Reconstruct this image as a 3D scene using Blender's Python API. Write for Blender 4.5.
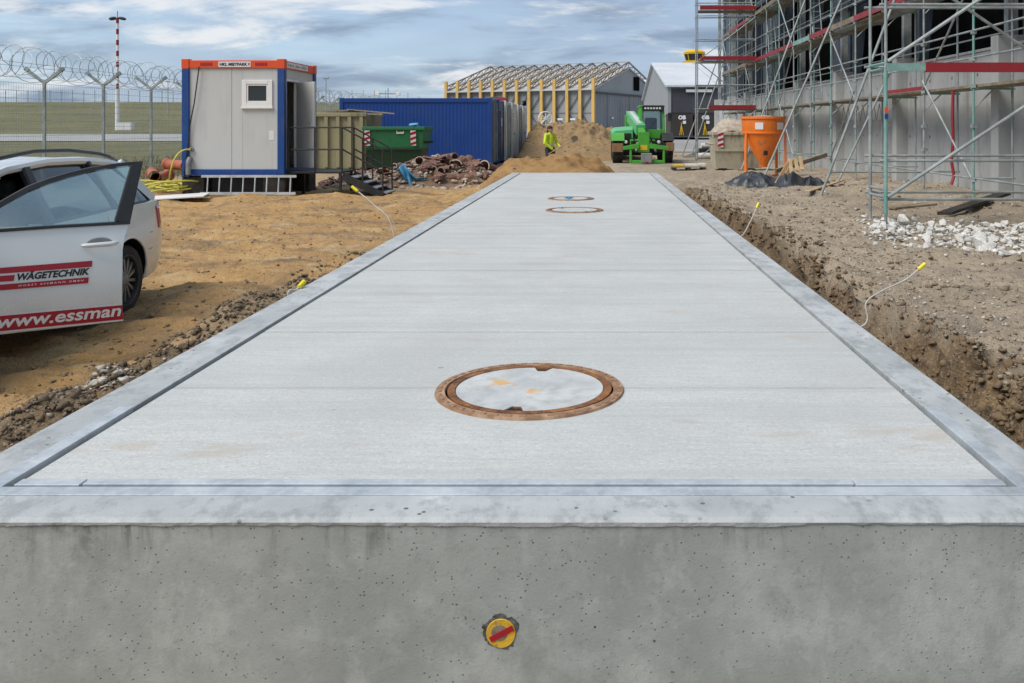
import bpy, bmesh, math, random
import numpy as np
from mathutils import Vector, Matrix, Euler
R = math.radians
random.seed(7); rng = np.random.default_rng(11)
for o in list(bpy.data.objects): bpy.data.objects.remove(o)
S = bpy.context.scene
C = S.collection

# ------------------------------------------------------------------ camera
# level camera with a shifted frame: the vanishing point sits at pixel (596,127), focal length 890 px
F, VX, VY, HC = 890.0, 596.0, 127.0, 1.57
cd = bpy.data.cameras.new('camera'); cam = bpy.data.objects.new('camera', cd); C.objects.link(cam)
cam.location = (0, 0, HC); cam.rotation_euler = (R(90), 0, 0)
cd.sensor_width = 36; cd.lens = F/1024*36
cd.shift_x = -(VX-512)/1024; cd.shift_y = -(341.5-VY)/1024
cd.clip_start = 0.05; cd.clip_end = 6000
S.camera = cam
def at(px, py, z=0.0):
    "pixel + known height -> ground point"
    Y = F*(HC-z)/(py-VY); return Vector(((px-VX)*Y/F, Y, z))
def atY(px, py, Y):
    return Vector(((px-VX)*Y/F, Y, HC-(py-VY)*Y/F))

# ------------------------------------------------------------------ world and sun
W = bpy.data.worlds.new('World'); S.world = W; W.use_nodes = True
nt = W.node_tree; nt.nodes.clear()
def wn(t, **k):
    n = nt.nodes.new(t)
    for a, b in k.items(): setattr(n, a, b)
    return n
SUN_EL, SUN_AZ = R(53), R(-123)      # azimuth from +Y, clockwise seen from above: soft light from the left, behind the camera
sky = wn('ShaderNodeTexSky', sky_type='NISHITA'); sky.sun_disc = False
sky.sun_elevation = SUN_EL; sky.sun_rotation = SUN_AZ; sky.altitude = 50
sky.air_density = 1.0; sky.dust_density = 0.15; sky.ozone_density = 2.0
tc = wn('ShaderNodeTexCoord'); sep = wn('ShaderNodeSeparateXYZ')
nt.links.new(tc.outputs['Generated'], sep.inputs[0])
def wm(op, a, b):
    n = wn('ShaderNodeMath', operation=op)
    for i, v in enumerate((a, b)):
        if isinstance(v, (int, float)): n.inputs[i].default_value = v
        else: nt.links.new(v, n.inputs[i])
    return n.outputs[0]
zz = wm('ADD', wm('MAXIMUM', sep.outputs['Z'], 0.0), 0.20)
cx = wm('DIVIDE', sep.outputs['X'], zz); cy = wm('DIVIDE', sep.outputs['Y'], zz)
comb = wn('ShaderNodeCombineXYZ'); nt.links.new(cx, comb.inputs[0]); nt.links.new(cy, comb.inputs[1])
def cloud(scale, det, rough, lo, hi, off):
    mp = wn('ShaderNodeMapping'); mp.inputs['Location'].default_value = off; mp.inputs['Scale'].default_value = (scale, scale*1.5, 1)
    nt.links.new(comb.outputs[0], mp.inputs[0])
    n = wn('ShaderNodeTexNoise'); n.inputs['Scale'].default_value = 1; n.inputs['Detail'].default_value = det
    n.inputs['Roughness'].default_value = rough; n.inputs['Distortion'].default_value = 0.35
    nt.links.new(mp.outputs[0], n.inputs['Vector'])
    r = wn('ShaderNodeMapRange', interpolation_type='SMOOTHSTEP'); r.inputs[1].default_value = lo; r.inputs[2].default_value = hi
    nt.links.new(n.outputs['Fac'], r.inputs[0]); return r.outputs[0]
veil = cloud(0.62, 5, 0.52, 0.22, 0.58, (3.1, 7.7, 0))
puff = cloud(1.25, 8, 0.60, 0.51, 0.64, (4.9, 2.2, 0)); shade = cloud(1.3, 7, 0.56, 0.45, 0.66, (8.3, 5.1, 0))
def wmix(f, a, b):
    m = wn('ShaderNodeMix', data_type='RGBA')
    nt.links.new(f, m.inputs[0])
    for i, v in ((6, a), (7, b)):
        if isinstance(v, tuple): m.inputs[i].default_value = v
        else: nt.links.new(v, m.inputs[i])
    return m.outputs[2]
CLOUD_GREY = (2.15, 2.75, 3.65, 1); CLOUD_WHITE = (4.9, 5.0, 5.1, 1); CLOUD_DARK = (1.35, 1.8, 2.5, 1)
veil8 = wm('ADD', wm('MULTIPLY', veil, 0.5), 0.42); puff8 = wm('MULTIPLY', puff, 0.85); shade8 = wm('MULTIPLY', shade, 0.85)
col = wmix(puff8, wmix(shade8, wmix(veil8, sky.outputs[0], CLOUD_GREY), CLOUD_DARK), CLOUD_WHITE)
bg = wn('ShaderNodeBackground'); bg.inputs['Strength'].default_value = 0.10
nt.links.new(col, bg.inputs['Color'])
ow = wn('ShaderNodeOutputWorld'); nt.links.new(bg.outputs[0], ow.inputs[0])

sd = bpy.data.lights.new('sun', 'SUN'); so = bpy.data.objects.new('sun', sd); C.objects.link(so)
sd.energy = 2.0; sd.angle = R(34); sd.color = (1.0, 0.94, 0.85)
sdir = Vector((math.sin(SUN_AZ)*math.cos(SUN_EL), math.cos(SUN_AZ)*math.cos(SUN_EL), math.sin(SUN_EL)))
so.rotation_euler = (-sdir).to_track_quat('-Z', 'Y').to_euler(); so.location = (-20, -10, 30)
S.view_settings.view_transform = 'Standard'; S.view_settings.look = 'None'
S.view_settings.gamma = 1; S.view_settings.exposure = 0.84; S.view_settings.use_curve_mapping = False
S.render.engine = 'CYCLES'

# ------------------------------------------------------------------ numpy noise
_lat = rng.random((256, 256))
def vnoise(x, y):
    xi = np.floor(x).astype(int); yi = np.floor(y).astype(int); xf = x-xi; yf = y-yi
    u = xf*xf*(3-2*xf); v = yf*yf*(3-2*yf)
    a = _lat[xi & 255, yi & 255]; b = _lat[(xi+1) & 255, yi & 255]; c = _lat[xi & 255, (yi+1) & 255]; d = _lat[(xi+1) & 255, (yi+1) & 255]
    return (a*(1-u)+b*u)*(1-v)+(c*(1-u)+d*u)*v - 0.5
def fbm(x, y, s, o=4, g=0.5):
    t = 0; a = 1.0
    for i in range(o):
        t = t + a*vnoise(x*s+17.3*i, y*s+41.7*i); s *= 2.03; a *= g
    return t
def sstep(a, b, x):
    t = np.clip((x-a)/(b-a), 0, 1); return t*t*(3-2*t)

# ------------------------------------------------------------------ materials
class NG:
    def __init__(s, name):
        s.m = bpy.data.materials.new(name); s.m.use_nodes = True; s.t = s.m.node_tree; s.t.nodes.clear()
        s.out = s.n('ShaderNodeOutputMaterial'); s.p = s.n('ShaderNodeBsdfPrincipled'); s.l(s.p.outputs[0], s.out.inputs[0])
        s.co = s.n('ShaderNodeTexCoord').outputs['Object']
    def n(s, t, **k):
        n = s.t.nodes.new(t)
        for a, b in k.items(): setattr(n, a, b)
        return n
    def l(s, a, b): s.t.links.new(a, b)
    def set(s, sock, v):
        if isinstance(v, (int, float)): sock.default_value = v
        elif isinstance(v, tuple): sock.default_value = v if len(v) == 4 or sock.type == 'VECTOR' else (*v, 1)
        else: s.l(v, sock)
    def noise(s, scale, det=4, rough=0.55, stretch=None, dist=0.0, vec=None):
        n = s.n('ShaderNodeTexNoise'); n.inputs['Scale'].default_value = scale; n.inputs['Detail'].default_value = det
        n.inputs['Roughness'].default_value = rough; n.inputs['Distortion'].default_value = dist
        v = vec or s.co
        if stretch:
            mp = s.n('ShaderNodeMapping'); mp.inputs['Scale'].default_value = stretch; s.l(v, mp.inputs[0]); v = mp.outputs[0]
        s.l(v, n.inputs['Vector']); return n.outputs['Fac']
    def voro(s, scale, feat='F1', stretch=None, rnd=1.0):
        n = s.n('ShaderNodeTexVoronoi', feature=feat); n.inputs['Scale'].default_value = scale; n.inputs['Randomness'].default_value = rnd
        v = s.co
        if stretch:
            mp = s.n('ShaderNodeMapping'); mp.inputs['Scale'].default_value = stretch; s.l(v, mp.inputs[0]); v = mp.outputs[0]
        s.l(v, n.inputs['Vector']); return n
    def rng(s, v, a, b, c=0.0, d=1.0, sm=True):
        r = s.n('ShaderNodeMapRange', interpolation_type='SMOOTHSTEP' if sm else 'LINEAR')
        s.l(v, r.inputs[0])
        for i, x in enumerate((a, b, c, d)): r.inputs[i+1].default_value = x
        return r.outputs[0]
    def mix(s, f, a, b):
        m = s.n('ShaderNodeMix', data_type='RGBA'); s.set(m.inputs[0], f); s.set(m.inputs[6], a); s.set(m.inputs[7], b); return m.outputs[2]
    def math(s, op, a, b=0.0):
        m = s.n('ShaderNodeMath', operation=op); s.set(m.inputs[0], a); s.set(m.inputs[1], b); return m.outputs[0]
    def sepz(s):
        n = s.n('ShaderNodeSeparateXYZ'); s.l(s.co, n.inputs[0]); return n.outputs
    def bump(s, h, strength=0.3, dist=0.01):
        b = s.n('ShaderNodeBump'); b.inputs['Strength'].default_value = strength; b.inputs['Distance'].default_value = dist
        s.l(h, b.inputs['Height']); s.l(b.outputs[0], s.p.inputs['Normal'])
    def fin(s, col, rough=0.6, metal=0.0, **k):
        s.set(s.p.inputs['Base Color'], col); s.set(s.p.inputs['Roughness'], rough); s.set(s.p.inputs['Metallic'], metal)
        for a, b in k.items(): s.set(s.p.inputs[a], b)
        return s.m
def sc(c, f): return tuple(x*f for x in c[:3])
def M2(name, c1, c2, scale=3, rough=0.6, metal=0.0, bump=0.0, bs=40, bd=0.004, lo=0.35, hi=0.7, det=5, stretch=None, **k):
    g = NG(name); f = g.rng(g.noise(scale, det, 0.6, stretch), lo, hi)
    if bump: g.bump(g.noise(bs, 4, 0.6), bump, bd)
    fine = g.rng(g.noise(scale*14, 3), 0.3, 0.75)
    colr = g.mix(fine, g.mix(f, c1, c2), g.mix(f, sc(c1, 0.86), sc(c2, 0.86)))
    return g.fin(colr, rough, metal, **k)
def paint(name, c, rough=0.38, dirt=(0.16, 0.13, 0.10), amt=0.35, scale=2.2, metal=0.0, **k):
    "paint with grime in blotches and streaks"
    g = NG(name); a = g.noise(scale, 6, 0.65); b = g.noise(scale*5, 4, 0.6, (1, 1, 0.15))
    f = g.rng(g.math('MULTIPLY', a, b), 0.22, 0.46, 0, amt)
    g.bump(g.noise(scale*9, 3), 0.06, 0.004)
    return g.fin(g.mix(f, c, dirt), g.rng(a, 0.3, 0.7, rough*0.85, min(1, rough*1.3)), metal, **k)
m = {}
# broomed concrete deck
g = NG('deck_concrete')
a = g.noise(1.3, 6, 0.6); broom = g.noise(55, 3, 0.6, (0.10, 1, 1)); b2 = g.noise(5, 5, 0.6, (0.35, 1, 1)); grain = g.noise(110, 3, 0.7)
c0 = g.mix(g.rng(a, 0.3, 0.72), (0.48, 0.495, 0.49), (0.57, 0.58, 0.57))
c0 = g.mix(g.rng(broom, 0.36, 0.68, 0, 0.45), c0, (0.40, 0.42, 0.42))
c0 = g.mix(g.rng(b2, 0.48, 0.72, 0, 0.5), c0, (0.43, 0.445, 0.44))
c0 = g.mix(g.rng(g.noise(90, 3, 0.7, (0.4, 1, 1)), 0.56, 0.72, 0, 0.45), c0, (0.31, 0.32, 0.315))
c0 = g.mix(g.rng(g.noise(130, 3, 0.7, (0.6, 1, 1)), 0.60, 0.74, 0, 0.5), c0, (0.74, 0.745, 0.73))
c0 = g.mix(g.rng(g.noise(0.8, 7, 0.68, (1.4, 0.8, 1)), 0.50, 0.68, 0, 0.4), c0, (0.40, 0.40, 0.385))
c0 = g.mix(g.rng(grain, 0.50, 0.66, 0, 0.6), c0, (0.33, 0.335, 0.325)); c0 = g.mix(g.rng(g.noise(75, 3, 0.7, (0.6, 1, 1)), 0.54, 0.70, 0, 0.5), c0, (0.72, 0.72, 0.70))
st = g.noise(2.3, 5, 0.6, (0.5, 1.2, 1)); st2 = g.noise(9, 4, 0.7, (0.45, 1, 1))
c0 = g.mix(g.math('MULTIPLY', g.rng(st, 0.55, 0.68), g.rng(st2, 0.42, 0.64, 0, 0.6)), c0, (0.42, 0.36, 0.285))
c0 = g.mix(g.rng(g.noise(7, 4, 0.6, (0.03, 1, 1)), 0.46, 0.66, 0, 0.42), c0, (0.38, 0.39, 0.385))
bs_ = g.voro(1.15, 'F1', (0.55, 1.0, 1.0)); bd_ = g.math('ADD', bs_.outputs['Distance'], g.math('MULTIPLY', g.math('SUBTRACT', g.noise(16, 5, 0.7, (0.5, 1, 1)), 0.5), 0.34))
c0 = g.mix(g.math('MULTIPLY', g.rng(bd_, 0.03, 0.14, 0.75, 0), g.rng(bs_.outputs['Color'], 0.45, 0.6)), c0, (0.36, 0.26, 0.16))
sp = g.voro(3.1, 'F1', (0.6, 1.0, 1.0))
c0 = g.mix(g.math('MULTIPLY', g.rng(g.math('ADD', sp.outputs['Distance'], g.math('MULTIPLY', g.math('SUBTRACT', g.noise(45, 3), 0.5), 0.16)), 0.02, 0.035, 0.85, 0), g.rng(sp.outputs['Color'], 0.35, 0.42)), c0, (0.11, 0.10, 0.09))
g.bump(g.math('ADD', g.math('MULTIPLY', broom, 0.7), g.math('MULTIPLY', grain, 0.5)), 0.55, 0.004)
oi = g.n('ShaderNodeObjectInfo'); c0 = g.mix(g.rng(oi.outputs['Random'], 0, 1, 0, 0.32, False), c0, (0.40, 0.41, 0.405))
m['deck'] = g.fin(c0, 0.82)
# kerb concrete, smoother, cool
g = NG('kerb_concrete'); a = g.noise(2.6, 6, 0.62); b = g.noise(11, 5, 0.7, (1, 0.6, 1)); gr = g.noise(160, 3)
c0 = g.mix(g.rng(a, 0.3, 0.7), (0.35, 0.37, 0.375), (0.47, 0.49, 0.495)); c0 = g.mix(g.rng(b, 0.46, 0.66, 0, 0.6), c0, (0.22, 0.24, 0.245))
c0 = g.mix(g.rng(g.noise(4.0, 5, 0.7), 0.58, 0.72, 0, 0.6), c0, (0.62, 0.635, 0.63))
pv = g.voro(24)
pm = g.math('MULTIPLY', g.rng(pv.outputs['Distance'], 0.12, 0.2, 1, 0), g.rng(g.noise(7, 2), 0.50, 0.62))
c0 = g.mix(pm, c0, (0.12, 0.12, 0.11))
g.bump(g.math('SUBTRACT', g.math('ADD', gr, g.math('MULTIPLY', b, 0.6)), g.math('MULTIPLY', pm, 1.5)), 0.4, 0.004)
m['kerb'] = g.fin(c0, 0.72)
# shuttered concrete face with air holes and run marks
g = NG('face_concrete'); xyz = g.sepz()
a = g.noise(1.7, 6, 0.6, (1, 1, 0.8)); cl = g.noise(7, 5, 0.65, (0.8, 1, 1)); gr = g.noise(120, 3, 0.6)
c0 = g.mix(g.rng(a, 0.3, 0.7), (0.27, 0.29, 0.275), (0.38, 0.40, 0.38)); c0 = g.mix(g.rng(cl, 0.45, 0.72, 0, 0.6), c0, (0.45, 0.475, 0.455))
c0 = g.mix(g.rng(g.noise(3.1, 5, 0.7), 0.52, 0.70, 0, 0.5), c0, (0.26, 0.27, 0.245))
run = g.noise(15, 5, 0.65, (1, 1, 0.10)); top = g.rng(g.math('ADD', xyz[2], g.math('MULTIPLY', g.noise(4, 4, 0.6, (1, 1, 0.2)), 0.30)), 0.49, 0.66)
c0 = g.mix(g.math('MULTIPLY', g.math('MULTIPLY', g.rng(run, 0.48, 0.66), g.rng(g.noise(1.1, 3), 0.40, 0.58)), g.math('MULTIPLY', top, 0.85)), c0, (0.11, 0.12, 0.105))
c0 = g.mix(g.math('MULTIPLY', g.rng(g.noise(21, 4, 0.6, (1, 1, 0.12)), 0.54, 0.7), g.math('MULTIPLY', top, 0.5)), c0, (0.40, 0.42, 0.40))
pv = g.voro(24); pv2 = g.voro(62); dens = g.rng(g.noise(2.4, 3), 0.40, 0.52); dens2 = g.rng(g.noise(3.4, 3), 0.38, 0.56)
pw = g.math('ADD', pv.outputs['Distance'], g.math('MULTIPLY', g.math('SUBTRACT', g.noise(120, 3), 0.5), 0.16))
sel = g.rng(pv.outputs['Color'], 0.52, 0.56)
pm = g.math('MULTIPLY', g.math('MULTIPLY', g.rng(pw, 0.06, 0.10, 1, 0), sel), dens)
pm2 = g.math('MULTIPLY', g.math('MULTIPLY', g.rng(pv2.outputs['Distance'], 0.11, 0.19, 1, 0), g.rng(pv2.outputs['Color'], 0.60, 0.66)), dens2)
pm = g.math('MAXIMUM', pm, g.math('MULTIPLY', pm2, 0.8))
c0 = g.mix(g.math('MULTIPLY', pm, 0.85), c0, (0.045, 0.045, 0.04))
g.bump(g.math('SUBTRACT', g.math('MULTIPLY', gr, 0.4), g.math('MULTIPLY', pm, 2.2)), 0.5, 0.004)
c0 = g.mix(g.rng(g.noise(5.5, 6, 0.72, (1, 1, 0.7)), 0.50, 0.66, 0, 0.5), c0, (0.48, 0.50, 0.47)); c0 = g.mix(g.rng(g.noise(30, 4, 0.7), 0.52, 0.7, 0, 0.4), c0, (0.23, 0.24, 0.22))
m['face'] = g.fin(c0, g.rng(a, 0.3, 0.7, 0.5, 0.68))
# building concrete
g = NG('wall_concrete'); a = g.noise(0.7, 6, 0.62); b = g.noise(3, 5, 0.65, (1, 1, 0.2))
c0 = g.mix(g.rng(a, 0.32, 0.7), (0.38, 0.39, 0.385), (0.48, 0.485, 0.475)); c0 = g.mix(g.rng(b, 0.50, 0.72, 0, 0.65), c0, (0.24, 0.25, 0.25))
tv = g.voro(0.75, 'F1', (1, 1, 1), 0.0); c0 = g.mix(g.rng(tv.outputs['Distance'], 0.025, 0.035, 0.8, 0), c0, (0.07, 0.07, 0.07))
c0 = g.mix(g.rng(g.noise(1.6, 6, 0.7, (1, 1, 0.5)), 0.52, 0.68, 0, 0.55), c0, (0.44, 0.455, 0.45))
g.bump(g.noise(30, 4), 0.3, 0.006); m['wall'] = g.fin(c0, 0.8)
g = NG('galvanised_steel'); a = g.noise(4, 5, 0.6); v = g.voro(60).outputs['Color']
c0 = g.mix(g.rng(a, 0.3, 0.7), (0.42, 0.46, 0.49), (0.58, 0.62, 0.645)); c0 = g.mix(g.rng(v, 0.2, 0.9, 0, 0.3), c0, (0.72, 0.75, 0.77))
m['galv'] = g.fin(c0, g.rng(a, 0.3, 0.7, 0.42, 0.65), 0.45)
m['tube'] = M2('scaffold_tube', (0.27, 0.30, 0.30), (0.42, 0.46, 0.46), 3, 0.55, 0.35, hi=0.65)
m['tubegreen'] = M2('scaffold_tube_green', (0.16, 0.36, 0.32), (0.34, 0.48, 0.44), 2.2, 0.55, 0.2)
g = NG('rusty_iron'); a = g.noise(9, 6, 0.7); b = g.noise(45, 4, 0.7)
c0 = g.mix(g.rng(a, 0.35, 0.65), (0.10, 0.040, 0.018), (0.30, 0.125, 0.042)); c0 = g.mix(g.rng(b, 0.5, 0.72, 0, 0.6), c0, (0.42, 0.23, 0.11))
g.bump(b, 0.5, 0.004); m['rust'] = g.fin(c0, 0.8, 0.2)
m['rustpale'] = M2('rusty_iron_pale', (0.24, 0.13, 0.07), (0.46, 0.30, 0.19), 14, 0.85, bump=0.4)
g = NG('cover_concrete'); a = g.noise(4.5, 5, 0.6); ys = g.noise(7, 4, 0.6)
c0 = g.mix(g.rng(a, 0.3, 0.7), (0.38, 0.40, 0.405), (0.54, 0.555, 0.55)); c0 = g.mix(g.rng(g.noise(14, 5, 0.65), 0.48, 0.70, 0, 0.55), c0, (0.32, 0.31, 0.29))
x = g.sepz(); blob = g.math('ADD', g.math('POWER', g.math('MULTIPLY', g.math('ADD', x[0], 0.10), 5.5), 2.0), g.math('POWER', g.math('MULTIPLY', g.math('SUBTRACT', x[1], 0.0), 7.0), 2.0))
c0 = g.mix(g.math('MULTIPLY', g.rng(blob, 0.3, 1.1, 1, 0), g.rng(ys, 0.54, 0.62, 0, 0.8)), c0, (0.62, 0.34, 0.08))
g.bump(g.noise(60, 4), 0.3, 0.004); m['cover'] = g.fin(c0, 0.7)
m['black'] = M2('black_steel', (0.012, 0.012, 0.013), (0.03, 0.03, 0.03), 4, 0.55)
m['voidshade'] = M2('interior_shade_black', (0.003, 0.0032, 0.0036), (0.006, 0.006, 0.0066), 2, 1.0, **{'Specular IOR Level': 0.05})  # near-black colour stands in for shade inside bays and openings
m['navysteel'] = paint('primed_steel', (0.055, 0.075, 0.11), 0.5)
m['orange'] = paint('orange_paint', (0.72, 0.085, 0.014), 0.4, amt=0.3)
m['orange2'] = paint('hopper_orange', (0.85, 0.20, 0.018), 0.42, (0.25, 0.16, 0.10), 0.75, 2.0)
m['contblue'] = paint('container_blue', (0.003, 0.046, 0.235), 0.45, (0.015, 0.05, 0.16), 0.45, 1.0)
m['contshade'] = paint('container_blue_shaded', (0.02, 0.04, 0.11), 0.45, amt=0.3)  # shade on the blue containers' end faces, put into a darker blue
m['contwhite'] = paint('container_white', (0.66, 0.66, 0.64), 0.45, (0.36, 0.31, 0.25), 0.5, 1.4)
m['cabgrey'] = paint('cabin_panel_grey', (0.53, 0.55, 0.545), 0.45, (0.36, 0.34, 0.30), 0.28, 0.9)
m['cabblue'] = paint('cabin_frame_blue', (0.004, 0.055, 0.24), 0.4, amt=0.25)
m['white'] = paint('white_plastic', (0.78, 0.78, 0.77), 0.35, (0.4, 0.38, 0.34), 0.2)
m['olive'] = paint('olive_beige_steel', (0.30, 0.275, 0.16), 0.6, (0.14, 0.11, 0.07), 0.7, 1.6)
m['cream'] = paint('cream_steel', (0.42, 0.39, 0.29), 0.6, (0.15, 0.11, 0.07), 0.8, 1.8)
m['skipgreen'] = paint('skip_green', (0.018, 0.16, 0.055), 0.5, (0.03, 0.05, 0.025), 0.6, 1.5)
m['skipdark'] = paint('skip_dark_green', (0.008, 0.045, 0.018), 0.6, (0.03, 0.03, 0.02), 0.7, 1.5)
m['tele'] = paint('machine_green', (0.065, 0.36, 0.035), 0.38, (0.13, 0.12, 0.07), 0.75, 3.5)
m['telelit'] = paint('machine_green_lit', (0.11, 0.44, 0.19), 0.35, (0.2, 0.2, 0.12), 0.6, 3.5)  # paler copy of the machine green: highlights put into the colour
m['red'] = paint('red_paint', (0.27, 0.014, 0.022), 0.5, (0.12, 0.05, 0.04), 0.5)
m['redsign'] = paint('red_vinyl', (0.36, 0.008, 0.022), 0.35, amt=0.08)
m['ink'] = M2('black_vinyl', (0.012, 0.012, 0.014), (0.018, 0.018, 0.02), 5, 0.4)
m['whitevinyl'] = M2('white_vinyl', (0.74, 0.74, 0.74), (0.78, 0.78, 0.78), 5, 0.4)
m['yellow'] = paint('yellow_paint', (0.72, 0.46, 0.01), 0.45, amt=0.3)
m['yellowcol'] = paint('yellow_column_paint', (0.68, 0.43, 0.12), 0.6, (0.3, 0.2, 0.08), 0.5, 0.4)
m['yellowtip'] = M2('yellow_cap', (0.80, 0.68, 0.01), (0.85, 0.75, 0.05), 5, 0.45)
m['hose'] = M2('yellow_hose', (0.55, 0.50, 0.05), (0.68, 0.62, 0.14), 6, 0.5)
m['cable'] = M2('grey_conduit', (0.52, 0.50, 0.46), (0.62, 0.60, 0.56), 6, 0.5)
m['rubber'] = M2('tyre_rubber', (0.016, 0.016, 0.016), (0.05, 0.045, 0.04), 7, 0.85, bump=0.3, bs=90)
m['alloy'] = M2('alloy_wheel', (0.20, 0.205, 0.21), (0.30, 0.305, 0.31), 6, 0.38, 0.5)
g = NG('car_silver_white'); fl = g.noise(900, 1); dz = g.sepz()[2]
dm = g.math('MULTIPLY', g.rng(dz, 0.65, 0.18), g.rng(g.noise(6, 5, 0.7), 0.35, 0.7, 0.1, 0.65))
c0 = g.mix(dm, g.mix(fl, (0.68, 0.715, 0.71), (0.76, 0.79, 0.785)), (0.34, 0.29, 0.22))
m['car'] = g.fin(c0, g.math('ADD', g.math('MULTIPLY', dm, 0.5), 0.24), 0.15, **{'Coat Weight': 0.6, 'Coat Roughness': 0.05})
m['trim'] = M2('black_car_trim', (0.012, 0.012, 0.013), (0.022, 0.022, 0.023), 8, 0.38)
m['seat'] = M2('seat_fabric', (0.02, 0.02, 0.022), (0.04, 0.04, 0.042), 20, 0.85)
g = NG('tail_light'); m['tail'] = g.fin((0.42, 0.008, 0.012), 0.12, 0, **{'Coat Weight': 1.0})
def glass(name, tint, trans):
    g = NG(name); tr = g.n('ShaderNodeBsdfTransparent'); tr.inputs[0].default_value = (*tint, 1)
    gl = g.n('ShaderNodeBsdfGlossy'); gl.inputs['Roughness'].default_value = 0.03; gl.inputs[0].default_value = (0.9, 0.95, 0.95, 1)
    fr = g.n('ShaderNodeFresnel'); fr.inputs[0].default_value = 1.5
    f = g.math('ADD', fr.outputs[0], trans); mx = g.n('ShaderNodeMixShader'); g.l(f, mx.inputs[0]); g.l(tr.outputs[0], mx.inputs[1]); g.l(gl.outputs[0], mx.inputs[2])
    g.l(mx.outputs[0], g.out.inputs[0]); return g.m
m['glass'] = glass('car_door_glass', (0.84, 0.97, 0.94), 0.20)
m['darkglass'] = glass('tinted_glass', (0.22, 0.27, 0.28), 0.10)
m['cabglass'] = glass('machine_cab_glass', (0.62, 0.75, 0.74), 0.10)
g = NG('window_glass_dark'); m['winglass'] = g.fin((0.02, 0.024, 0.027), 0.06)
m['timber'] = M2('raw_timber', (0.44, 0.30, 0.16), (0.56, 0.41, 0.25), 5, 0.75, bump=0.2, stretch=(1, 1, 1))
m['oldtimber'] = M2('grey_scaffold_board', (0.17, 0.135, 0.09), (0.30, 0.25, 0.18), 4, 0.85, bump=0.3)
m['darktimber'] = M2('dark_wet_timber', (0.022, 0.018, 0.014), (0.05, 0.04, 0.032), 5, 0.8, bump=0.3)
m['brownblock'] = M2('brown_timber_block', (0.22, 0.12, 0.06), (0.30, 0.17, 0.09), 5, 0.8)
m['rubble'] = M2('broken_concrete', (0.50, 0.48, 0.44), (0.76, 0.75, 0.72), 6, 0.9, bump=0.4, bs=35, bd=0.01)
m['redrubble'] = M2('broken_clay', (0.13, 0.062, 0.042), (0.24, 0.135, 0.10), 4, 0.88, bump=0.4, bs=30, bd=0.01, lo=0.42, hi=0.62)
m['palerubble'] = M2('mortar_pieces', (0.34, 0.27, 0.21), (0.50, 0.44, 0.37), 6, 0.9, bump=0.4)
m['clay'] = M2('terracotta_pipe', (0.34, 0.085, 0.035), (0.44, 0.13, 0.06), 4, 0.5)
m['bluesheet'] = M2('blue_plastic_sheet', (0.05, 0.26, 0.46), (0.13, 0.40, 0.60), 3, 0.4)
g = NG('black_plastic_sheet'); a = g.noise(6, 4); g.bump(a, 0.6, 0.03); m['tarp'] = g.fin(g.mix(g.rng(g.noise(3, 4), 0.45, 0.75, 0, 0.5), (0.024, 0.029, 0.036), (0.12, 0.12, 0.115)), 0.42)
m['hangargrey'] = paint('hangar_cladding', (0.30, 0.315, 0.33), 0.6, (0.2, 0.2, 0.2), 0.3, 0.15)
m['hangardoor'] = paint('hangar_door', (0.24, 0.25, 0.265), 0.6, (0.15, 0.15, 0.16), 0.4, 0.15)
m['hangarroof'] = paint('hangar_roof', (0.46, 0.45, 0.43), 0.7, (0.2, 0.18, 0.16), 0.5, 0.1)
m['truss'] = M2('weathered_truss', (0.22, 0.175, 0.13), (0.40, 0.35, 0.29), 0.3, 0.7)
m['hallwhite'] = M2('hall_membrane', (0.55, 0.58, 0.61), (0.64, 0.66, 0.68), 0.2, 0.5)
m['halldark'] = M2('hall_wall_grey', (0.055, 0.058, 0.068), (0.075, 0.078, 0.088), 0.3, 0.6)
m['truckbrown'] = M2('dark_brown_box', (0.028, 0.022, 0.019), (0.042, 0.034, 0.03), 0.6, 0.6)
m['lamp'] = M2('lamp_housing', (0.04, 0.04, 0.045), (0.06, 0.06, 0.065), 5, 0.5)
m['hivis'] = M2('hi_vis_fabric', (0.52, 0.68, 0.02), (0.62, 0.78, 0.05), 8, 0.7)
m['hivis_orange'] = M2('reflective_tape', (0.55, 0.57, 0.58), (0.62, 0.64, 0.65), 8, 0.4)
m['trouser'] = M2('dark_work_trousers', (0.022, 0.025, 0.03), (0.04, 0.043, 0.05), 8, 0.85)
m['skin'] = M2('skin', (0.42, 0.23, 0.15), (0.48, 0.27, 0.18), 12, 0.55)
m['hair'] = M2('dark_knit_cap', (0.014, 0.013, 0.013), (0.025, 0.024, 0.023), 30, 0.9)
m['grey'] = M2('grey_plastic', (0.22, 0.23, 0.24), (0.28, 0.29, 0.30), 6, 0.5)
m['asphalt'] = M2('pale_road', (0.30, 0.30, 0.295), (0.36, 0.36, 0.35), 0.3, 0.85)
m['stone'] = M2('earth_stones', (0.19, 0.145, 0.10), (0.33, 0.275, 0.21), 3, 0.9, bump=0.3)
m['palestone'] = M2('pale_stones', (0.40, 0.37, 0.32), (0.56, 0.53, 0.48), 4, 0.9, bump=0.3)
m['capyellow'] = M2('cap_yellow', (0.30, 0.19, 0.05), (0.70, 0.42, 0.03), 45, 0.55, bump=0.5, bs=200, lo=0.3, hi=0.5)
m['capgrey'] = M2('cap_worn_centre', (0.17, 0.13, 0.115), (0.30, 0.22, 0.16), 40, 0.7)
m['roughedge'] = M2('chipped_concrete', (0.05, 0.052, 0.048), (0.17, 0.175, 0.165), 45, 0.9, bump=0.8, bs=110, bd=0.008)
m['grass'] = M2('dry_grass', (0.11, 0.11, 0.045), (0.20, 0.175, 0.085), 2, 0.9)
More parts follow.
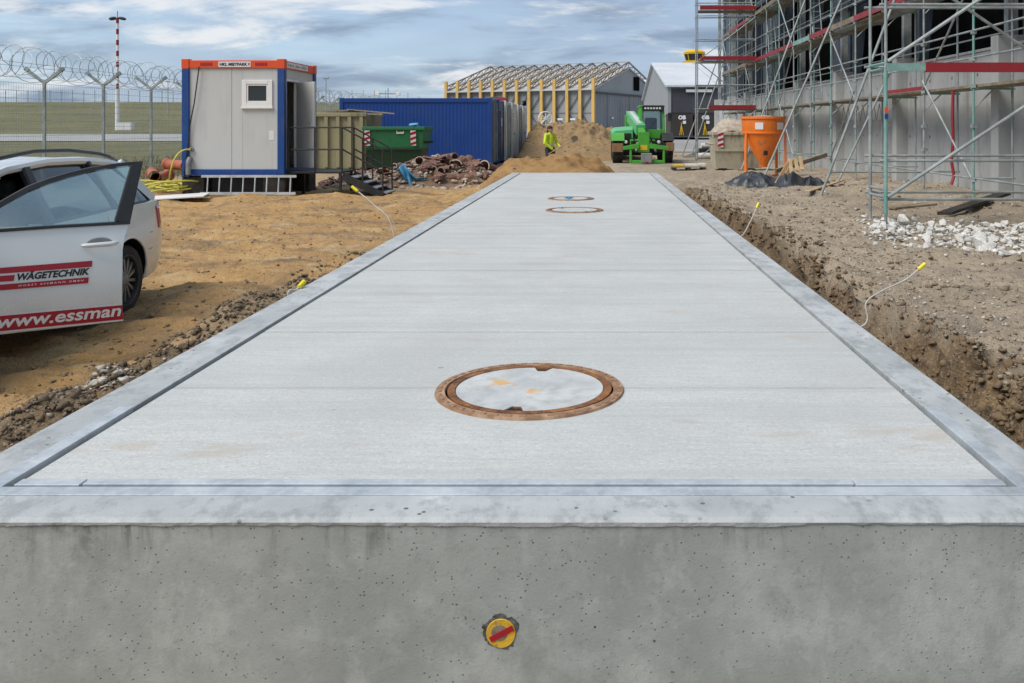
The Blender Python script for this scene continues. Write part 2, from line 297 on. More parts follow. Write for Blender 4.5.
def sandmat(name, c1, c2, c3):
    g = NG(name); a = g.noise(0.9, 6, 0.62); b = g.noise(6, 5, 0.65); c = g.noise(40, 4, 0.65)
    x = g.mix(g.rng(a, 0.32, 0.68), c1, c2); x = g.mix(g.rng(b, 0.5, 0.72, 0, 0.7), x, c3); x = g.mix(g.rng(c, 0.5, 0.8, 0, 0.4), x, sc(c1, 0.6))
    g.bump(g.math('ADD', b, g.math('MULTIPLY', c, 0.4)), 0.6, 0.03); return g.fin(x, 0.95)
m['sandwet'] = sandmat('damp_sand', (0.33, 0.195, 0.075), (0.25, 0.14, 0.052), (0.17, 0.095, 0.036))
m['sanddry'] = sandmat('dry_sand', (0.30, 0.20, 0.098), (0.24, 0.155, 0.075), (0.145, 0.092, 0.045))
# ground: zones come from an attribute (what the soil is there), grain from noise
g = NG('site_ground'); at_ = g.n('ShaderNodeAttribute'); at_.attribute_name = 'zone'; zs = g.n('ShaderNodeSeparateColor'); g.l(at_.outputs['Color'], zs.inputs[0])
n1 = g.noise(0.33, 6, 0.62, (1.3, 0.7, 1)); n2 = g.noise(1.6, 6, 0.65, (0.8, 1.25, 1)); n3 = g.noise(9, 5, 0.65); n4 = g.noise(60, 4, 0.65); nx = g.noise(0.9, 6, 0.66, (0.55, 1.6, 1))
soil = g.mix(g.rng(n1, 0.32, 0.68), (0.33, 0.265, 0.19), (0.42, 0.345, 0.25)); soil = g.mix(g.rng(n2, 0.46, 0.70, 0, 0.85), soil, (0.23, 0.19, 0.15)); soil = g.mix(g.rng(g.noise(5, 6, 0.7), 0.52, 0.7, 0, 0.6), soil, (0.15, 0.125, 0.10))
soil = g.mix(g.rng(nx, 0.54, 0.75, 0, 0.7), soil, (0.48, 0.40, 0.30))
och = g.mix(g.rng(n1, 0.3, 0.66), (0.50, 0.295, 0.105), (0.40, 0.235, 0.09)); och = g.mix(g.rng(nx, 0.47, 0.68, 0, 0.85), och, (0.165, 0.115, 0.07))
och = g.mix(g.rng(n2, 0.50, 0.70, 0, 0.85), och, (0.54, 0.385, 0.20)); och = g.mix(g.rng(g.noise(4.2, 6, 0.7, (0.5, 1.5, 1)), 0.52, 0.70, 0, 0.6), och, (0.14, 0.10, 0.065))
tracks = g.noise(2.2, 4, 0.6, (2.2, 0.16, 1)); och = g.mix(g.rng(tracks, 0.55, 0.72, 0, 0.5), och, (0.19, 0.135, 0.085))
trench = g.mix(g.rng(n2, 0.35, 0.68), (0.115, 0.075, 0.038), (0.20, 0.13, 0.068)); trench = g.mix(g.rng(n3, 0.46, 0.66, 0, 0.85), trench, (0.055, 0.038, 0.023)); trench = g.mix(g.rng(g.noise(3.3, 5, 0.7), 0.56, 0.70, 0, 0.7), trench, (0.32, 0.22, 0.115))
gra = g.mix(g.rng(g.noise(0.09, 6, 0.6), 0.35, 0.65), (0.105, 0.105, 0.038), (0.155, 0.14, 0.06)); gra = g.mix(g.rng(n2, 0.4, 0.7, 0, 0.6), gra, (0.075, 0.083, 0.026))
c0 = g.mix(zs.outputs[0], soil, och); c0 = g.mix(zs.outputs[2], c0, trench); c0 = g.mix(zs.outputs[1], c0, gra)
c0 = g.mix(g.rng(n3, 0.5, 0.75, 0, 0.45), c0, g.mix(0.55, c0, (0.05, 0.04, 0.03))); c0 = g.mix(g.rng(n4, 0.52, 0.70, 0, 0.6), c0, g.mix(0.55, c0, (0.62, 0.56, 0.47))); c0 = g.mix(g.rng(g.noise(38, 5, 0.7), 0.53, 0.68, 0, 0.65), c0, g.mix(0.6, c0, (0.03, 0.022, 0.015)))
g.bump(g.math('ADD', g.math('ADD', n3, g.math('MULTIPLY', n4, 0.35)), g.math('MULTIPLY', n2, 0.8)), 1.0, 0.05)
m['ground'] = g.fin(c0, 0.95)
g = NG('apron'); m['apron'] = g.fin(g.mix(g.rng(g.noise(0.2, 6), 0.35, 0.68), (0.24, 0.235, 0.225), (0.33, 0.32, 0.30)), 0.85)

# ------------------------------------------------------------------ mesh helpers
class MB:
    def __init__(s): s.v = []; s.f = []; s.mi = []; s.cur = 0
    def add(s, vs, fs):
        b = len(s.v); s.v += [tuple(x) for x in vs]; s.f += [tuple(i+b for i in f) for f in fs]; s.mi += [s.cur]*len(fs); return s
    def box(s, x0, x1, y0, y1, z0, z1, M=None):
        vs = [Vector((x, y, z)) for z in (z0, z1) for x, y in ((x0, y0), (x1, y0), (x1, y1), (x0, y1))]
        if M is not None: vs = [M @ v for v in vs]
        return s.add(vs, [(3, 2, 1, 0), (4, 5, 6, 7), (0, 1, 5, 4), (1, 2, 6, 5), (2, 3, 7, 6), (3, 0, 4, 7)])
    def beam(s, p, q, w, h, up=Vector((0, 0, 1))):
        p = Vector(p); q = Vector(q); d = (q-p).normalized(); a = d.cross(up)
        if a.length < 1e-4: a = d.cross(Vector((1, 0, 0)))
        a.normalize(); b = a.cross(d).normalized()
        vs = [c+a*sx*w/2+b*sy*h/2 for c in (p, q) for sx, sy in ((-1, -1), (1, -1), (1, 1), (-1, 1))]
        return s.add(vs, [(3, 2, 1, 0), (4, 5, 6, 7), (0, 1, 5, 4), (1, 2, 6, 5), (2, 3, 7, 6), (3, 0, 4, 7)])
    def tube(s, p, q, r, n=8, r2=None, cap=True): return s.path([p, q], [r, r if r2 is None else r2], n, cap)
    def path(s, pts, r, n=8, cap=True, closed=False):
        pts = [Vector(p) for p in pts]; k = len(pts)
        if isinstance(r, (int, float)): r = [r]*k
        vs = []; ref = None
        for i, p in enumerate(pts):
            d = (pts[min(i+1, k-1)]-pts[max(i-1, 0)])
            d = d.normalized() if d.length > 1e-9 else Vector((0, 0, 1))
            if ref is None: ref = Vector((0, 0, 1)) if abs(d.z) < 0.9 else Vector((1, 0, 0))
            a = d.cross(ref)
            if a.length < 1e-5: a = d.cross(Vector((0.3, 0.5, 0.8)))
            a.normalize(); b = d.cross(a).normalized(); ref = a.cross(d)
            for j in range(n):
                t = 2*math.pi*j/n; vs.append(p+(a*math.cos(t)+b*math.sin(t))*r[i])
        fs = [(i*n+j, i*n+(j+1) % n, (i+1)*n+(j+1) % n, (i+1)*n+j) for i in range(k-1) for j in range(n)]
        if cap: fs += [tuple(range(n-1, -1, -1)), tuple((k-1)*n+j for j in range(n))]
        return s.add(vs, fs)
    def prism(s, poly, z0, z1, M=None):
        n = len(poly); vs = [Vector((x, y, z0)) for x, y in poly]+[Vector((x, y, z1)) for x, y in poly]
        if M is not None: vs = [M @ v for v in vs]
        return s.add(vs, [tuple(range(n-1, -1, -1)), tuple(range(n, 2*n))]+[(i, (i+1) % n, n+(i+1) % n, n+i) for i in range(n)])
    def lathe(s, prof, n=32, M=None, closed=False):
        k = len(prof); vs = []
        for r, z in prof:
            for j in range(n):
                t = 2*math.pi*j/n; vs.append(Vector((r*math.cos(t), r*math.sin(t), z)))
        if M is not None: vs = [M @ v for v in vs]
        rngk = range(k if closed else k-1)
        fs = [(i*n+j, i*n+(j+1) % n, ((i+1) % k)*n+(j+1) % n, ((i+1) % k)*n+j) for i in rngk for j in range(n)]
        if not closed: fs += [tuple(range(n-1, -1, -1)), tuple((k-1)*n+j for j in range(n))]
        return s.add(vs, fs)
    def loft(s, secs, cap=True, closed=True):
        n = len(secs[0]); vs = [p for sec in secs for p in sec]
        fs = [(i*n+j, i*n+(j+1) % n, (i+1)*n+(j+1) % n, (i+1)*n+j) for i in range(len(secs)-1) for j in range(n if closed else n-1)]
        if cap: fs += [tuple(range(n-1, -1, -1)), tuple((len(secs)-1)*n+j for j in range(n))]
        return s.add(vs, fs)
    def mesh(s, name, mats, smooth=False):
        me = bpy.data.meshes.new(name); me.from_pydata(s.v, [], s.f)
        if not isinstance(mats, (list, tuple)): mats = [mats]
        for q in mats: me.materials.append(q)
        if len(mats) > 1: me.polygons.foreach_set('material_index', s.mi)
        if smooth: me.polygons.foreach_set('use_smooth', [True]*len(s.f))
        me.update(); return me
    def build(s, name, mats, parent=None, smooth=False, bevel=0, local=False, recalc=True):
        me = s.mesh(name, mats, smooth)
        if recalc:
            bm = bmesh.new(); bm.from_mesh(me); bmesh.ops.recalc_face_normals(bm, faces=bm.faces); bm.to_mesh(me); bm.free()
        return link(name, me, parent, bevel, local, smooth)
def link(name, me, parent=None, bevel=0, local=False, smooth=False):
    o = bpy.data.objects.new(name, me); C.objects.link(o)
    if parent is not None:
        o.parent = parent
        if parent.type == 'EMPTY' and not local: o.matrix_parent_inverse = Matrix.Translation(-parent.location)
    if bevel:
        b = o.modifiers.new('bevel', 'BEVEL'); b.width = bevel; b.segments = 2; b.limit_method = 'ANGLE'; b.angle_limit = R(35)
    if smooth:
        try: me.set_sharp_from_angle(angle=R(38))
        except Exception: pass
    return o
def tag(o, label, cat, group=None):
    o['label'] = label; o['category'] = cat
    if group: o['group'] = group
    return o
def thing(name, label, cat, loc=(0, 0, 0), group=None, rz=0):
    o = bpy.data.objects.new(name, None); C.objects.link(o); o.location = loc; o.rotation_euler = (0, 0, rz); o.empty_display_size = 0.2
    return tag(o, label, cat, group)
def struct(o): o['kind'] = 'structure'; return o
def stuff(o, label=None, cat=None):
    o['kind'] = 'stuff'
    if label: o['label'] = label; o['category'] = cat
    return o
_tc = {}
def text_mesh(s, size, mat, shear=0.0, bold=0.0, depth=0.001, space=1.0, align='LEFT'):
    cu = bpy.data.curves.new('t', 'FONT'); cu.body = s; cu.size = size; cu.shear = shear; cu.offset = bold; cu.extrude = depth; cu.space_character = space; cu.align_x = align
    cu.resolution_u = 3
    o = bpy.data.objects.new('t', cu); C.objects.link(o); bpy.context.view_layer.update()
    me = bpy.data.meshes.new_from_object(o.evaluated_get(bpy.context.evaluated_depsgraph_get())); bpy.data.objects.remove(o)
    me.materials.clear(); me.materials.append(mat); return me
def fit_text(me, w, h, mat4):
    "scale a text mesh to width w and height h (h None keeps ratio) and place it"
    vs = np.array([v.co for v in me.vertices]); x0, x1 = vs[:, 0].min(), vs[:, 0].max(); y0, y1 = vs[:, 1].min(), vs[:, 1].max()
    fx = w/(x1-x0); fy = fx if h is None else h/(y1-y0)
    me.transform(mat4 @ Matrix.Diagonal((fx, fy, 1, 1)) @ Matrix.Translation((-x0, -y0, 0)))
    return me
def basis(o, xa, ya):
    xa = Vector(xa).normalized(); ya = Vector(ya).normalized(); za = xa.cross(ya)
    return Matrix.Translation(o) @ Matrix((xa, ya, za)).transposed().to_4x4()
ICO = None
def ico():
    global ICO
    if ICO is None:
        bm = bmesh.new(); bmesh.ops.create_icosphere(bm, subdivisions=1, radius=1.0)
        ICO = (np.array([v.co[:] for v in bm.verts]), [tuple(v.index for v in f.verts) for f in bm.faces]); bm.free()
    return ICO
def stones(name, pts, sizes, mat, parent=None, flat=0.65, jit=0.55):
    V, Fc = ico(); n = len(pts); nv = len(V)
    Vs = np.empty((n, nv, 3)); 
    for i in range(n):
        a = rng.random()*6.28; ca, sa = math.cos(a), math.sin(a); sx, sy, sz = sizes[i]*(0.7+0.6*rng.random()), sizes[i]*(0.7+0.6*rng.random()), sizes[i]*flat*(0.7+0.6*rng.random())
        P = V*(1+jit*(rng.random((nv, 1))*2-1))*np.array([sx, sy, sz]); t = (rng.random()-0.5)*0.8
        P = np.stack([P[:, 0], P[:, 1]*math.cos(t)-P[:, 2]*math.sin(t), P[:, 1]*math.sin(t)+P[:, 2]*math.cos(t)], 1)
        Vs[i] = np.stack([P[:, 0]*ca-P[:, 1]*sa, P[:, 0]*sa+P[:, 1]*ca, P[:, 2]], 1)+np.array(pts[i])
    fa = np.array(Fc); faces = (fa[None]+(np.arange(n)*nv)[:, None, None]).reshape(-1, 3)
    return fastmesh(name, Vs.reshape(-1, 3), faces, mat, parent)
def fastmesh(name, V, Fa, mat, parent=None, smooth=False):
    me = bpy.data.meshes.new(name); k = Fa.shape[1]
    me.vertices.add(len(V)); me.vertices.foreach_set('co', np.ascontiguousarray(V, dtype=np.float32).ravel())
    me.loops.add(Fa.size); me.loops.foreach_set('vertex_index', np.ascontiguousarray(Fa, dtype=np.int32).ravel())
    me.polygons.add(len(Fa)); me.polygons.foreach_set('loop_start', np.arange(len(Fa), dtype=np.int32)*k)
    if smooth: me.polygons.foreach_set('use_smooth', np.ones(len(Fa), dtype=bool))
    me.update(calc_edges=True); me.validate(); me.materials.append(mat)
    return link(name, me, parent)
def grid_faces(nx, ny):
    i, j = np.meshgrid(np.arange(nx-1), np.arange(ny-1), indexing='ij'); a = i*ny+j
    return np.stack([a, a+ny, a+ny+1, a+1], -1).reshape(-1, 4)
def chunk_mesh(name, mat, flat=(1, 1, 1), seed=0, cuts=5):
    "an angular broken lump: convex hull of a few random points"
    r = random.Random(seed); bm = bmesh.new()
    for i in range(14):
        v = Vector((r.uniform(-1, 1), r.uniform(-1, 1), r.uniform(-1, 1)))
        v = v.normalized()*r.uniform(0.75, 1.1)
        bm.verts.new((v.x*flat[0], v.y*flat[1], v.z*flat[2]))
    bmesh.ops.convex_hull(bm, input=bm.verts)
    for v in [v for v in bm.verts if not v.link_faces]: bm.verts.remove(v)
    me = bpy.data.meshes.new(name); bm.to_mesh(me); bm.free(); me.materials.append(mat); return me
def put(name, me, parent, loc, rot=(0, 0, 0), scale=1.0):
    o = link(name, me, parent); o.location = loc; o.rotation_euler = rot
    o.scale = (scale,)*3 if isinstance(scale, (int, float)) else scale
    return o

# ------------------------------------------------------------------ weighbridge numbers
XL, XR = -1.757, 1.245            # deck edges
YF, NPAN = 2.67, 18               # deck front, one metre panels
YB = YF+NPAN*1.0
ZD = 0.50                         # deck level
KL, KR = XL-0.205, XR+0.18        # outer faces of the frame
YFACE = 2.435

# ------------------------------------------------------------------ ground
def hgt(X, Y):
    X = np.asarray(X, float); Y = np.asarray(Y, float)
    near = sstep(70, 35, Y)*sstep(40, 20, np.abs(X))
    left = np.interp(Y, [-50, 12, 18, 40], [-0.09, -0.09, 0.0, 0.02])
    right = np.interp(Y, [-50, 6, 20, 40], [0.09, 0.09, 0.10, 0.12])
    base = left+(right-left)*sstep(-1.0, 1.0, X)
    base = base+sstep(5.5, 7.6, X)*0.12*sstep(30, 20, Y)*sstep(0, 8, Y)
    z = base*near+0.05*(1-near)
    # loose bank of spoil along the left frame
    wob = fbm(X*0+3.1, Y, 0.5, 3)*0.5
    fade = sstep(10.5, 7.0, Y)
    z = z+np.exp(-((X-(-2.55+wob*0.5))/0.42)**2)*(0.27*fade+0.05)*sstep(24, 18, Y)*sstep(0.5, 2.5, Y)*(0.75+fbm(X, Y, 1.7, 3))
    # excavated strip along the right frame
    edge = 2.33+fbm(X*0+8.4, Y, 0.9, 4)*0.55+fbm(X*0+1.4, Y, 4.0, 3)*0.16
    bank = 0.30+0.1*np.sin(Y*1.7)
    t = sstep(edge-bank*0.75, edge, X+fbm(X, Y, 5, 4)*0.30)
    tr = (1-t)*sstep(1.3, 1.4, X)*sstep(23.5, 20.5, Y)*sstep(1.0, 2.0, Y)
    floor = -0.26+sstep(1.4, 2.2, X)*0.06+sstep(8, 18, Y)*0.10
    z = z+tr*(floor-z)
    z = z+np.exp(-((X-edge-0.22)/0.22)**2)*0.035*sstep(22, 19, Y)*sstep(1, 3, Y)
    # pit below the bridge
    inp = sstep(KL-0.02, KL+0.08, X)*sstep(KR+0.02, KR-0.08, X)*sstep(2.42, 2.55, Y)*sstep(YB+.2, YB, Y)
    z = z+inp*(-0.3-z)
    # relief
    rough = near*sstep(36, 26, Y)
    z = z+rough*(1-inp)*(fbm(X, Y, 0.45, 4)*0.10+fbm(X*0.55, Y*1.5, 1.9, 4)*0.12*(1-0.5*tr)+fbm(X, Y, 7, 3)*(0.042+0.05*tr*0.6+0.06*np.exp(-((X+2.55)/0.5)**2)*fade+0.26*np.exp(-((X-edge+0.12)/0.24)**2)*sstep(22, 18, Y)))
    ruts = np.sin((X+0.35*Y*0.2+fbm(X*0, Y, 0.2, 2)*1.2)*3.6)
    z = z+rough*sstep(-2.9, -3.5, X)*sstep(-10, -8, X)*0.05*ruts*np.clip(fbm(X, Y, 0.3, 2)+0.4, 0, 1)
    # the airfield slope beyond the fence
    hill = np.interp(Y, [-50, 30, 60, 88, 104, 116, 150, 200, 230, 400, 3000], [0, 0.12, 0.0, -0.05, 0.85, 1.2, 3.4, 7.2, 7.5, 7.2, 7.2])
    hm = sstep(-26, -46, X)*sstep(60, 80, Y)
    z = z+hm*(hill-z)+sstep(-12, -20, X)*sstep(90, 60, Y)*(0.12+fbm(X, Y, 0.5, 3)*0.12)
    return z
def h1(x, y): return float(hgt(np.array([x]), np.array([y]))[0])
def far(a, b, k, g): 
    t = np.linspace(0, 1, k+1)[1:]; return a+(b-a)*t**g
xs = np.concatenate([(-9-far(0, 45, 60, 1.4))[::-1], (np.arange(-9, -3.6, 0.09)), np.arange(-3.6, 3.6, 0.05), np.arange(3.6, 9.3, 0.09), 9.3+far(0, 45, 40, 1.5)])
xs = np.concatenate([(-54-far(0, 3000, 24, 3))[::-1], xs, 54.3+far(0, 3000, 14, 3)])
ys = np.concatenate([(1.5-far(0, 300, 12, 2.5))[::-1], np.arange(1.5, 10, 0.05), np.arange(10, 20, 0.09), np.arange(20, 36, 0.16), 36+far(0, 200, 80, 1.4), 236+far(0, 3500, 14, 2.5)])
GX, GY = np.meshgrid(xs, ys, indexing='ij'); GZ = hgt(GX, GY)
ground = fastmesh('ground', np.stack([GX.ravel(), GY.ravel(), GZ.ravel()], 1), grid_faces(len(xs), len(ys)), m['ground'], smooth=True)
struct(ground)
X, Y = GX.ravel(), GY.ravel()
w1 = fbm(X, Y, 0.5, 4)
edge = 2.33+fbm(X*0+8.4, Y, 0.9, 4)*0.55+fbm(X*0+1.4, Y, 4.0, 3)*0.16
zr = sstep(-0.2, -1.2, X)*(1-np.exp(-((X+2.45)/0.55)**2)*sstep(11, 7, Y)*np.clip(0.95+w1*0.8, 0, 1))*sstep(26, 21.5, Y+w1*3)
zr = np.maximum(zr, sstep(1.2, -1, X)*0.5*sstep(36, 28, Y))
zg = sstep(-12.2, -14.2, X+w1*2)*np.where(Y > 16, 1, 0); zg = np.maximum(zg, sstep(-24, -28, X))
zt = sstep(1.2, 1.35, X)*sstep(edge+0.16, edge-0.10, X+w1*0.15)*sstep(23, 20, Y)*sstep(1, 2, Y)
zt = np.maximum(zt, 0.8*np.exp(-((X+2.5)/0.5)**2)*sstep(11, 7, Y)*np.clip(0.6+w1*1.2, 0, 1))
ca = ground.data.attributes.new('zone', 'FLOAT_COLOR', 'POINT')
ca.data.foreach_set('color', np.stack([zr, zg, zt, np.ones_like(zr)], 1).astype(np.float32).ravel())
# paved apron behind the site, road on the airfield slope
def sheet(name, x0, x1, nx, y0, y1, ny, mat, lift):
    gx, gy = np.meshgrid(np.linspace(x0, x1, nx), np.linspace(y0, y1, ny), indexing='ij')
    return struct(fastmesh(name, np.stack([gx.ravel(), gy.ravel(), hgt(gx, gy).ravel()+lift], 1), grid_faces(nx, ny), mat, smooth=True))
sheet('apron_pavement', -20, 140, 50, 52, 330, 60, m['apron'], 0.03)
sheet('perimeter_road', -230, -38, 70, 90.5, 101.5, 8, m['asphalt'], 0.06)

# loose stones, uncountable
def scatter(n, fx, fy, smin, smax, name, mat, label, lift=0.2, flat=0.65):
    px, py = fx(n), fy(n); s = smin+(smax-smin)*rng.random(n)**3; pz = hgt(px, py)+s*lift
    return stuff(stones(name, np.stack([px, py, pz], 1), s, mat, flat=flat), label, 'stones')
U = lambda a, b: (lambda n: a+(b-a)*rng.random(n))
def near_y(a, b): return lambda n: a+(b-a)*rng.random(n)**1.8
scatter(9000, lambda n: -2.5+0.33*rng.standard_normal(n), near_y(3.2, 10), 0.004, 0.013, 'spoil_stones', m['stone'], 'loose brown stones in the spoil bank left of the slab', 0.2)
scatter(420, lambda n: -2.87+0.14*rng.standard_normal(n), lambda n: 4.85+0.16*rng.standard_normal(n), 0.006, 0.026, 'mortar_crumbs', m['palestone'], 'white mortar crumbs on the spoil bank at left', 0.3)
scatter(1500, U(-9, -2.8), near_y(4, 20), 0.004, 0.018, 'dirt_stones', m['stone'], 'scattered small stones on the ochre dirt at left')
scatter(6000, lambda n: 2.4+0.8*np.abs(rng.standard_normal(n)), near_y(3.5, 21), 0.004, 0.020, 'bank_stones', m['stone'], 'small stones along the top of the trench bank')
scatter(2200, lambda n: 2.45+0.8*np.abs(rng.standard_normal(n)), near_y(3.5, 22), 0.004, 0.020, 'pale_bank_stones', m['palestone'], 'pale stone chips along the top of the trench bank')
scatter(1500, U(1.45, 2.4), near_y(3.2, 18), 0.004, 0.022, 'trench_stones', m['stone'], 'stones on the floor of the trench right of the slab')
scatter(2600, U(3.0, 7.9), near_y(8, 26), 0.005, 0.040, 'yard_stones', m['stone'], 'brown stones scattered over the yard below the scaffold')
scatter(1500, U(3.6, 7.9), near_y(11, 26), 0.005, 0.035, 'pale_yard_stones', m['palestone'], 'pale stone chips over the yard below the scaffold')
och_clod = sandmat('ochre_clod', (0.40, 0.265, 0.12), (0.27, 0.175, 0.09), (0.15, 0.10, 0.06)); soil_clod = sandmat('soil_clod', (0.26, 0.205, 0.15), (0.35, 0.285, 0.21), (0.14, 0.11, 0.085))
scatter(7000, lambda n: -2.8-6.2*rng.random(n)**1.2, near_y(4.2, 20), 0.003, 0.026, 'ochre_crumbs', och_clod, 'ochre earth crumbs strewn over the dirt at left', 0.1, 0.55)
scatter(6500, lambda n: 2.4+5.4*rng.random(n)**1.3, near_y(4, 24), 0.003, 0.028, 'soil_crumbs', soil_clod, 'grey brown earth crumbs strewn over the yard at right', 0.1, 0.55)
# clods on the trench bank
n = 9000; py = 3+16*rng.random(n)**1.6; ed = 2.33+fbm(py*0+8.4, py, 0.9, 4)*0.55+fbm(py*0+1.4, py, 4.0, 3)*0.16
px = ed-0.20+0.20*rng.standard_normal(n); s = 0.005+0.026*rng.random(n)**3
stuff(stones('bank_clods', np.stack([px, py, hgt(px, py)], 1), s, sandmat('earth_clod', (0.14, 0.093, 0.05), (0.21, 0.145, 0.085), (0.07, 0.05, 0.032)), flat=0.8, jit=0.8), 'earth clods on the cut face of the trench', 'clods')
n = 11000; py = 3.0+9*rng.random(n)**1.7; px = -2.5+0.32*rng.standard_normal(n); s = 0.005+0.017*rng.random(n)**2.6
stuff(stones('spoil_clods', np.stack([px, py, hgt(px, py)+s*0.2], 1), s, sandmat('dark_clod', (0.10, 0.07, 0.042), (0.17, 0.125, 0.078), (0.05, 0.037, 0.025)), flat=0.8, jit=0.8), 'dark earth clods on the spoil bank left of the slab', 'clods')
# dry grass along the perimeter fence
n = 9000; px = -15.2+2.6*rng.standard_normal(n); py = 19+24*rng.random(n); pz = hgt(px, py); px = np.where(px > -12.6, px-4, px)
a = rng.random(n)*6.28; L = 0.05+0.13*rng.random(n); ox, oy = np.cos(a)*L*0.5, np.sin(a)*L*0.5; wx, wy = -np.sin(a)*0.012, np.cos(a)*0.012
P = np.stack([np.stack([px-wx, py-wy, pz], 1), np.stack([px+wx, py+wy, pz], 1), np.stack([px+ox, py+oy, pz+L], 1)], 1).reshape(-1, 3)
stuff(fastmesh('grass_tufts', P, np.arange(3*n).reshape(-1, 3), m['grass']), 'dry grass blades along the perimeter fence', 'grass')

# ------------------------------------------------------------------ weighbridge
wb = thing('weighbridge', 'long pale concrete weighbridge platform with steel edged frame', 'weighbridge', (-0.25, YFACE, 0))
MB().box(XL+0.012, XR-0.012, YF+0.012, YB-0.01, 0.1, ZD-0.016).build('deck_slab', m['kerb'], wb)
for k in range(NPAN):
    y0 = YF+k+(0.012 if k == 0 else 0.005); y1 = YF+k+1-0.005
    dz = random.uniform(-0.002, 0.0)
    MB().box(XL+0.014, XR-0.014, y0, y1, ZD-0.0135, ZD-0.004+dz).build('deck_panel', m['deck'], wb, bevel=0.002)
# front edge bar of the deck, in three lengths
for x0, x1, dy in ((XL+0.02, XL+0.215, 0.0), (XL+0.222, XR-0.475, 0.006), (XR-0.468, XR-0.02, 0.0)):
    MB().box(x0, x1, YF-0.012-0.004+dy, YF+0.030, ZD-0.03, ZD+0.0035).build('edge_bar', m['galv'], wb, bevel=0.002)
for sx, xi, xo in ((-1, XL, KL), (1, XR, KR)):
    x0, x1 = sorted((xi+sx*0.012, xo))
    MB().box(x0, x1, YFACE+0.2, YB+0.05, -0.35, ZD).build('side_frame', m['kerb'], wb, bevel=0.006)
    a, b = sorted((xi+sx*0.006, xi+sx*0.062))
    MB().box(a, b, YFACE+0.202, YFACE+0.96, ZD-0.11, ZD+0.004).build('edge_angle', m['galv'], wb, bevel=0.002)
    a, b = sorted((xi+sx*0.004, xi+sx*0.020))
    MB().box(a, b, YFACE+0.962, YB+0.03, ZD-0.11, ZD+0.003).build('edge_angle', m['kerb'], wb, bevel=0.002)
MB().box(KL, KR, YFACE, YFACE+0.197, -0.35, ZD-0.014).build('front_wall', m['face'], wb)
cw = lambda x: float(fbm(np.array([x]), np.array([2.2]), 3.0, 4)[0])
def crest(a, b, c, nx=60):   # worn, uneven capping over the front wall
    secs = []
    for i in range(nx+1):
        x = KL-0.004+(KR-KL+0.008)*i/nx; w = lambda s: random.uniform(-s, s)
        secs.append([Vector((x, YFACE-0.004+w(0.001), ZD-0.019+cw(x)*0.010+w(0.0012))), Vector((x, YFACE-0.0055+w(0.0006), ZD-0.010)), Vector((x, YFACE+0.006, ZD)), Vector((x, YFACE+0.1475, ZD)), Vector((x, YFACE+0.1475, ZD-0.03))])
    return MB().loft(secs)
crest(0, 0, 0, 160).build('front_coping', m['kerb'], wb)
MB().box(XL-0.02, XR+0.02, YFACE+0.149, YFACE+0.207, ZD-0.11, ZD+0.003).build('edge_angle', m['galv'], wb, bevel=0.002)
MB().box(KL, KR, YB+0.052, YB+0.25, -0.35, ZD-0.004).build('end_wall', m['kerb'], wb, bevel=0.006)
# plastic marker cap in the front wall
pc = atY(501, 633, YFACE); r0 = 0.040
Mx = basis(pc, (1, 0, 0), (0, 0, 1))
rim = MB(); prof = []
vs = []; nn = 96
for i in range(nn):
    t = 2*math.pi*i/nn; k = 1.16+0.55*float(fbm(np.array([math.cos(t)*1.3+5]), np.array([math.sin(t)*1.3+5]), 1.5, 4)[0])+(0.16 if math.sin(t) > 0.2 and math.cos(t) < 0.2 else 0)
    vs += [Mx @ Vector((math.cos(t)*r0*0.99, math.sin(t)*r0*0.99, 0.0012)), Mx @ Vector((math.cos(t)*r0*k, math.sin(t)*r0*k, 0.0008))]
rim.add(vs, [(2*i, 2*i+1, (2*i+3) % (2*nn), (2*i+2) % (2*nn)) for i in range(nn)]); 
mc = MB().lathe([(r0, -0.002), (r0, 0.0022), (r0*0.96, 0.0034), (r0*0.9, 0.003)], 36, Mx).build('marker_cap', m['capyellow'], wb, smooth=True)
rim.build('chipped_rim', m['roughedge'], mc)
MB().lathe([(r0*0.56, 0.0025), (r0*0.54, 0.0040)], 24, Mx @ Matrix.Translation((-0.004, 0.002, 0))).build('worn_centre', m['capgrey'], mc)
MB().box(-r0*0.86, r0*0.9, -0.0075, 0.0075, 0.0035, 0.0052, Mx @ Matrix.Rotation(R(28), 4, 'Z') @ Matrix.Translation((0.001, -0.001, 0))).build('red_stripe', m['redsign'], mc)

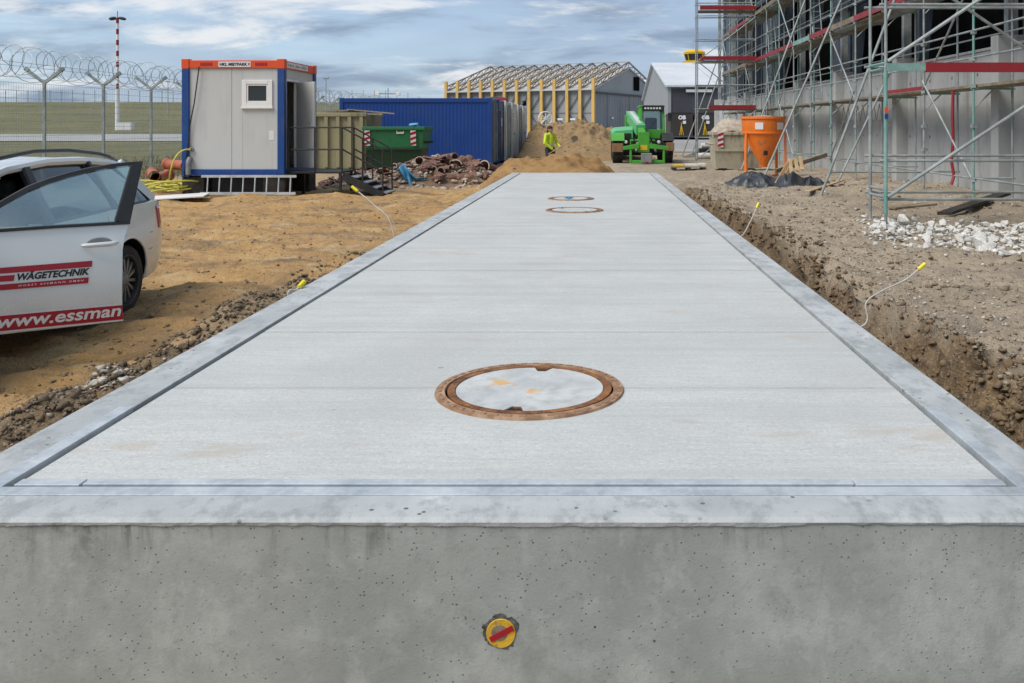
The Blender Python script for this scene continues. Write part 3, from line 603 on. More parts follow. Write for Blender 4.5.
# manhole covers
def manhole(px, py, R0, label, a0, tw):
    p = at(px, py, ZD); t = thing('manhole_cover', label, 'manhole', (p.x, p.y, ZD-0.005), 'manhole covers in the slab', R(a0))
    f = MB()
    f.lathe([(R0, 0.0), (R0-0.004, 0.009), (R0-0.040, 0.011), (R0-0.044, 0.003), (R0-0.044, 0)], 72).build('frame_ring', m['rustpale'], t, local=True, smooth=True)
    r1 = R0-0.051
    MB().lathe([(r1, 0.0), (r1, 0.0095), (r1-0.030, 0.0105), (r1-0.032, 0.002), (r1-0.032, 0)], 72).build('lid_ring', m['rust'], t, local=True, smooth=True)
    # raised lugs round the frame
    lug = MB().box(-0.012, 0.012, -0.007, 0.007, 0, 0.003).mesh('lug', m['rustpale'])
    for i in range(44):
        a = 2*math.pi*i/44; o = link('lug', lug, t, local=True); o.location = ((R0-0.021)*math.cos(a), (R0-0.021)*math.sin(a), 0.0095); o.rotation_euler = (0, 0, a+math.pi/2)
    r2 = r1-0.034; poly = []
    for i in range(96):
        a = 2*math.pi*i/96; rr = r2
        if abs(((a-tw+math.pi) % math.pi)-math.pi/2) < 0.10: rr = r2-0.055
        poly.append((rr*math.cos(a), rr*math.sin(a)))
    MB().prism(poly, 0.001, 0.0095).build('concrete_infill', m['cover'], t, local=True, bevel=0.002)
    MB().lathe([(r1-0.002, 0.0002), (r1-0.002, 0.0012)], 48).build('lid_pan', m['black'], t, local=True)
    for sgn in (1, -1):
        a = tw+sgn*math.pi/2; MB().box(-0.045, 0.045, r2-0.055, r2-0.040, 0.001, 0.006, Matrix.Rotation(a-math.pi/2, 4, 'Z')).build('lifting_slot', m['rust'], t, local=True)
    return t
manhole(530, 388.5, 0.385, 'large rusty rimmed manhole cover nearest the front edge', 0, -0.14)
manhole(574.5, 210, 0.375, 'rusty rimmed manhole cover far along the slab, nearer of the far pair', 20, 0.3)
manhole(571, 198.5, 0.35, 'farthest rusty rimmed manhole cover, with a blue scrap on it', 60, 0.5)
p = at(569, 198.6, ZD+0.01); c = chunk_mesh('blue_scrap', m['bluesheet'], (0.09, 0.05, 0.025), 3); o = put('blue_scrap', c, None, (p.x, p.y, ZD+0.03)); tag(o, 'small blue scrap on the farthest manhole cover', 'scrap')

# earthing conduits with yellow caps that stick out beside the frame
def conduit(pts, label):
    t = thing('conduit', label, 'cable', pts[0], 'conduits with yellow caps along the slab')
    P = [Vector(p) for p in pts]
    # Catmull-Rom
    out = []
    Q = [P[0]*2-P[1]]+P+[P[-1]*2-P[-2]]
    for i in range(1, len(Q)-2):
        for k in range(8):
            u = k/8; a, b, c, d = Q[i-1:i+3]
            out.append(0.5*((2*b)+(c-a)*u+(2*a-5*b+4*c-d)*u*u+(3*b-a-3*c+d)*u**3))
    out.append(P[-1])
    MB().path(out, 0.0065, 8).build('pipe', m['cable'], t, smooth=True)
    d = (out[-1]-out[-3]).normalized(); MB().tube(out[-1]-d*0.02, out[-1]+d*0.06, 0.016, 10).build('end_cap', m['yellowtip'], t, smooth=True)
conduit([(KR+0.01, 7.05, -0.05), atY(860, 327, 7.05), atY(866, 303, 7.1), atY(880, 292, 7.15), atY(905, 280, 7.3), atY(920, 268, 7.35)], 'pale bent conduit with yellow cap, right side nearest the camera')
conduit([(KR+0.01, 11.0, 0.1), atY(739, 238, 11.0), atY(750, 222, 11.1), atY(757, 207, 11.2)], 'pale conduit with yellow cap, farther along the right side')
conduit([(KL+0.0, 8.9, 0.05), atY(391, 224, 8.95), atY(374, 205, 9.0), atY(356, 190, 9.05)], 'straight pale conduit with yellow cap, far left side of slab')
conduit([(KL+0.0, 5.85, 0.1), atY(288, 296, 5.8), atY(296, 290, 5.85), atY(300, 286, 5.9)], 'short pale conduit with yellow cap, left side by spoil bank')

# ------------------------------------------------------------------ perimeter fence with razor wire
FX = -15.0; FY0, FSP, FN = 18.4, 2.9, 17
fen = thing('perimeter_fence', 'tall grey mesh security fence with Y-shaped post tops and razor wire', 'fence', (FX, FY0, 0))
def fpost():
    b = MB(); b.box(-0.035, 0.035, -0.03, 0.03, -0.3, 2.78)
    b.beam((0, 0, 2.74), (-0.50, 0, 3.13), 0.055, 0.075); b.beam((0, 0, 2.74), (0.50, 0, 3.13), 0.055, 0.075)
    b.beam((-0.43, 0, 3.075), (-0.52, 0, 3.145), 0.075, 0.095); b.beam((0.43, 0, 3.075), (0.52, 0, 3.145), 0.075, 0.095)
    return b.mesh('post', m['tube'])
pm_ = fpost(); bay = MB()
for z in np.arange(0.1, 2.71, 0.2): bay.tube((0, 0, z), (0, FSP, z), 0.0045, 4, cap=False)
for y in np.arange(0.08, FSP, 0.1): bay.tube((0.006, y, 0.1), (0.006, y, 2.7), 0.0028, 4, cap=False)
bm_ = bay.mesh('mesh_panel', m['tube'])
for i in range(FN):
    y = FY0+i*FSP; z = h1(FX, y)+0.02
    put('post', pm_, fen, (FX, y, z))
    if i < FN-1: put('mesh_panel', bm_, fen, (FX-0.04, y, (z+h1(FX, y+FSP))/2))
pts = []; tot = FSP*(FN-1); nl = int(tot/0.36)
for i in range(nl*18):
    t = 2*math.pi*i/18; k = i//18; r = 0.40+0.07*math.sin(k*2.3)+0.03*math.sin(k*5.1)
    y = FY0+tot*i/(nl*18)+0.12*math.sin(t*1.0+k)
    pts.append((FX+r*math.cos(t), y, 3.25+r*math.sin(t)+0.03*math.sin(k*1.7)))
MB().path(pts, 0.0085, 4).build('razor_wire', m['tube'], fen)
for dx, dz in ((-0.45, 3.1), (0.45, 3.1), (0, 2.76)):
    MB().tube((FX+dx, FY0, dz+0.1), (FX+dx, FY0+tot, dz+0.1), 0.005, 4).build('line_wire', m['tube'], fen)
# fence on the crest of the airfield slope
ff = thing('crest_fence', 'distant thin post fence along the grassy crest', 'fence', (-95, 203, 7))
pm2 = MB().box(-0.05, 0.05, -0.05, 0.05, -0.4, 2.7).mesh('post', m['tube'])
for i in range(46):
    x = -150+i*2.55
    if x < -36: put('post', pm2, ff, (x, 203, h1(x, 203)))
for dz in (0.9, 1.8, 2.6):
    P = [(x, 203, h1(x, 203)+dz) for x in np.arange(-150, -36, 3)]; MB().path(P, 0.012, 4).build('line_wire', m['tube'], ff)
# masts
def mast(px, ytop, Y, label, r=0.12, style='plain', ybase=None):
    x = (px-VX)*Y/F; z0 = h1(x, Y)-0.1; z1 = HC+(VY-ytop)*Y/F
    t = thing('light_mast', label, 'mast', (x, Y, z0))
    if style == 'striped':
        zs_ = [z0+(z1-z0)*0.37+k*(z1-z0)*0.63/13 for k in range(14)]
        MB().tube((x, Y, z0), (x, Y, zs_[0]), r*1.7, 12, r*1.5).build('lower_pole', m['white'], t, smooth=True)
        for k in range(13): MB().tube((x, Y, zs_[k]), (x, Y, zs_[k+1]), r, 10).build('pole_band', m['red'] if k % 2 == 0 else m['white'], t, smooth=True)
        MB().tube((x, Y, z1), (x, Y, z1+0.9), 0.04, 6).build('finial', m['lamp'], t)
        MB().beam((x-0.75, Y, z1-0.1), (x+0.75, Y, z1-0.1), 0.1, 0.1).build('cross_arm', m['white'], t)
        for sx in (-1, 1):
            MB().lathe([(0.0, -0.22), (0.30, -0.20), (0.46, 0.0), (0.30, 0.16), (0.0, 0.2)], 12, Matrix.Translation((x+sx*0.62, Y, z1-0.05)) @ Matrix.Scale(1.15, 4, (1, 0, 0)) @ Matrix.Rotation(sx*0.25, 4, 'Y')).build('lamp_head', m['lamp'], t, smooth=True)
    else:
        MB().tube((x, Y, z0), (x, Y, z1), r, 8, r*0.6).build('pole', m['tube'], t, smooth=True)
        if style == 'twin':
            MB().beam((x-0.8, Y, z1-0.45), (x+0.8, Y, z1-0.45), 0.06, 0.08).build('cross_arm', m['tube'], t)
            for sx in (-1, 1): MB().box(x+sx*0.8-0.16, x+sx*0.8+0.16, Y-0.12, Y+0.12, z1-0.62, z1-0.30).build('lamp_head', m['white'], t, bevel=0.03)
        else:
            MB().box(x-0.28, x+0.28, Y-0.14, Y+0.14, z1, z1+0.18).build('lamp_head', m['tube'], t, bevel=0.03)
    return t
mast(117.5, 18, 115, 'tall red and white banded light mast on the airfield', 0.17, 'striped')
mast(168, 82, 150, 'thin grey light pole beyond the razor wire, left of the cabin', 0.10)
mast(326, 79, 95, 'thin grey light pole right of the cabin', 0.07)
mast(388, 88, 70, 'twin headed lamp pole behind the blue container', 0.06, 'twin')
p = Vector(((125.5-VX)*113/F, 113, 0)); p.z = h1(p.x, p.y)
t = thing('switch_cabinet', 'small white cabinet beside the banded mast', 'cabinet', p); MB().box(p.x-0.95, p.x+0.95, p.y-0.4, p.y+0.4, p.z, p.z+1.0).build('housing', m['white'], t, bevel=0.04); MB().box(p.x-0.98, p.x+0.98, p.y-0.43, p.y+0.43, p.z+1.0, p.z+1.06).build('lid', m['white'], t)
for sx in (-0.45, 0.45): MB().box(p.x+sx-0.40, p.x+sx+0.40, p.y-0.425, p.y-0.402, p.z+0.1, p.z+0.92).build('cabinet_door', m['white'], t, bevel=0.01)

# ------------------------------------------------------------------ office cabin
cx0, cx1, cy0, cy1, cz0, cz1 = -9.36, -7.04, 20.1, 22.42, 0.49, 3.09
cab = thing('site_cabin', 'grey site cabin with blue frame, orange top rail and open door', 'cabin', (cx0, cy0, 0))
for x in (cx0, cx1-0.16):
    for y in (cy0, cy1-0.16):
        MB().box(x, x+0.16, y, y+0.16, cz0, cz1-0.20).build('corner_post', m['cabblue'], cab, bevel=0.012)
        MB().box(x-0.006, x+0.166, y-0.006, y+0.166, cz1-0.2, cz1+0.02).build('corner_casting', m['orange'], cab, bevel=0.01)
        MB().box(x-0.004, x+0.164, y-0.004, y+0.164, cz0-0.05, cz0+0.0).build('foot_casting', m['cabblue'], cab, bevel=0.01)
fr = MB().box(cx0+0.166, cx1-0.166, cy0+0.01, cy0+0.12, cz1-0.19, cz1-0.01).build('top_rail', m['orange'], cab, bevel=0.008)
MB().box(cx1-0.12, cx1-0.01, cy0+0.166, cy1-0.166, cz1-0.19, cz1-0.01).build('top_rail', m['orange'], cab, bevel=0.008)
MB().box(cx0+0.01, cx0+0.12, cy0+0.166, cy1-0.166, cz1-0.19, cz1-0.01).build('top_rail', m['orange'], cab, bevel=0.008)
MB().box(cx0+0.166, cx1-0.166, cy1-0.12, cy1-0.01, cz1-0.19, cz1-0.01).build('top_rail', m['orange'], cab, bevel=0.008)
MB().box(cx0+0.05, cx1-0.05, cy0+0.05, cy1-0.05, cz1-0.10, cz1-0.04).build('roof', m['cabgrey'], cab)
for a in ((cx0+0.162, cx1-0.162, cy0+0.012, cy0+0.12), (cx0+0.162, cx1-0.162, cy1-0.12, cy1-0.012), (cx0+0.012, cx0+0.12, cy0+0.162, cy1-0.162), (cx1-0.12, cx1-0.012, cy0+0.162, cy1-0.162)):
    MB().box(*a, cz0-0.02, cz0+0.12).build('bottom_rail', m['cabblue'], cab, bevel=0.008)
# front panels with the window cut out
wx0, wx1, wz0, wz1 = (242-VX)*cy0/F, (271.5-VX)*cy0/F, HC-(107-VY)*cy0/F, HC-(80-VY)*cy0/F
xm = (231-VX)*cy0/F; py0, py1 = cy0+0.045, cy0+0.10
for a in ((cx0+0.162, xm-0.004, py0, py1, cz0+0.122, cz1-0.192), (xm+0.004, wx0-0.001, py0, py1, cz0+0.122, cz1-0.192), (wx1+0.001, cx1-0.162, py0, py1, cz0+0.122, cz1-0.192), (wx0, wx1, py0+0.001, py1, cz0+0.122, wz0), (wx0, wx1, py0+0.001, py1, wz1, cz1-0.192)):
    MB().box(*a).build('wall_panel', m['cabgrey'], cab, bevel=0.004)
win = MB()
win.box(wx0-0.01, wx0+0.09, py0-0.03, py0+0.05, wz0, wz1); win.box(wx1-0.09, wx1+0.01, py0-0.03, py0+0.05, wz0, wz1); win.box(wx0+0.09, wx1-0.09, py0-0.03, py0+0.05, wz0, wz0+0.10); win.box(wx0+0.09, wx1-0.09, py0-0.03, py0+0.05, wz1-0.09, wz1)
win = win.build('window', m['white'], cab, bevel=0.006)
ins = MB(); a0, a1, b0, b1 = wx0+0.093, wx1-0.093, wz0+0.103, wz1-0.093
for q in ((a0, a0+0.035, b0, b1), (a1-0.035, a1, b0, b1), (a0+.035, a1-.035, b0, b0+0.035), (a0+.035, a1-.035, b1-0.035, b1)): ins.box(q[0], q[1], py0-0.018, py0+0.03, q[2], q[3])
ins.build('sash', m['white'], win, bevel=0.004)
MB().box(a0+0.03, a1-0.03, py0, py0+0.01, b0+0.03, b1-0.03).build('pane', m['winglass'], win)
MB().box(wx0-0.03, wx1+0.03, py0-0.055, py0-0.001, wz0-0.035, wz0-0.002).build('sill', m['white'], win, bevel=0.004)
# other walls
MB().box(cx0+0.05, cx0+0.10, cy0+0.162, cy1-0.162, cz0+0.122, cz1-0.192).build('wall_panel', m['cabgrey'], cab)
MB().box(cx0+0.162, cx1-0.162, cy1-0.10, cy1-0.05, cz0+0.122, cz1-0.192).build('wall_panel', m['cabgrey'], cab)
MB().box(cx0+0.12, cx1-0.12, cy0+0.12, cy1-0.12, cz0+0.06, cz0+0.118).build('floor_plate', m['oldtimber'], cab)
dy0, dy1, dz1 = cy0+0.20, cy0+0.98, cz0+2.13
MB().box(cx1-0.10, cx1-0.045, dy1+0.05, cy1-0.162, cz0+0.122, cz1-0.192).build('wall_panel', m['cabgrey'], cab)
MB().box(cx1-0.10, cx1-0.044, dy0-0.035, dy1+0.048, dz1+0.05, cz1-0.192).build('wall_panel', m['cabgrey'], cab)
df = MB()
for a in ((dy0-0.03, dy0+0.03, cz0+0.122, dz1+0.048), (dy1-0.0, dy1+0.045, cz0+0.122, dz1+0.048), (dy0+0.03, dy1, dz1, dz1+0.047)): df.box(cx1-0.12, cx1-0.02, *a)
df.build('door_frame', m['white'], cab, bevel=0.005)
Md = Matrix.Translation((cx1-0.015, dy1+0.01, cz0+0.13)) @ Matrix.Rotation(R(-41), 4, 'Z')
dr = MB().box(0.0, 0.76, -0.045, 0.0, 0.0, 2.0, Md).build('door', m['cabgrey'], cab, bevel=0.006)
MB().box(0.66, 0.70, -0.075, -0.0455, 0.95, 1.15, Md).build('handle_plate', m['galv'], dr); MB().beam(Md @ Vector((0.68, -0.09, 1.08)), Md @ Vector((0.56, -0.09, 1.08)), 0.02, 0.02).build('handle', m['galv'], dr)
# signs on the rails
def plate(o, xa, w, h, s, cover=0.86):
    xa = Vector(xa).normalized(); up = Vector((0, 0, 1)); n = xa.cross(up)
    B = basis(o, xa, up)
    pl = MB().box(0, w, 0, h, 0, 0.006, B).build('sign_plate', m['whitevinyl'], cab)
    me = fit_text(text_mesh(s, 0.1, m['ink'], bold=0.004), w*cover, h*0.56, B @ Matrix.Translation((w*0.04, h*0.22, 0.008)))
    link('lettering', me, pl); MB().box(w*0.925, w*0.965, h*0.3, h*0.75, 0.006, 0.009, B).build('sign_mark', m['redsign'], pl)
plate((-8.53, cy0+0.008, cz1-0.165), (1, 0, 0), 0.73, 0.125, 'HKL MIETPARK')
spl = MB().box(cx1-0.008, cx1-0.002, cy0+0.20, cy0+1.65, cz1-0.165, cz1-0.04).build('sign_plate', m['whitevinyl'], cab)
smk = MB()   # side banner, too oblique to read: blurred dark marks
for k in range(13):
    if k not in (4, 8): smk.box(cx1-0.0025, cx1+0.0005, cy0+0.27+k*0.10, cy0+0.33+k*0.10, cz1-0.13, cz1-0.08)
smk.build('faded_marking', m['grey'], spl)
for x0, w in ((-8.94, 0.28), (-7.70, 0.28)):
    s_ = MB()
    for k in range(5): s_.box(x0+k*w/5, x0+(k+0.72)*w/5, cy0+0.004, cy0+0.0085, cz1-0.135, cz1-0.065)
    s_.build('faded_marking', m['redsign'], cab)
MB().box(-7.40, -7.29, py0-0.004, py0-0.0005, 1.27, 1.49).build('sticker', m['whitevinyl'], cab)
# service inlet and drain elbow, power lead
ix, iz = (191-VX)*cy0/F, HC-(149.5-VY)*cy0/F
MB().lathe([(0.05, 0), (0.05, 0.06), (0.035, 0.065), (0.035, 0.03)], 20, basis((ix, py0, iz), (1, 0, 0), (0, 0, 1))).build('hose_inlet', m['grey'], cab, smooth=True)
ex = ix-0.03
MB().path([(ex, py0+0.02, 0.84), (ex, py0-0.06, 0.85), (ex, py0-0.11, 0.80), (ex, py0-0.115, 0.72), (ex, py0-0.115, 0.50)], 0.055, 14).build('drain_elbow', m['grey'], cab, smooth=True)
MB().path([(-8.96, cy0-0.01, 2.93), (-9.0, cy0-0.015, 2.6), (-9.07, cy0-0.012, 2.1), (-9.17, cy0-0.012, 1.6), (-9.2, cy0-0.012, 1.2), (-9.26, cy0-0.012, 0.8), (-9.3, cy0-0.012, 0.4)], 0.013, 6).build('power_lead', m['ink'], cab)
for x in (cx0-0.02, cx1-0.50):
    for y in (cy0+0.05, cy1-0.55): MB().box(x, x+0.50, y, y+0.5, -0.15, cz0-0.05).build('support_block', m['darktimber'], cab, bevel=0.02)
MB().box(cx0+0.55, cx1-0.55, cy0+0.3, cy0+0.4, -0.1, cz0-0.022).build('skirt_board', m['black'], cab)

# landing and steps
st = thing('access_stairs', 'black steel landing and steps with railings at the cabin door', 'stairs', (-6.9, 20.2, 0))
lx0, lx1, ly0, ly1, lz = -7.02, -5.78, 20.25, 21.25, 0.56
MB().box(lx0, lx1, ly0, ly1, lz-0.05, lz).build('landing', m['black'], st, bevel=0.005)
for x in (lx0+0.05, lx1-0.05):
    for y in (ly0+0.04, ly1-0.04): MB().box(x-0.03, x+0.03, y-0.03, y+0.03, -0.1, lz-0.05).build('landing_leg', m['black'], st)
def rod(a, b, name, r=0.019): return MB().tube(a, b, r, 8).build(name, m['black'], st, smooth=True)
for z in (lz+1.0, lz+0.5): rod((lx0+0.02, ly0, z), (lx1, ly0, z), 'rail')
for x in (lx0+0.02, lx0+0.62, lx1): rod((x, ly0, lz-0.02), (x, ly0, lz+1.0), 'baluster')
rod((lx0+0.3, ly1, lz+1.0), (lx1, ly1, lz+1.0), 'rail'); rod((lx1, ly1, lz-0.02), (lx1, ly1, lz+1.0), 'baluster')
sx1, nst = -4.86, 4
for y in (ly0+0.04, ly1-0.04):
    MB().beam((lx1, y, lz-0.10), (sx1, y, 0.0), 0.03, 0.16).build('stringer', m['black'], st)
    d = Vector((sx1-lx1, 0, -lz+0.05))
    rod((lx1, y, lz+1.0), (sx1, y, 1.0+0.05), 'handrail'); rod((lx1, y, lz+0.5), (sx1, y, 0.55), 'rail'); rod((sx1, y, 0.0), (sx1, y, 1.06), 'baluster'); rod(((lx1+sx1)/2, y, 0.25), ((lx1+sx1)/2, y, 1.3), 'baluster')
for k in range(nst):
    x = lx1+0.05+(sx1-lx1-0.05)*(k+0.2)/nst; z = lz-lz*(k+1)/(nst+0.6)
    MB().box(x, x+0.27, ly0+0.06, ly1-0.06, z-0.03, z).build('tread', m['grey'], st, bevel=0.004)

# aluminium ladder lying on its side in front of the cabin
ld = thing('ladder', 'aluminium ladder lying on edge below the cabin', 'ladder', (-8.8, 19.9, 0))
lzg = h1(-7.8, 19.85)
for z in (lzg+0.04, lzg+0.42): MB().beam((-8.85, 19.9+(z-lzg)*0.15, z), (-6.72, 19.9+(z-lzg)*0.15, z), 0.03, 0.055).build('side_rail', m['galv'], ld)
for k in range(8): x = -8.7+k*0.265; MB().tube((x, 19.905, lzg+0.05), (x, 19.96, lzg+0.41), 0.016, 8).build('rung', m['galv'], ld)
# pale board on the ground, yellow hose and pipes
p = at(170, 199.5, 0.02)
def slab(name, cx_, cy_, lx_, ly_, th, rz, mat, label, cat, tilt=(0, 0), z=None, group=None):
    zz_ = (h1(cx_, cy_) if z is None else z)
    o = MB().box(-lx_/2, lx_/2, -ly_/2, ly_/2, 0, th).build(name, mat, None, bevel=min(0.006, th/4))
    o.location = (cx_, cy_, zz_+0.01); o.rotation_euler = (tilt[0], tilt[1], rz); return tag(o, label, cat, group)
slab('formwork_board', -9.1, 19.0, 1.5, 0.7, 0.03, R(12), m['white'], 'pale flat board lying on dirt by the yellow hose', 'board', (R(2), R(-3)), z=0.05)
hp = []
for i in range(0, 900):
    t = i/900; a = t*2*math.pi*11; rr = 0.48+0.16*math.sin(t*37)+0.06*math.sin(t*91); c_ = Vector((-9.95+0.22*math.sin(t*23), 20.3+0.2*math.cos(t*17), 0))
    x, y = c_.x+1.15*rr*math.cos(a), c_.y+rr*math.sin(a)*0.8
    hp.append((x, y, h1(-9.9, 20.3)+0.06+0.24*t*(0.5+0.5*math.sin(a*0.7+t*9))+0.05*abs(math.sin(a*1.3))))
end = Vector(hp[-1])
for t in np.linspace(0, 1, 14)[1:]:
    q0, q1, q2, q3 = end, Vector((-9.45, 19.7, 0.15)), Vector((-9.55, 19.85, 1.15)), Vector((ix, py0-0.065, iz))
    hp.append(tuple(q0*(1-t)**3+q1*3*t*(1-t)**2+q2*3*t*t*(1-t)+q3*t**3))
hs = MB().path(hp, 0.019, 6).build('water_hose', m['hose'], None, smooth=True); tag(hs, 'yellow hose coiled on the ground, plugged into the cabin', 'hose')
for k, (px_, py_, Y_, rz, lab) in enumerate(((153, 174, 21.6, -62, 'terracotta plastic pipe, lower left of three by the cabin'), (165, 176, 21.9, -75, 'terracotta plastic pipe, lowest in the middle by the cabin'), (173, 164.5, 22.3, -48, 'terracotta plastic pipe on top, nearest the cabin wall'))):
    p = atY(px_, py_, Y_); t = thing('drain_pipe', lab, 'pipe', p, 'terracotta pipes by the cabin', R(rz))
    Mx = Matrix.Rotation(R(90), 4, 'Y')
    MB().lathe([(0.125, 0.0), (0.125, 1.3), (0.112, 1.3), (0.112, 0.0)], 24, Mx @ Matrix.Translation((0, 0, -0.3)), True).build('barrel', m['clay'], t, local=True, smooth=True)
    MB().lathe([(0.15, -0.16), (0.15, 0.0), (0.1255, 0.02), (0.1255, -0.16)], 24, Mx @ Matrix.Translation((0, 0, -0.3)), True).build('socket', m['clay'], t, local=True, smooth=True)

# ------------------------------------------------------------------ container row, ends towards the slab
def container(x0, x1, y0, y1, z0, h, mat, matend, label, kind):
    t = thing('office_container', label, 'container', ((x0+x1)/2, y0, z0), 'row of office containers')
    z1 = z0+h
    # profiled long sides: one corrugated sheet each
    def corr(yy, sgn):
        b = MB(); n_ = 40; vs = []
        for i in range(n_*4+1):
            k = i % 4; x = x0+0.15+(x1-x0-0.30)*i/(n_*4); d = 0.0 if k in (0, 1) else 0.007
            vs += [(x, yy+sgn*d, z0+0.16), (x, yy+sgn*d, z1-0.18)]
        b.add(vs, [(2*i, 2*i+2, 2*i+3, 2*i+1) for i in range(n_*4)]); return b.build('side_sheet', mat, t, recalc=False)
    corr(y0+0.03, 1); corr(y1-0.03, -1)
    for x in (x0, x1-0.15):
        for y in (y0, y1-0.12): MB().box(x, x+0.15, y, y+0.12, z0, z1).build('corner_post', mat, t, bevel=0.01)
    for y in (y0+0.002, y1-0.102):
        MB().box(x0+0.15, x1-0.15, y, y+0.10, z0+0.01, z0+0.16).build('bottom_rail', mat, t); MB().box(x0+0.15, x1-0.15, y, y+0.10, z1-0.18, z1-0.01).build('top_rail', mat, t, bevel=0.01)
    MB().box(x0+0.02, x1-0.02, y0+0.105, y1-0.105, z1-0.09, z1-0.03).build('roof', mat, t)
    MB().box(x0+0.02, x1-0.02, y0+0.105, y1-0.105, z0+0.04, z0+0.12).build('floor_frame', mat, t)
    MB().box(x0+0.03, x0+0.08, y0+0.122, y1-0.122, z0+0.12, z1-0.09).build('end_wall', mat, t)
    MB().box(x1-0.08, x1-0.03, y0+0.122, y1-0.122, z0+0.12, z1-0.09).build('end_wall', matend, t)
    if kind == 'doors':
        for a, b in ((y0+0.13, (y0+y1)/2-0.01), ((y0+y1)/2+0.01, y1-0.13)):
            d = MB().box(x1-0.032, x1+0.004, a, b, z0+0.16, z1-0.2).build('door', matend, t, bevel=0.008)
            for q in (0.3, 0.7): y = a+(b-a)*q; MB().tube((x1+0.025, y, z0+0.12), (x1+0.025, y, z1-0.16), 0.017, 8).build('locking_bar', m['tube'], d)
    else:
        a = (y0+y1)/2-0.45
        d = MB().box(x1-0.032, x1+0.006, a, a+0.9, z0+0.17, z0+2.15).build('door', matend, t, bevel=0.008); MB().box(x1+0.006, x1+0.05, a+0.06, a+0.12, z0+1.1, z0+1.2).build('handle', m['grey'], d)
        if kind == 'plate': MB().box(x1+0.0065, x1+0.010, a+0.3, a+0.6, z0+1.5, z0+1.85).build('door_notice', m['whitevinyl'], d)
    return t
yb = 34.5; bw = 2.12
zc = 0.10
container(-9.95, -4.03, yb, yb+bw, zc, 2.60, m['contblue'], m['contshade'], 'bright blue office container with its long side facing the slab', 'doors')
container(-9.95, -4.0, yb+bw+0.05, yb+2*bw, zc, 2.60, m['contblue'], m['contshade'], 'blue container just behind the front blue one, with a door notice', 'plate')
labs = ['white container end next to the second blue container', 'white container, second of the white ones from the blue', 'white container, third of the white ones from the blue', 'white container farthest back, beside the sand heap']
for k in range(4): container(-9.9, -3.92+0.06*k, yb+(2+k*1.1)*bw+0.1, yb+(3+k*1.1)*bw+0.15, zc, 2.62-0.02*k, m['contwhite'], m['contwhite'], labs[k], 'door' if k % 2 else 'doors')
# clutter on the white container roof
o = MB().box(-0.25, 0.25, -0.2, 0.2, 0, 0.14).build('roof_box', m['red'], None, bevel=0.02); o.location = (-4.15, 39.3, zc+2.60); tag(o, 'small red box on the first white container roof', 'box')
o = put('folded_sheet', chunk_mesh('folded_sheet', m['ink'], (0.6, 0.5, 0.16), 5), None, (-4.5, 41.2, zc+2.74)); tag(o, 'crumpled dark sheet on the white container roof', 'sheet')

# ------------------------------------------------------------------ olive roll-off container and boards
oc = thing('roll_off_container', 'beige olive ribbed open container behind the steps', 'container', (-10.6, 30.4, 0))
ox0, ox1, oy0, oy1, oz1 = -13.4, -7.85, 30.4, 32.6, 2.0
for a in ((ox0, ox1, oy0, oy0+0.06), (ox0, ox1, oy1-0.06, oy1), (ox0, ox0+0.06, oy0+.06, oy1-.06), (ox1-0.06, ox1, oy0+.06, oy1-.06)): MB().box(*a, 0.15, oz1).build('side_wall', m['olive'], oc)
MB().box(ox0+.06, ox1-.06, oy0+.06, oy1-.06, 0.15, 0.25).build('floor', m['olive'], oc)
rib = MB().box(-0.06, 0.06, -0.09, 0, 0.2, oz1-0.08).mesh('rib', m['olive'])
for k in range(14): put('rib', rib, oc, (ox0+0.2+k*0.4, oy0, 0))
for y in (oy0-0.10, oy1-0.04): MB().box(ox0, ox1+0.03, y, y+0.14, oz1-0.08, oz1+0.06).build('top_rim', m['olive'], oc, bevel=0.02)
MB().box(ox0, ox1+0.04, oy0-0.08, oy0+0.04, 0.02, 0.15).build('skid', m['black'], oc); MB().box(ox0, ox1+0.04, oy1-0.1, oy1, 0.02, 0.15).build('skid', m['black'], oc)
slab('scrap_board', -7.9, 31.3, 1.6, 0.5, 0.05, R(10), m['palerubble'], 'pale scrap board lying across the olive container rim', 'board', (0, R(5)), z=oz1+0.07)
slab('scrap_board', -8.9, 31.5, 1.2, 1.5, 0.06, R(-15), m['oldtimber'], 'weathered board on the olive container, left of the pale one', 'board', (0, R(-3)), z=oz1+0.07)

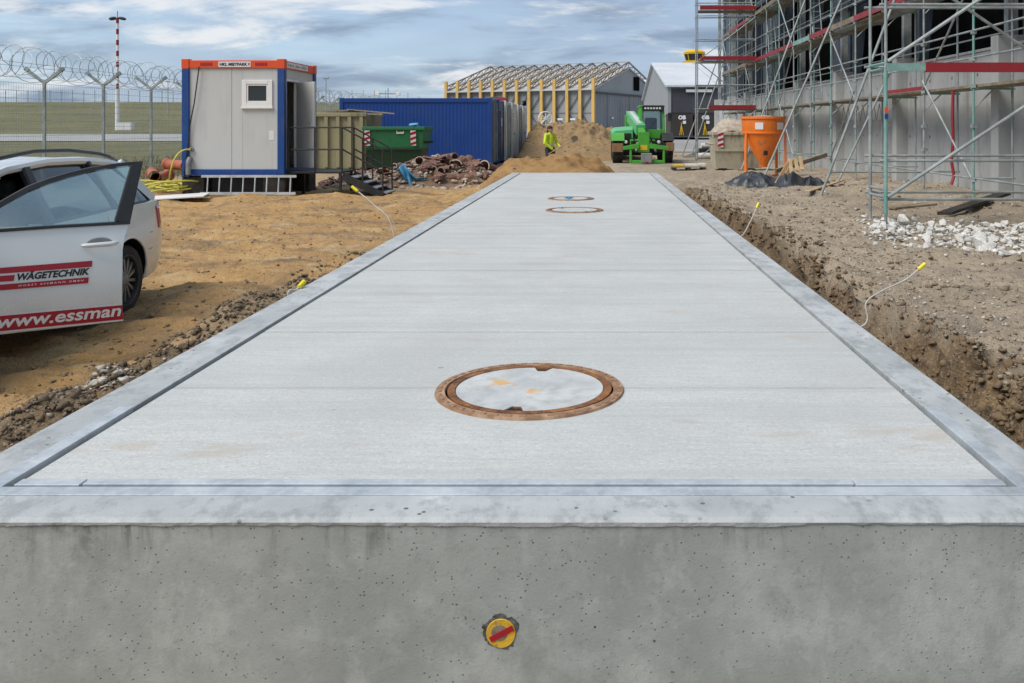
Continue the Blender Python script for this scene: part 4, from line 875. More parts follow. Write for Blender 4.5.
# ------------------------------------------------------------------ skips
def skip(t, W0, W1, D0, D1, H, mats, marks):
    "trapezoid skip built round the origin, front towards -Y; W0/D0 bottom, W1/D1 top"
    hb = H*0.55
    def ring(w, d, z, s=0): return [Vector((-w/2, -d/2, z)), Vector((w/2, -d/2, z)), Vector((w/2, d/2, z)), Vector((-w/2, d/2, z))]
    wm_, dm_ = W0+(W1-W0)*0.72, D0+(D1-D0)*0.72
    low, mid, top = ring(W0, D0, 0.08), ring(wm_, dm_, hb), ring(W1, D1, H)
    inn, inm, inl = ring(W1-0.08, D1-0.08, H), ring(wm_-0.08, dm_-0.08, hb), ring(W0-0.08, D0-0.08, 0.14)
    MB().add(low+mid, [(0, 1, 5, 4), (1, 2, 6, 5), (2, 3, 7, 6), (3, 0, 4, 7), (3, 2, 1, 0)]).build('lower_body', mats[1], t, local=True, recalc=False)
    MB().add(mid+top, [(0, 1, 5, 4), (1, 2, 6, 5), (2, 3, 7, 6), (3, 0, 4, 7)]).build('upper_body', mats[0], t, local=True, recalc=False)
    MB().add(inl+inm+inn, [(4, 5, 1, 0), (5, 6, 2, 1), (6, 7, 3, 2), (7, 4, 0, 3), (8, 9, 5, 4), (9, 10, 6, 5), (10, 11, 7, 6), (11, 8, 4, 7), (0, 1, 2, 3)]).build('inner_sheet', mats[1], t, local=True, recalc=False)
    rim_ = MB(); w, d = W1/2, D1/2
    rim_.box(-w-0.05, w+0.05, -d-0.05, -d+0.06, H-0.06, H+0.05); rim_.box(-w-0.05, w+0.05, d-0.06, d+0.05, H-0.06, H+0.05); rim_.box(-w-0.05, -w+0.06, -d+0.06, d-0.06, H-0.06, H+0.05); rim_.box(w-0.06, w+0.05, -d+0.06, d-0.06, H-0.06, H+0.05)
    rim_.build('rim', mats[0], t, local=True, bevel=0.015)
    MB().beam((-wm_/2-0.02, -dm_/2-0.01, hb), (wm_/2+0.02, -dm_/2-0.01, hb), 0.05, 0.07).build('rib', mats[1], t, local=True)
    for sx in (-0.6, 0.6): MB().box(sx*W0/2-0.06, sx*W0/2+0.06, -D0/2, D0/2, 0, 0.08).build('skid', m['black'], t, local=True)
    for sx in (-1, 1):
        for y in (-0.35, 0.35): MB().tube((sx*(wm_/2+0.03), y*D0, hb+0.2), (sx*(wm_/2+0.18), y*D0, hb+0.2), 0.04, 10).build('lifting_lug', mats[1], t, local=True)
    if marks:
        for sx in marks:
            f = (hb+0.25-hb)/(H-hb); yy = -(dm_+(D1-dm_)*0.5)/2-0.012; B = basis((sx-0.09, yy-0.03, hb+0.10), (1, 0, 0), (0, -(D1-dm_)/2, H-hb))
            mk = MB().box(0, 0.18, 0, 0.5, 0, 0.006, B).build('warning_plate', m['whitevinyl'], t, local=True)
            for q in range(3): MB().prism([(0, q*0.17), (0.18, q*0.17+0.06), (0.18, q*0.17+0.145), (0, q*0.17+0.085)], 0.0062, 0.009, B).build('red_band', m['redsign'], mk)
gs = thing('skip', 'green steel skip with red and white warning plates', 'skip', (-6.70, 30.2, h1(-6.6, 30)+0.02))
skip(gs, 1.50, 1.98, 1.0, 1.5, 1.50, (m['skipgreen'], m['skipdark']), (-0.86, 0.66))
wmk = MB()   # worn white marking, no longer readable
for x0_, z0_, w_, h_ in ((0.10, 1.315, 0.035, 0.10), (0.14, 1.312, 0.05, 0.05), (0.20, 1.316, 0.04, 0.07), (0.25, 1.312, 0.055, 0.06), (0.31, 1.32, 0.03, 0.09)): wmk.box(x0_, x0_+w_, -0.762, -0.752, z0_, z0_+h_)
wmk.build('worn_marking', m['whitevinyl'], gs, local=True)
o = put('plastic_bag', chunk_mesh('plastic_bag', m['bluesheet'], (0.22, 0.18, 0.16), 9), None, (-6.1, 30.0, 1.62)); tag(o, 'pale blue plastic bag on top of the green skip', 'bag')
cs = thing('skip', 'dirty cream skip heaped with debris beside the orange hopper', 'skip', (4.66, 29.6, h1(4.6, 29.5)+0.02))
skip(cs, 1.50, 1.62, 1.2, 1.4, 1.22, (m['cream'], m['cream']), (-0.62,))
hx, hy = np.meshgrid(np.linspace(-0.82, 0.82, 30), np.linspace(-0.7, 0.7, 26), indexing='ij'); hz = 1.16+0.62*np.clip(1-(hx/0.85)**2, 0, 1)**0.7*np.clip(1-(hy/0.75)**2, 0, 1)**0.7+fbm(hx, hy, 3.1, 4)*0.16
o = fastmesh('debris_heap', np.stack([hx.ravel()+4.62, hy.ravel()+29.6, hz.ravel()+0.1], 1), grid_faces(30, 26), m['palerubble']); tag(o, 'pale rubble heaped in the cream skip', 'debris')

# ------------------------------------------------------------------ heap of broken red-brown clay blocks
rb = thing('clay_rubble_heap', 'heap of broken red-brown clay pieces in front of the blue container', 'rubble', (-5, 25, 0))
cms = [chunk_mesh('broken_block', m['redrubble'], f, k) for k, f in enumerate(((1, 0.7, 0.55), (1.2, 0.6, 0.4), (0.8, 0.8, 0.6), (1.3, 0.9, 0.22), (1.0, 0.5, 0.5)))]
def shard(seed, ang, L_, r_):
    rr = random.Random(seed); b = MB(); sec = []
    for i in range(5):
        x = -L_/2+L_*i/4; j0, j1 = rr.uniform(-0.2, 0.2), rr.uniform(-0.2, 0.2); xo = rr.uniform(-0.08, 0.08)*(i in (0, 4))
        an = np.linspace(-ang/2+j0*(i in (0, 4)), ang/2+j1, 9)
        sec.append([Vector((x+xo, r_*math.sin(a), r_*math.cos(a)-r_*0.5)) for a in an]+[Vector((x+xo, (r_-0.09)*math.sin(a), (r_-0.09)*math.cos(a)-r_*0.5)) for a in reversed(an)])
    b.loft(sec); b.mi = [0]*len(b.f)
    for k_ in (len(b.f)-1, len(b.f)-2): b.mi[k_] = 1
    return b.mesh('pipe_shard', [m['redrubble'], m['palerubble']])
shm = [shard(70+k, a_, L_, r_) for k, (a_, L_, r_) in enumerate(((2.2, 1.9, 0.62), (3.0, 1.5, 0.6), (1.6, 2.0, 0.7), (4.2, 1.6, 0.55)))]
cpm = [chunk_mesh('mortar_lump', m['palerubble'], f, 20+k) for k, f in enumerate(((1, 0.7, 0.5), (1.2, 0.8, 0.3)))]
def heapz(x, y):
    f = max(0, 1-((x+5.1)/2.6)**2)*max(0, 1-((y-25.6)/2.6)**2); return h1(x, y)+(0.22+0.34*sstep(-6.2, -4.6, x))*f**0.7
for k in range(150):
    x = random.uniform(-7.3, -2.95); y = 23.3+4.6*random.random()
    s = random.uniform(0.10, 0.26)*(1.25 if x > -5 else 0.9); z = heapz(x, y)
    pale = random.random() < 0.2
    if not pale and random.random() < 0.6:
        put('pipe_shard', random.choice(shm), rb, (x, y, z+s*0.3), (random.uniform(-.5, .5), random.uniform(-.6, .6), random.uniform(0, 6)), s*1.15); continue
    put('mortar_lump' if pale else 'broken_block', random.choice(cpm if pale else cms), rb, (x, y, z+s*0.15), (random.uniform(-.7, .7), random.uniform(-.7, .7), random.uniform(0, 6)), s*(0.6 if pale else 1))
px = np.array([random.uniform(-7.4, -2.6) for _ in range(900)]); py = np.array([random.uniform(22.4, 28) for _ in range(900)])
ps = 0.02+0.08*rng.random(900)**2; pz = np.array([heapz(a, b) for a, b in zip(px, py)])
o = stones('rubble_crumbs', np.stack([px, py, pz], 1), ps, m['palerubble'], rb); o['kind'] = 'stuff'
gx, gy = np.meshgrid(np.linspace(-8, -2.2, 50), np.linspace(22.2, 28.5, 50), indexing='ij'); gz = np.vectorize(heapz)(gx, gy)-0.06
fastmesh('rubble_bed', np.stack([gx.ravel(), gy.ravel(), gz.ravel()], 1), grid_faces(50, 50), sandmat('rubble_dust', (0.17, 0.10, 0.065), (0.22, 0.15, 0.10), (0.10, 0.07, 0.05)), rb, True)
# blue sheet draped over a bent bar
p0 = atY(410, 187, 23.2)
nb, nh = 16, 18; V = []
for i in range(nb):
    for j in range(nh):
        u = i/(nb-1); v = j/(nh-1)
        x = -0.34+0.75*u*(0.45+0.55*(1-v))+0.1*math.sin(v*3)*(1-u); z = v*0.60*(1-0.55*abs(u-0.42)*1.2)+(-0.02 if v == 0 else 0)
        if u > 0.5 and v < 0.55: z = max(z, 0.22*(u-0.5)*2)
        V.append((p0.x+x, p0.y+0.12*math.sin(u*9+v*4)+0.06*math.sin(u*21), max(z, 0)+p0.z+0.02))
bs = fastmesh('plastic_sheet', np.array(V), grid_faces(nb, nh), m['bluesheet'], smooth=True); sm = bs.modifiers.new('thick', 'SOLIDIFY'); sm.thickness = 0.008
tag(bs, 'light blue plastic sheet standing on the red rubble', 'sheet')
o = put('insulation_lump', chunk_mesh('insulation_lump', m['timber'], (0.30, 0.2, 0.2), 33), None, atY(466, 182, 23.4)+Vector((0, 0, 0.02))); tag(o, 'cream foam lump right of the red rubble', 'lump')

# ------------------------------------------------------------------ estate car, front towards the camera, driver's door open
# local axes: x to the car's left side (towards the slab), y from front bumper to tail, z up
CARY = R(1.5)
wx_, wy_ = (127.5-VX)*8.0/F, 8.0            # outer face of the rear left wheel
car = thing('estate_car', 'silver white estate car with its driver door wide open', 'car', (0, 0, 0), None, CARY)
HWID, RAX, FAX, CLEN = 0.90, 3.66, 0.90, 4.66
rl = Matrix.Rotation(CARY, 3, 'Z') @ Vector((HWID-0.02, RAX, 0))
zg_ = -0.12
car.location = (wx_-rl.x, wy_-rl.y, zg_)
def csec(y, zb, zw, hw, zt, crown):
    "closed section of the lower body at station y: sill zb, waist zw, half width hw, top zt (bonnet or shelf)"
    pts = [(0, zb), (hw*0.82, zb), (hw*0.95, zb+0.05), (hw*0.985, zb+0.20), (hw, zb+(zw-zb)*0.45), (hw*0.995, zb+(zw-zb)*0.66), (hw*0.975, zb+(zw-zb)*0.82), (hw*0.955, zw-0.012), (hw*0.93, zw), (hw*0.80, zt-0.004), (hw*0.4, zt+crown*0.8), (0, zt+crown)]
    full = pts+[(-x, z) for x, z in reversed(pts[1:-1])]
    return [Vector((x, y, z)) for x, z in full]
secs = [csec(0.0, 0.30, 0.56, 0.62, 0.58, 0.01), csec(0.06, 0.24, 0.62, 0.74, 0.64, 0.01), csec(0.25, 0.20, 0.70, 0.84, 0.73, 0.02), csec(0.55, 0.19, 0.78, 0.885, 0.80, 0.03), csec(0.95, 0.19, 0.85, 0.90, 0.87, 0.035),
        csec(1.35, 0.19, 0.90, 0.90, 0.93, 0.03), csec(1.7, 0.19, 0.925, 0.90, 0.93, 0.0), csec(2.4, 0.19, 0.945, 0.90, 0.945, 0), csec(3.1, 0.19, 0.965, 0.905, 0.965, 0), csec(3.66, 0.20, 0.98, 0.905, 0.98, 0), csec(4.1, 0.22, 0.985, 0.885, 0.985, 0), csec(4.38, 0.25, 0.98, 0.845, 0.985, 0), csec(4.55, 0.28, 0.95, 0.775, 0.955, 0), csec(4.66, 0.34, 0.90, 0.64, 0.90, 0)]
def smooth_secs(secs, k=4):
    out = []
    for i in range(len(secs)-1):
        a, b, c, d = secs[max(i-1, 0)], secs[i], secs[i+1], secs[min(i+2, len(secs)-1)]
        for q in range(k):
            u = q/k; out.append([0.5*((2*B)+(Cc-A)*u+(2*A-5*B+4*Cc-D)*u*u+(3*B-A-3*Cc+D)*u**3) for A, B, Cc, D in zip(a, b, c, d)])
    return out+[secs[-1]]
body = MB().loft(smooth_secs(secs)).build('body', [m['car'], m['trim']], car, smooth=True, local=True)
cuts = []
for y in (FAX, RAX):
    for sx in (-1, 1): cuts.append(MB().lathe([(0.375, 0.0), (0.375, 0.40)], 40, Matrix.Translation((0.62 if sx > 0 else -1.02, y, 0.315)) @ Matrix.Rotation(R(90), 4, 'Y')))
cuts.append(MB().box(-0.70, 0.70, 1.42, 4.42, 0.36, 1.4))              # cabin and load space
cuts.append(MB().box(0.60, 1.2, 1.46, 2.50, 0.33, 1.4))                # open doorway
tmp = []
for cmb in cuts:
    cutter = cmb.build('cutter_temp', m['trim'], None); cutter.parent = car; tmp.append(cutter)
    bo = body.modifiers.new('cut', 'BOOLEAN'); bo.operation = 'DIFFERENCE'; bo.solver = 'EXACT'; bo.object = cutter
bpy.context.view_layer.update()
newme = bpy.data.meshes.new_from_object(body.evaluated_get(bpy.context.evaluated_depsgraph_get()))
body.modifiers.clear(); body.data = newme
for t_ in tmp: bpy.data.objects.remove(t_)
print('BODY', len(newme.polygons))
newme.materials.clear(); newme.materials.append(m['car']); newme.materials.append(m['trim'])
for f in newme.polygons:
    c = f.center
    ins = (abs(c.x) < 0.705 and 1.41 < c.y < 4.46 and c.z < 0.97) or (min(abs(c.y-FAX), abs(c.y-RAX)) < 0.38 and abs(c.x) < 0.875 and c.z < 0.70 and abs(math.hypot(c.z-0.315, min(abs(c.y-FAX), abs(c.y-RAX)))-0.375) < 0.03) or (abs(abs(c.x)-0.62) < 0.01)
    if ins: f.material_index = 1
    f.use_smooth = True
newme.set_sharp_from_angle(angle=R(30))
# greenhouse: roof skin, pillars, glass
def gh(y, z, hw): return (y, z, hw)
roofst = [(1.62, 1.13, 0.62), (1.95, 1.29, 0.635), (2.3, 1.375, 0.645), (2.8, 1.415, 0.645), (3.3, 1.41, 0.635), (3.8, 1.375, 0.62), (4.12, 1.325, 0.60), (4.26, 1.275, 0.585)]
rs = []
for y, z, hw in roofst:
    top = [Vector((hw*math.sin(a)/math.sin(1.2), y, z+0.055*(math.cos(a*0.9)-math.cos(1.08)))) for a in np.linspace(-1.2, 1.2, 13)]
    bot = [Vector((p.x*0.985, p.y, p.z-0.028)) for p in reversed(top)]
    rs.append(top+bot)
MB().loft(smooth_secs(rs[1:], 3)).build('roof', m['car'], car, smooth=True, local=True)
def ga(y):  # waist half width and height near station y
    ysv = [1.2, 1.7, 2.4, 3.1, 3.66, 4.1, 4.38]; return float(np.interp(y, ysv, [0.83, 0.845, 0.85, 0.855, 0.85, 0.825, 0.785])), float(np.interp(y, ysv, [0.885, 0.93, 0.948, 0.968, 0.983, 0.985, 0.98]))
def ro(y): 
    return float(np.interp(y, [r_[0] for r_ in roofst], [r_[2] for r_ in roofst])), float(np.interp(y, [r_[0] for r_ in roofst], [r_[1] for r_ in roofst]))
for sx in (1, -1):
    def P(yb_, yt_, o=0.0):
        a, za = ga(yb_); b, zb = ro(yt_); return Vector((sx*(a+o), yb_, za-0.02)), Vector((sx*(b+o), yt_, zb))
    for (yb_, yt_, w, mt) in ((1.28, 2.0, 0.07, m['car']), (2.52, 2.52, 0.10, m['trim']), (3.50, 3.42, 0.06, m['trim']), (4.30, 4.02, 0.16, m['car'])):
        a, b = P(yb_, yt_); MB().beam(a, b, w if yt_ != 2.0 else 0.07, 0.05, Vector((sx, 0, 0.3))).build('pillar', mt, car, bevel=0.012, local=True)
    # cant rail along the roof edge
    pts = [Vector((sx*ro(y)[0]*0.995, y, ro(y)[1]-0.008)) for y in np.linspace(1.95, 4.2, 14)]
    MB().path(pts, 0.036, 8).build('cant_rail', m['car'], car, smooth=True, local=True)
    pts = [Vector((sx*0.56, 2.02, 1.405))]+[Vector((sx*0.56, y, ro(y)[1]+0.062+0.018*math.sin((y-2.0)/2.1*math.pi))) for y in np.linspace(2.15, 3.95, 12)]+[Vector((sx*0.56, 4.1, 1.365))]
    MB().path(pts, 0.017, 8).build('roof_rail', m['trim'], car, smooth=True, local=True)
    quads = [(2.58, 3.47, 2.58, 3.39), (3.55, 4.22, 3.47, 3.94)]+([(1.36, 2.47, 2.06, 2.47)] if sx < 0 else [])
    for y0_, y1_, t0_, t1_ in quads:
        n_ = 8; V = []
        for i in range(n_+1):
            u = i/n_; a, b = P(y0_+(y1_-y0_)*u, t0_+(t1_-t0_)*u)
            a.z += 0.02; b.z -= 0.045
            for v in np.linspace(0, 1, 5): q = a.lerp(b, v); V.append((q.x+sx*0.012*math.sin(v*math.pi), q.y, q.z))
        o = fastmesh('side_window', np.array(V), grid_faces(n_+1, 5), m['darkglass'], smooth=True); o.parent = car
        a0_, b0_ = P(y0_, t0_); a1_, b1_ = P(y1_, t1_)
        tr_ = MB()
        pa_ = [Vector(V[i*5]) for i in range(n_+1)]; pb_ = [Vector(V[i*5+4]) for i in range(n_+1)]
        tr_.path(pa_+pb_[::-1]+[pa_[0]], 0.014, 6); tr_.build('window_seal', m['trim'], o, local=True)
def screen(name, yb_, zb_, hb_, yt_, zt_, ht_):
    V = []
    for u in np.linspace(0, 1, 7):
        for v in np.linspace(-1, 1, 11):
            y = yb_+(yt_-yb_)*u+(0.12 if yt_ > yb_ else -0.05)*(v*v); V.append((v*(hb_+(ht_-hb_)*u), y, zb_+(zt_-zb_)*u-0.02*v*v))
    o = fastmesh(name, np.array(V), grid_faces(7, 11), m['darkglass'], smooth=True); o.parent = car; return o
screen('windscreen', 1.20, 0.93, 0.80, 1.95, 1.34, 0.60); screen('rear_window', 4.47, 0.96, 0.70, 4.18, 1.31, 0.55)
tg = MB().loft([[Vector((x, 4.46+0.02*0, 0.97)) for x in (-0.72, 0.72)]+[Vector((x, 4.42, 0.97)) for x in (0.72, -0.72)], [Vector((x, 4.28, 1.28)) for x in (-0.585, 0.585)]+[Vector((x, 4.22, 1.28)) for x in (0.585, -0.585)]])
# bumper, lights, lines
def skinpt(y, f, o=0.0):
    "point on the left flank: f from sill 0 to waist 1"
    ysv = [s_[0].y for s_ in secs]; k = [0, 1, 2, 3, 4, 5, 6, 7, 8]
    xs_ = []; zs2 = []
    for idx in range(1, 9):
        xs_.append(float(np.interp(y, ysv, [s_[idx].x for s_ in secs]))); zs2.append(float(np.interp(y, ysv, [s_[idx].z for s_ in secs])))
    z = zs2[0]+(zs2[-1]-zs2[0])*f
    return Vector((float(np.interp(z, zs2, xs_))+o, y, z))
for sx in (1, -1):
    def fl(y, f, o): p_ = skinpt(y, f, o); return (sx*p_.x, p_.y, p_.z)
    def patch(name, y0_, y1_, f0, f1, mat, o=0.008, slant=0.0):
        V = [fl(y0_+(y1_-y0_)*u+slant*v, f0+(f1-f0)*v, o) for u in np.linspace(0, 1, 9) for v in np.linspace(0, 1, 7)]
        ob = fastmesh(name, np.array(V), grid_faces(9, 7), mat, smooth=True); ob.parent = car
        md = ob.modifiers.new('thick', 'SOLIDIFY'); md.thickness = 0.010; md.offset = 0; return ob
    patch('tail_light', 4.30, 4.60, 0.64, 0.92, m['tail'], 0.006)
    patch('head_light', 0.12, 0.5, 0.70, 0.95, m['grey'], 0.006)
    def line(ys_, f, o=0.0, r=0.0035): return MB().path([fl(y, f, o) for y in ys_], r, 5).build('panel_gap', m['trim'], car, local=True)
    line(np.linspace(4.05, 4.62, 12), 0.42); line(np.linspace(4.08, 4.62, 12), 0.62)
    MB().path([fl(2.54, f, 0) for f in np.linspace(0.02, 1, 10)], 0.0035, 5).build('panel_gap', m['trim'], car, local=True)
    MB().path([fl(3.34-0.28*max(0, 0.55-f), f, 0) for f in np.linspace(0.5, 1, 8)], 0.0035, 5).build('panel_gap', m['trim'], car, local=True)
    MB().beam(fl(3.05, 0.72, 0.02), fl(3.26, 0.735, 0.02), 0.022, 0.03).build('door_handle', m['car'], car, bevel=0.008, local=True)
    # wheel arch lips
    for yc in (FAX, RAX):
        pts = []
        for a in np.linspace(-0.15, math.pi+0.15, 26):
            y, z = yc+0.378*math.cos(a), 0.315+0.378*math.sin(a)
            if z > 0.22: q = skinpt(y, 0.5); zz0 = skinpt(y, 0).z; zz1 = skinpt(y, 1).z; q = skinpt(y, min(max((z-zz0)/(zz1-zz0), 0), 1)); pts.append((sx*(q.x+0.001), y, z))
        MB().path(pts, 0.010, 6).build('arch_lip', m['car'], car, smooth=True, local=True)
MB().box(-0.26, 0.26, 4.655, 4.668, 0.62, 0.73).build('number_plate', m['whitevinyl'], car, local=True)
tg.build('tailgate', m['car'], car, bevel=0.01, local=True)
MB().box(-0.6, 0.6, 0.35, 4.3, 0.185, 0.21).build('underbody', m['trim'], car, local=True)
# wheels
def wheel(x, y, sx):
    w = MB().lathe([(0.20, -0.10), (0.235, -0.108), (0.295, -0.100), (0.316, -0.07), (0.322, 0.0), (0.316, 0.07), (0.295, 0.100), (0.235, 0.108), (0.20, 0.10)], 40, Matrix.Rotation(R(90), 4, 'Y'), True)
    t = w.build('wheel', m['rubber'], car, smooth=True, local=True); t.location = (x, y, 0.316)
    # lathe axis z -> x ; outer side at sx
    rim_ = MB().lathe([(0.232, -0.06), (0.236, 0.103), (0.222, 0.106), (0.212, 0.085), (0.208, -0.06)], 40, Matrix.Rotation(R(90*sx), 4, 'Y'), True).build('rim', m['alloy'], t, smooth=True)
    MB().lathe([(0.21, 0.0), (0.21, 0.01)], 32, Matrix.Rotation(R(90*sx), 4, 'Y')).build('spoke_shade_disc', m['black'], t)  # black disc stands in for the shade behind the spokes
    b = MB()
    for k in range(14):
        a = 2*math.pi*k/14; Mx = Matrix.Rotation(R(90*sx), 4, 'Y') @ Matrix.Rotation(a, 4, 'Z')
        b.add([Mx @ Vector(q) for q in ((0.045, -0.010, 0.088), (0.045, 0.010, 0.088), (0.215, 0.030, 0.078), (0.215, 0.000, 0.078), (0.045, -0.010, 0.05), (0.045, 0.010, 0.05), (0.215, 0.030, 0.05), (0.215, 0.000, 0.05))], [(0, 3, 2, 1), (4, 5, 6, 7), (0, 1, 5, 4), (1, 2, 6, 5), (2, 3, 7, 6), (3, 0, 4, 7)])
    b.build('spokes', m['alloy'], t)
    MB().lathe([(0.062, 0.04), (0.060, 0.088), (0.04, 0.096), (0.0, 0.097)], 20, Matrix.Rotation(R(90*sx), 4, 'Y')).build('hub_cap', m['alloy'], t, smooth=True)
for y in (FAX, RAX):
    for sx in (1, -1): wheel(sx*(HWID-0.125), y, sx)
# interior
def seat(x, y):
    s_ = MB().box(x-0.25, x+0.25, y-0.5, y, 0.42, 0.58).build('seat', m['seat'], car, bevel=0.05, local=True)
    MB().beam((x, y-0.04, 0.52), (x, y+0.18, 1.08), 0.48, 0.13, Vector((0, 1, 0))).build('backrest', m['seat'], s_, bevel=0.05); MB().box(x-0.13, x+0.13, y+0.14, y+0.24, 1.10, 1.28).build('headrest', m['seat'], s_, bevel=0.04)
seat(0.38, 2.45); seat(-0.38, 2.45)
sb = MB().box(-0.66, 0.66, 2.9, 3.35, 0.40, 0.58).build('rear_bench', m['seat'], car, bevel=0.05, local=True); MB().beam((0, 3.35, 0.5), (0, 3.52, 1.05), 1.3, 0.13, Vector((0, 1, 0))).build('backrest', m['seat'], sb, bevel=0.05)
MB().box(-0.69, 0.69, 1.25, 1.62, 0.55, 0.93).build('dashboard', m['trim'], car, bevel=0.05, local=True)
stw = MB(); stw.path([(0.38+0.18*math.cos(a), 1.78+0.06*math.sin(a), 0.88+0.17*math.sin(a)) for a in np.linspace(0, 2*math.pi, 25)], 0.014, 6); stw.build('steering_wheel', m['trim'], car, smooth=True, local=True)
# black seal round the doorway
MB().path([(0.87, 1.44, 0.80), (0.87, 1.46, 0.40), (0.87, 1.5, 0.32), (0.87, 2.45, 0.32), (0.87, 2.5, 0.4), (0.87, 2.5, 0.93), (0.655, 2.5, 1.36), (0.64, 2.2, 1.33), (0.645, 1.98, 1.27), (0.83, 1.36, 0.93)], 0.013, 6).build('door_seal', m['trim'], car, smooth=True, local=True)

# open door, laid out in its own plane (s along the door from the hinge, z up)
hinge = Vector((-4.25, 5.65)); dd = Vector((0.822, 0.57)).normalized()
def onplane(px, py):
    k = (px-VX)/F   # X = k*Y
    s_ = (k*hinge.y-hinge.x)/(dd.x-k*dd.y); Y_ = hinge.y+dd.y*s_; return s_, HC-(py-VY)*Y_/F
DB = basis((hinge.x, hinge.y, 0), (dd.x, dd.y, 0), (0, 0, 1))      # local z = outwards towards the camera
CI = (Matrix.Translation(car.location) @ Matrix.Rotation(CARY, 4, 'Z')).inverted()
DBL = CI @ DB
sill = [onplane(129.5, 223), onplane(60, 227), onplane(0, 231.5)]
low = [onplane(129.5, 223), onplane(124.5, 236), onplane(122.2, 250), onplane(121.6, 285), onplane(121.8, 306), onplane(123.2, 320.5)]
zb_ = low[-1][1]
pb = [(0.02, sill[-1][1]-0.02)]; 
outline = low+[(0.06, zb_-0.015), (0.0, zb_+0.05), (0.0, sill[-1][1]-0.03)]+[sill[2], sill[1]]
# outer skin with a gentle crown: rows between bottom and sill
def door_grid(off, ns=30, nz=44):
    V = []
    zt = np.interp
    redge = sorted([(z, s_) for s_, z in low])
    for i in range(ns+1):
        for j in range(nz+1):
            v = j/nz; u = i/ns
            z = zb_+v*(sill[0][1]-zb_)
            smax = float(np.interp(z, [q[0] for q in redge], [q[1] for q in redge]))
            s_ = 0.0+smax*u
            zz0 = zb_+v*((sill[0][1]+(sill[2][1]-sill[0][1])*(1-u)*1.0)-zb_)
            d = 0.014+0.104*v*(1-v)-0.02*v
            V.append(DBL @ Vector((s_, zz0, d+off)))
    return V, ns+1, nz+1
V, a_, b_ = door_grid(0.0); V2, _, _ = door_grid(-0.11)
door = MB(); n_ = len(V); door.add(V+V2, [tuple(f) for f in grid_faces(a_, b_).tolist()]+[tuple(reversed([i+n_ for i in f])) for f in grid_faces(a_, b_).tolist()])
per = [i*b_ for i in range(a_)]+[(a_-1)*b_+j for j in range(1, b_)]+[i*b_+b_-1 for i in range(a_-2, -1, -1)]+[j for j in range(b_-2, 0, -1)]
door.f += [(per[i], per[(i+1) % len(per)], per[(i+1) % len(per)]+n_, per[i]+n_) for i in range(len(per))]; door.mi += [0]*len(per)
dob = door.build('front_door', m['car'], car, smooth=True, local=True); dob['label'] = 'open driver door with red and white lettering'
# window frame, leaning inwards like the car's side glass
LEAN = 0.30; ZS = sill[0][1]; NO = Vector((dd.y, -dd.x))
_onp = onplane
def onplane(px, py):
    s_, z = _onp(px, py)
    for _ in range(8):
        h_ = hinge-NO*LEAN*max(z-ZS, 0); k = (px-VX)/F; s_ = (k*h_.y-h_.x)/(dd.x-k*dd.y); z = HC-(py-VY)*(h_.y+dd.y*s_)/F
    return s_, z
class _Lean:
    def __matmul__(self, v): return DBL @ Vector((v.x, v.y, v.z-LEAN*max(v.y-ZS, 0)))
DBW = _Lean()
topc = [onplane(0, 201.5), onplane(14, 193.5), onplane(28, 186), onplane(48, 178.5), onplane(70, 172), onplane(90, 167.5), onplane(111, 164), onplane(128, 162), onplane(143, 161)]
tin = [onplane(0, 207), onplane(14, 199), onplane(28, 191.5), onplane(48, 183.5), onplane(70, 176.5), onplane(90, 171.5), onplane(111, 167.5), onplane(124, 166), onplane(131, 165.3)]
ext0 = (topc[0][0]-0.28, topc[0][1]-0.155); ext1 = (tin[0][0]-0.22, tin[0][1]-0.13)
strip = MB(); A = [ext0]+topc; B_ = [ext1]+tin
strip.loft([[DBW @ Vector((a[0], a[1], 0.004)), DBW @ Vector((b[0], b[1], 0.004)), DBW @ Vector((b[0], b[1], -0.05)), DBW @ Vector((a[0], a[1], -0.05))] for a, b in zip(A, B_)]).build('window_frame', m['trim'], dob, bevel=0.004)
rear = MB().prism([onplane(143.2, 160.6), onplane(131, 165.2), onplane(114.5, 221.2), onplane(130, 223.2)], -0.05, 0.006, DBW).build('quarter_trim', m['trim'], dob, bevel=0.006)
MB().prism([onplane(130, 221.2), onplane(60, 225), onplane(0, 229), (0.02, sill[2][1]+0.00), (0.02, sill[2][1]-0.022), onplane(0, 232), onplane(60, 227.8), onplane(130, 224)], -0.05, 0.012, DBW).build('waist_seal', m['trim'], dob)
MB().prism([onplane(130.5, 165.6), onplane(111, 167.8), onplane(90, 171.8), onplane(70, 176.8), onplane(48, 183.8), onplane(28, 191.8), onplane(14, 199.3), onplane(0, 207.3), ext1, (0.05, sill[2][1]), onplane(60, 225.5), onplane(115, 221.5)][::-1], -0.025, -0.021, DBW).build('door_window', m['glass'], dob)
onplane = _onp
def dz_(z, s_=0.6):
    u = min(max(s_/1.13, 0), 1); v = (z-zb_)/(sill[0][1]+(sill[2][1]-sill[0][1])*(1-u)-zb_); return 0.014+0.104*v*(1-v)-0.02*v
def decal(name, pts, mat, off=0.003, th=0.0015):
    "flat vinyl following the crown of the door skin"
    q = [Vector(onplane(*p_)) for p_ in pts]; V = []; V2 = []; k, l = 14, 8
    for i in range(k+1):
        for j in range(l+1):
            u, v = i/k, j/l; e = q[0].lerp(q[3], u).lerp(q[1].lerp(q[2], u), v)
            V.append(DBL @ Vector((e.x, e.y, dz_(e.y, e.x)+off))); V2.append(DBL @ Vector((e.x, e.y, dz_(e.y, e.x)+off+th)))
    fs = grid_faces(k+1, l+1).tolist(); n_ = len(V)
    return MB().add(V+V2, [tuple(f) for f in fs]+[tuple(i+n_ for i in f) for f in fs]).build(name, mat, dob, recalc=False)
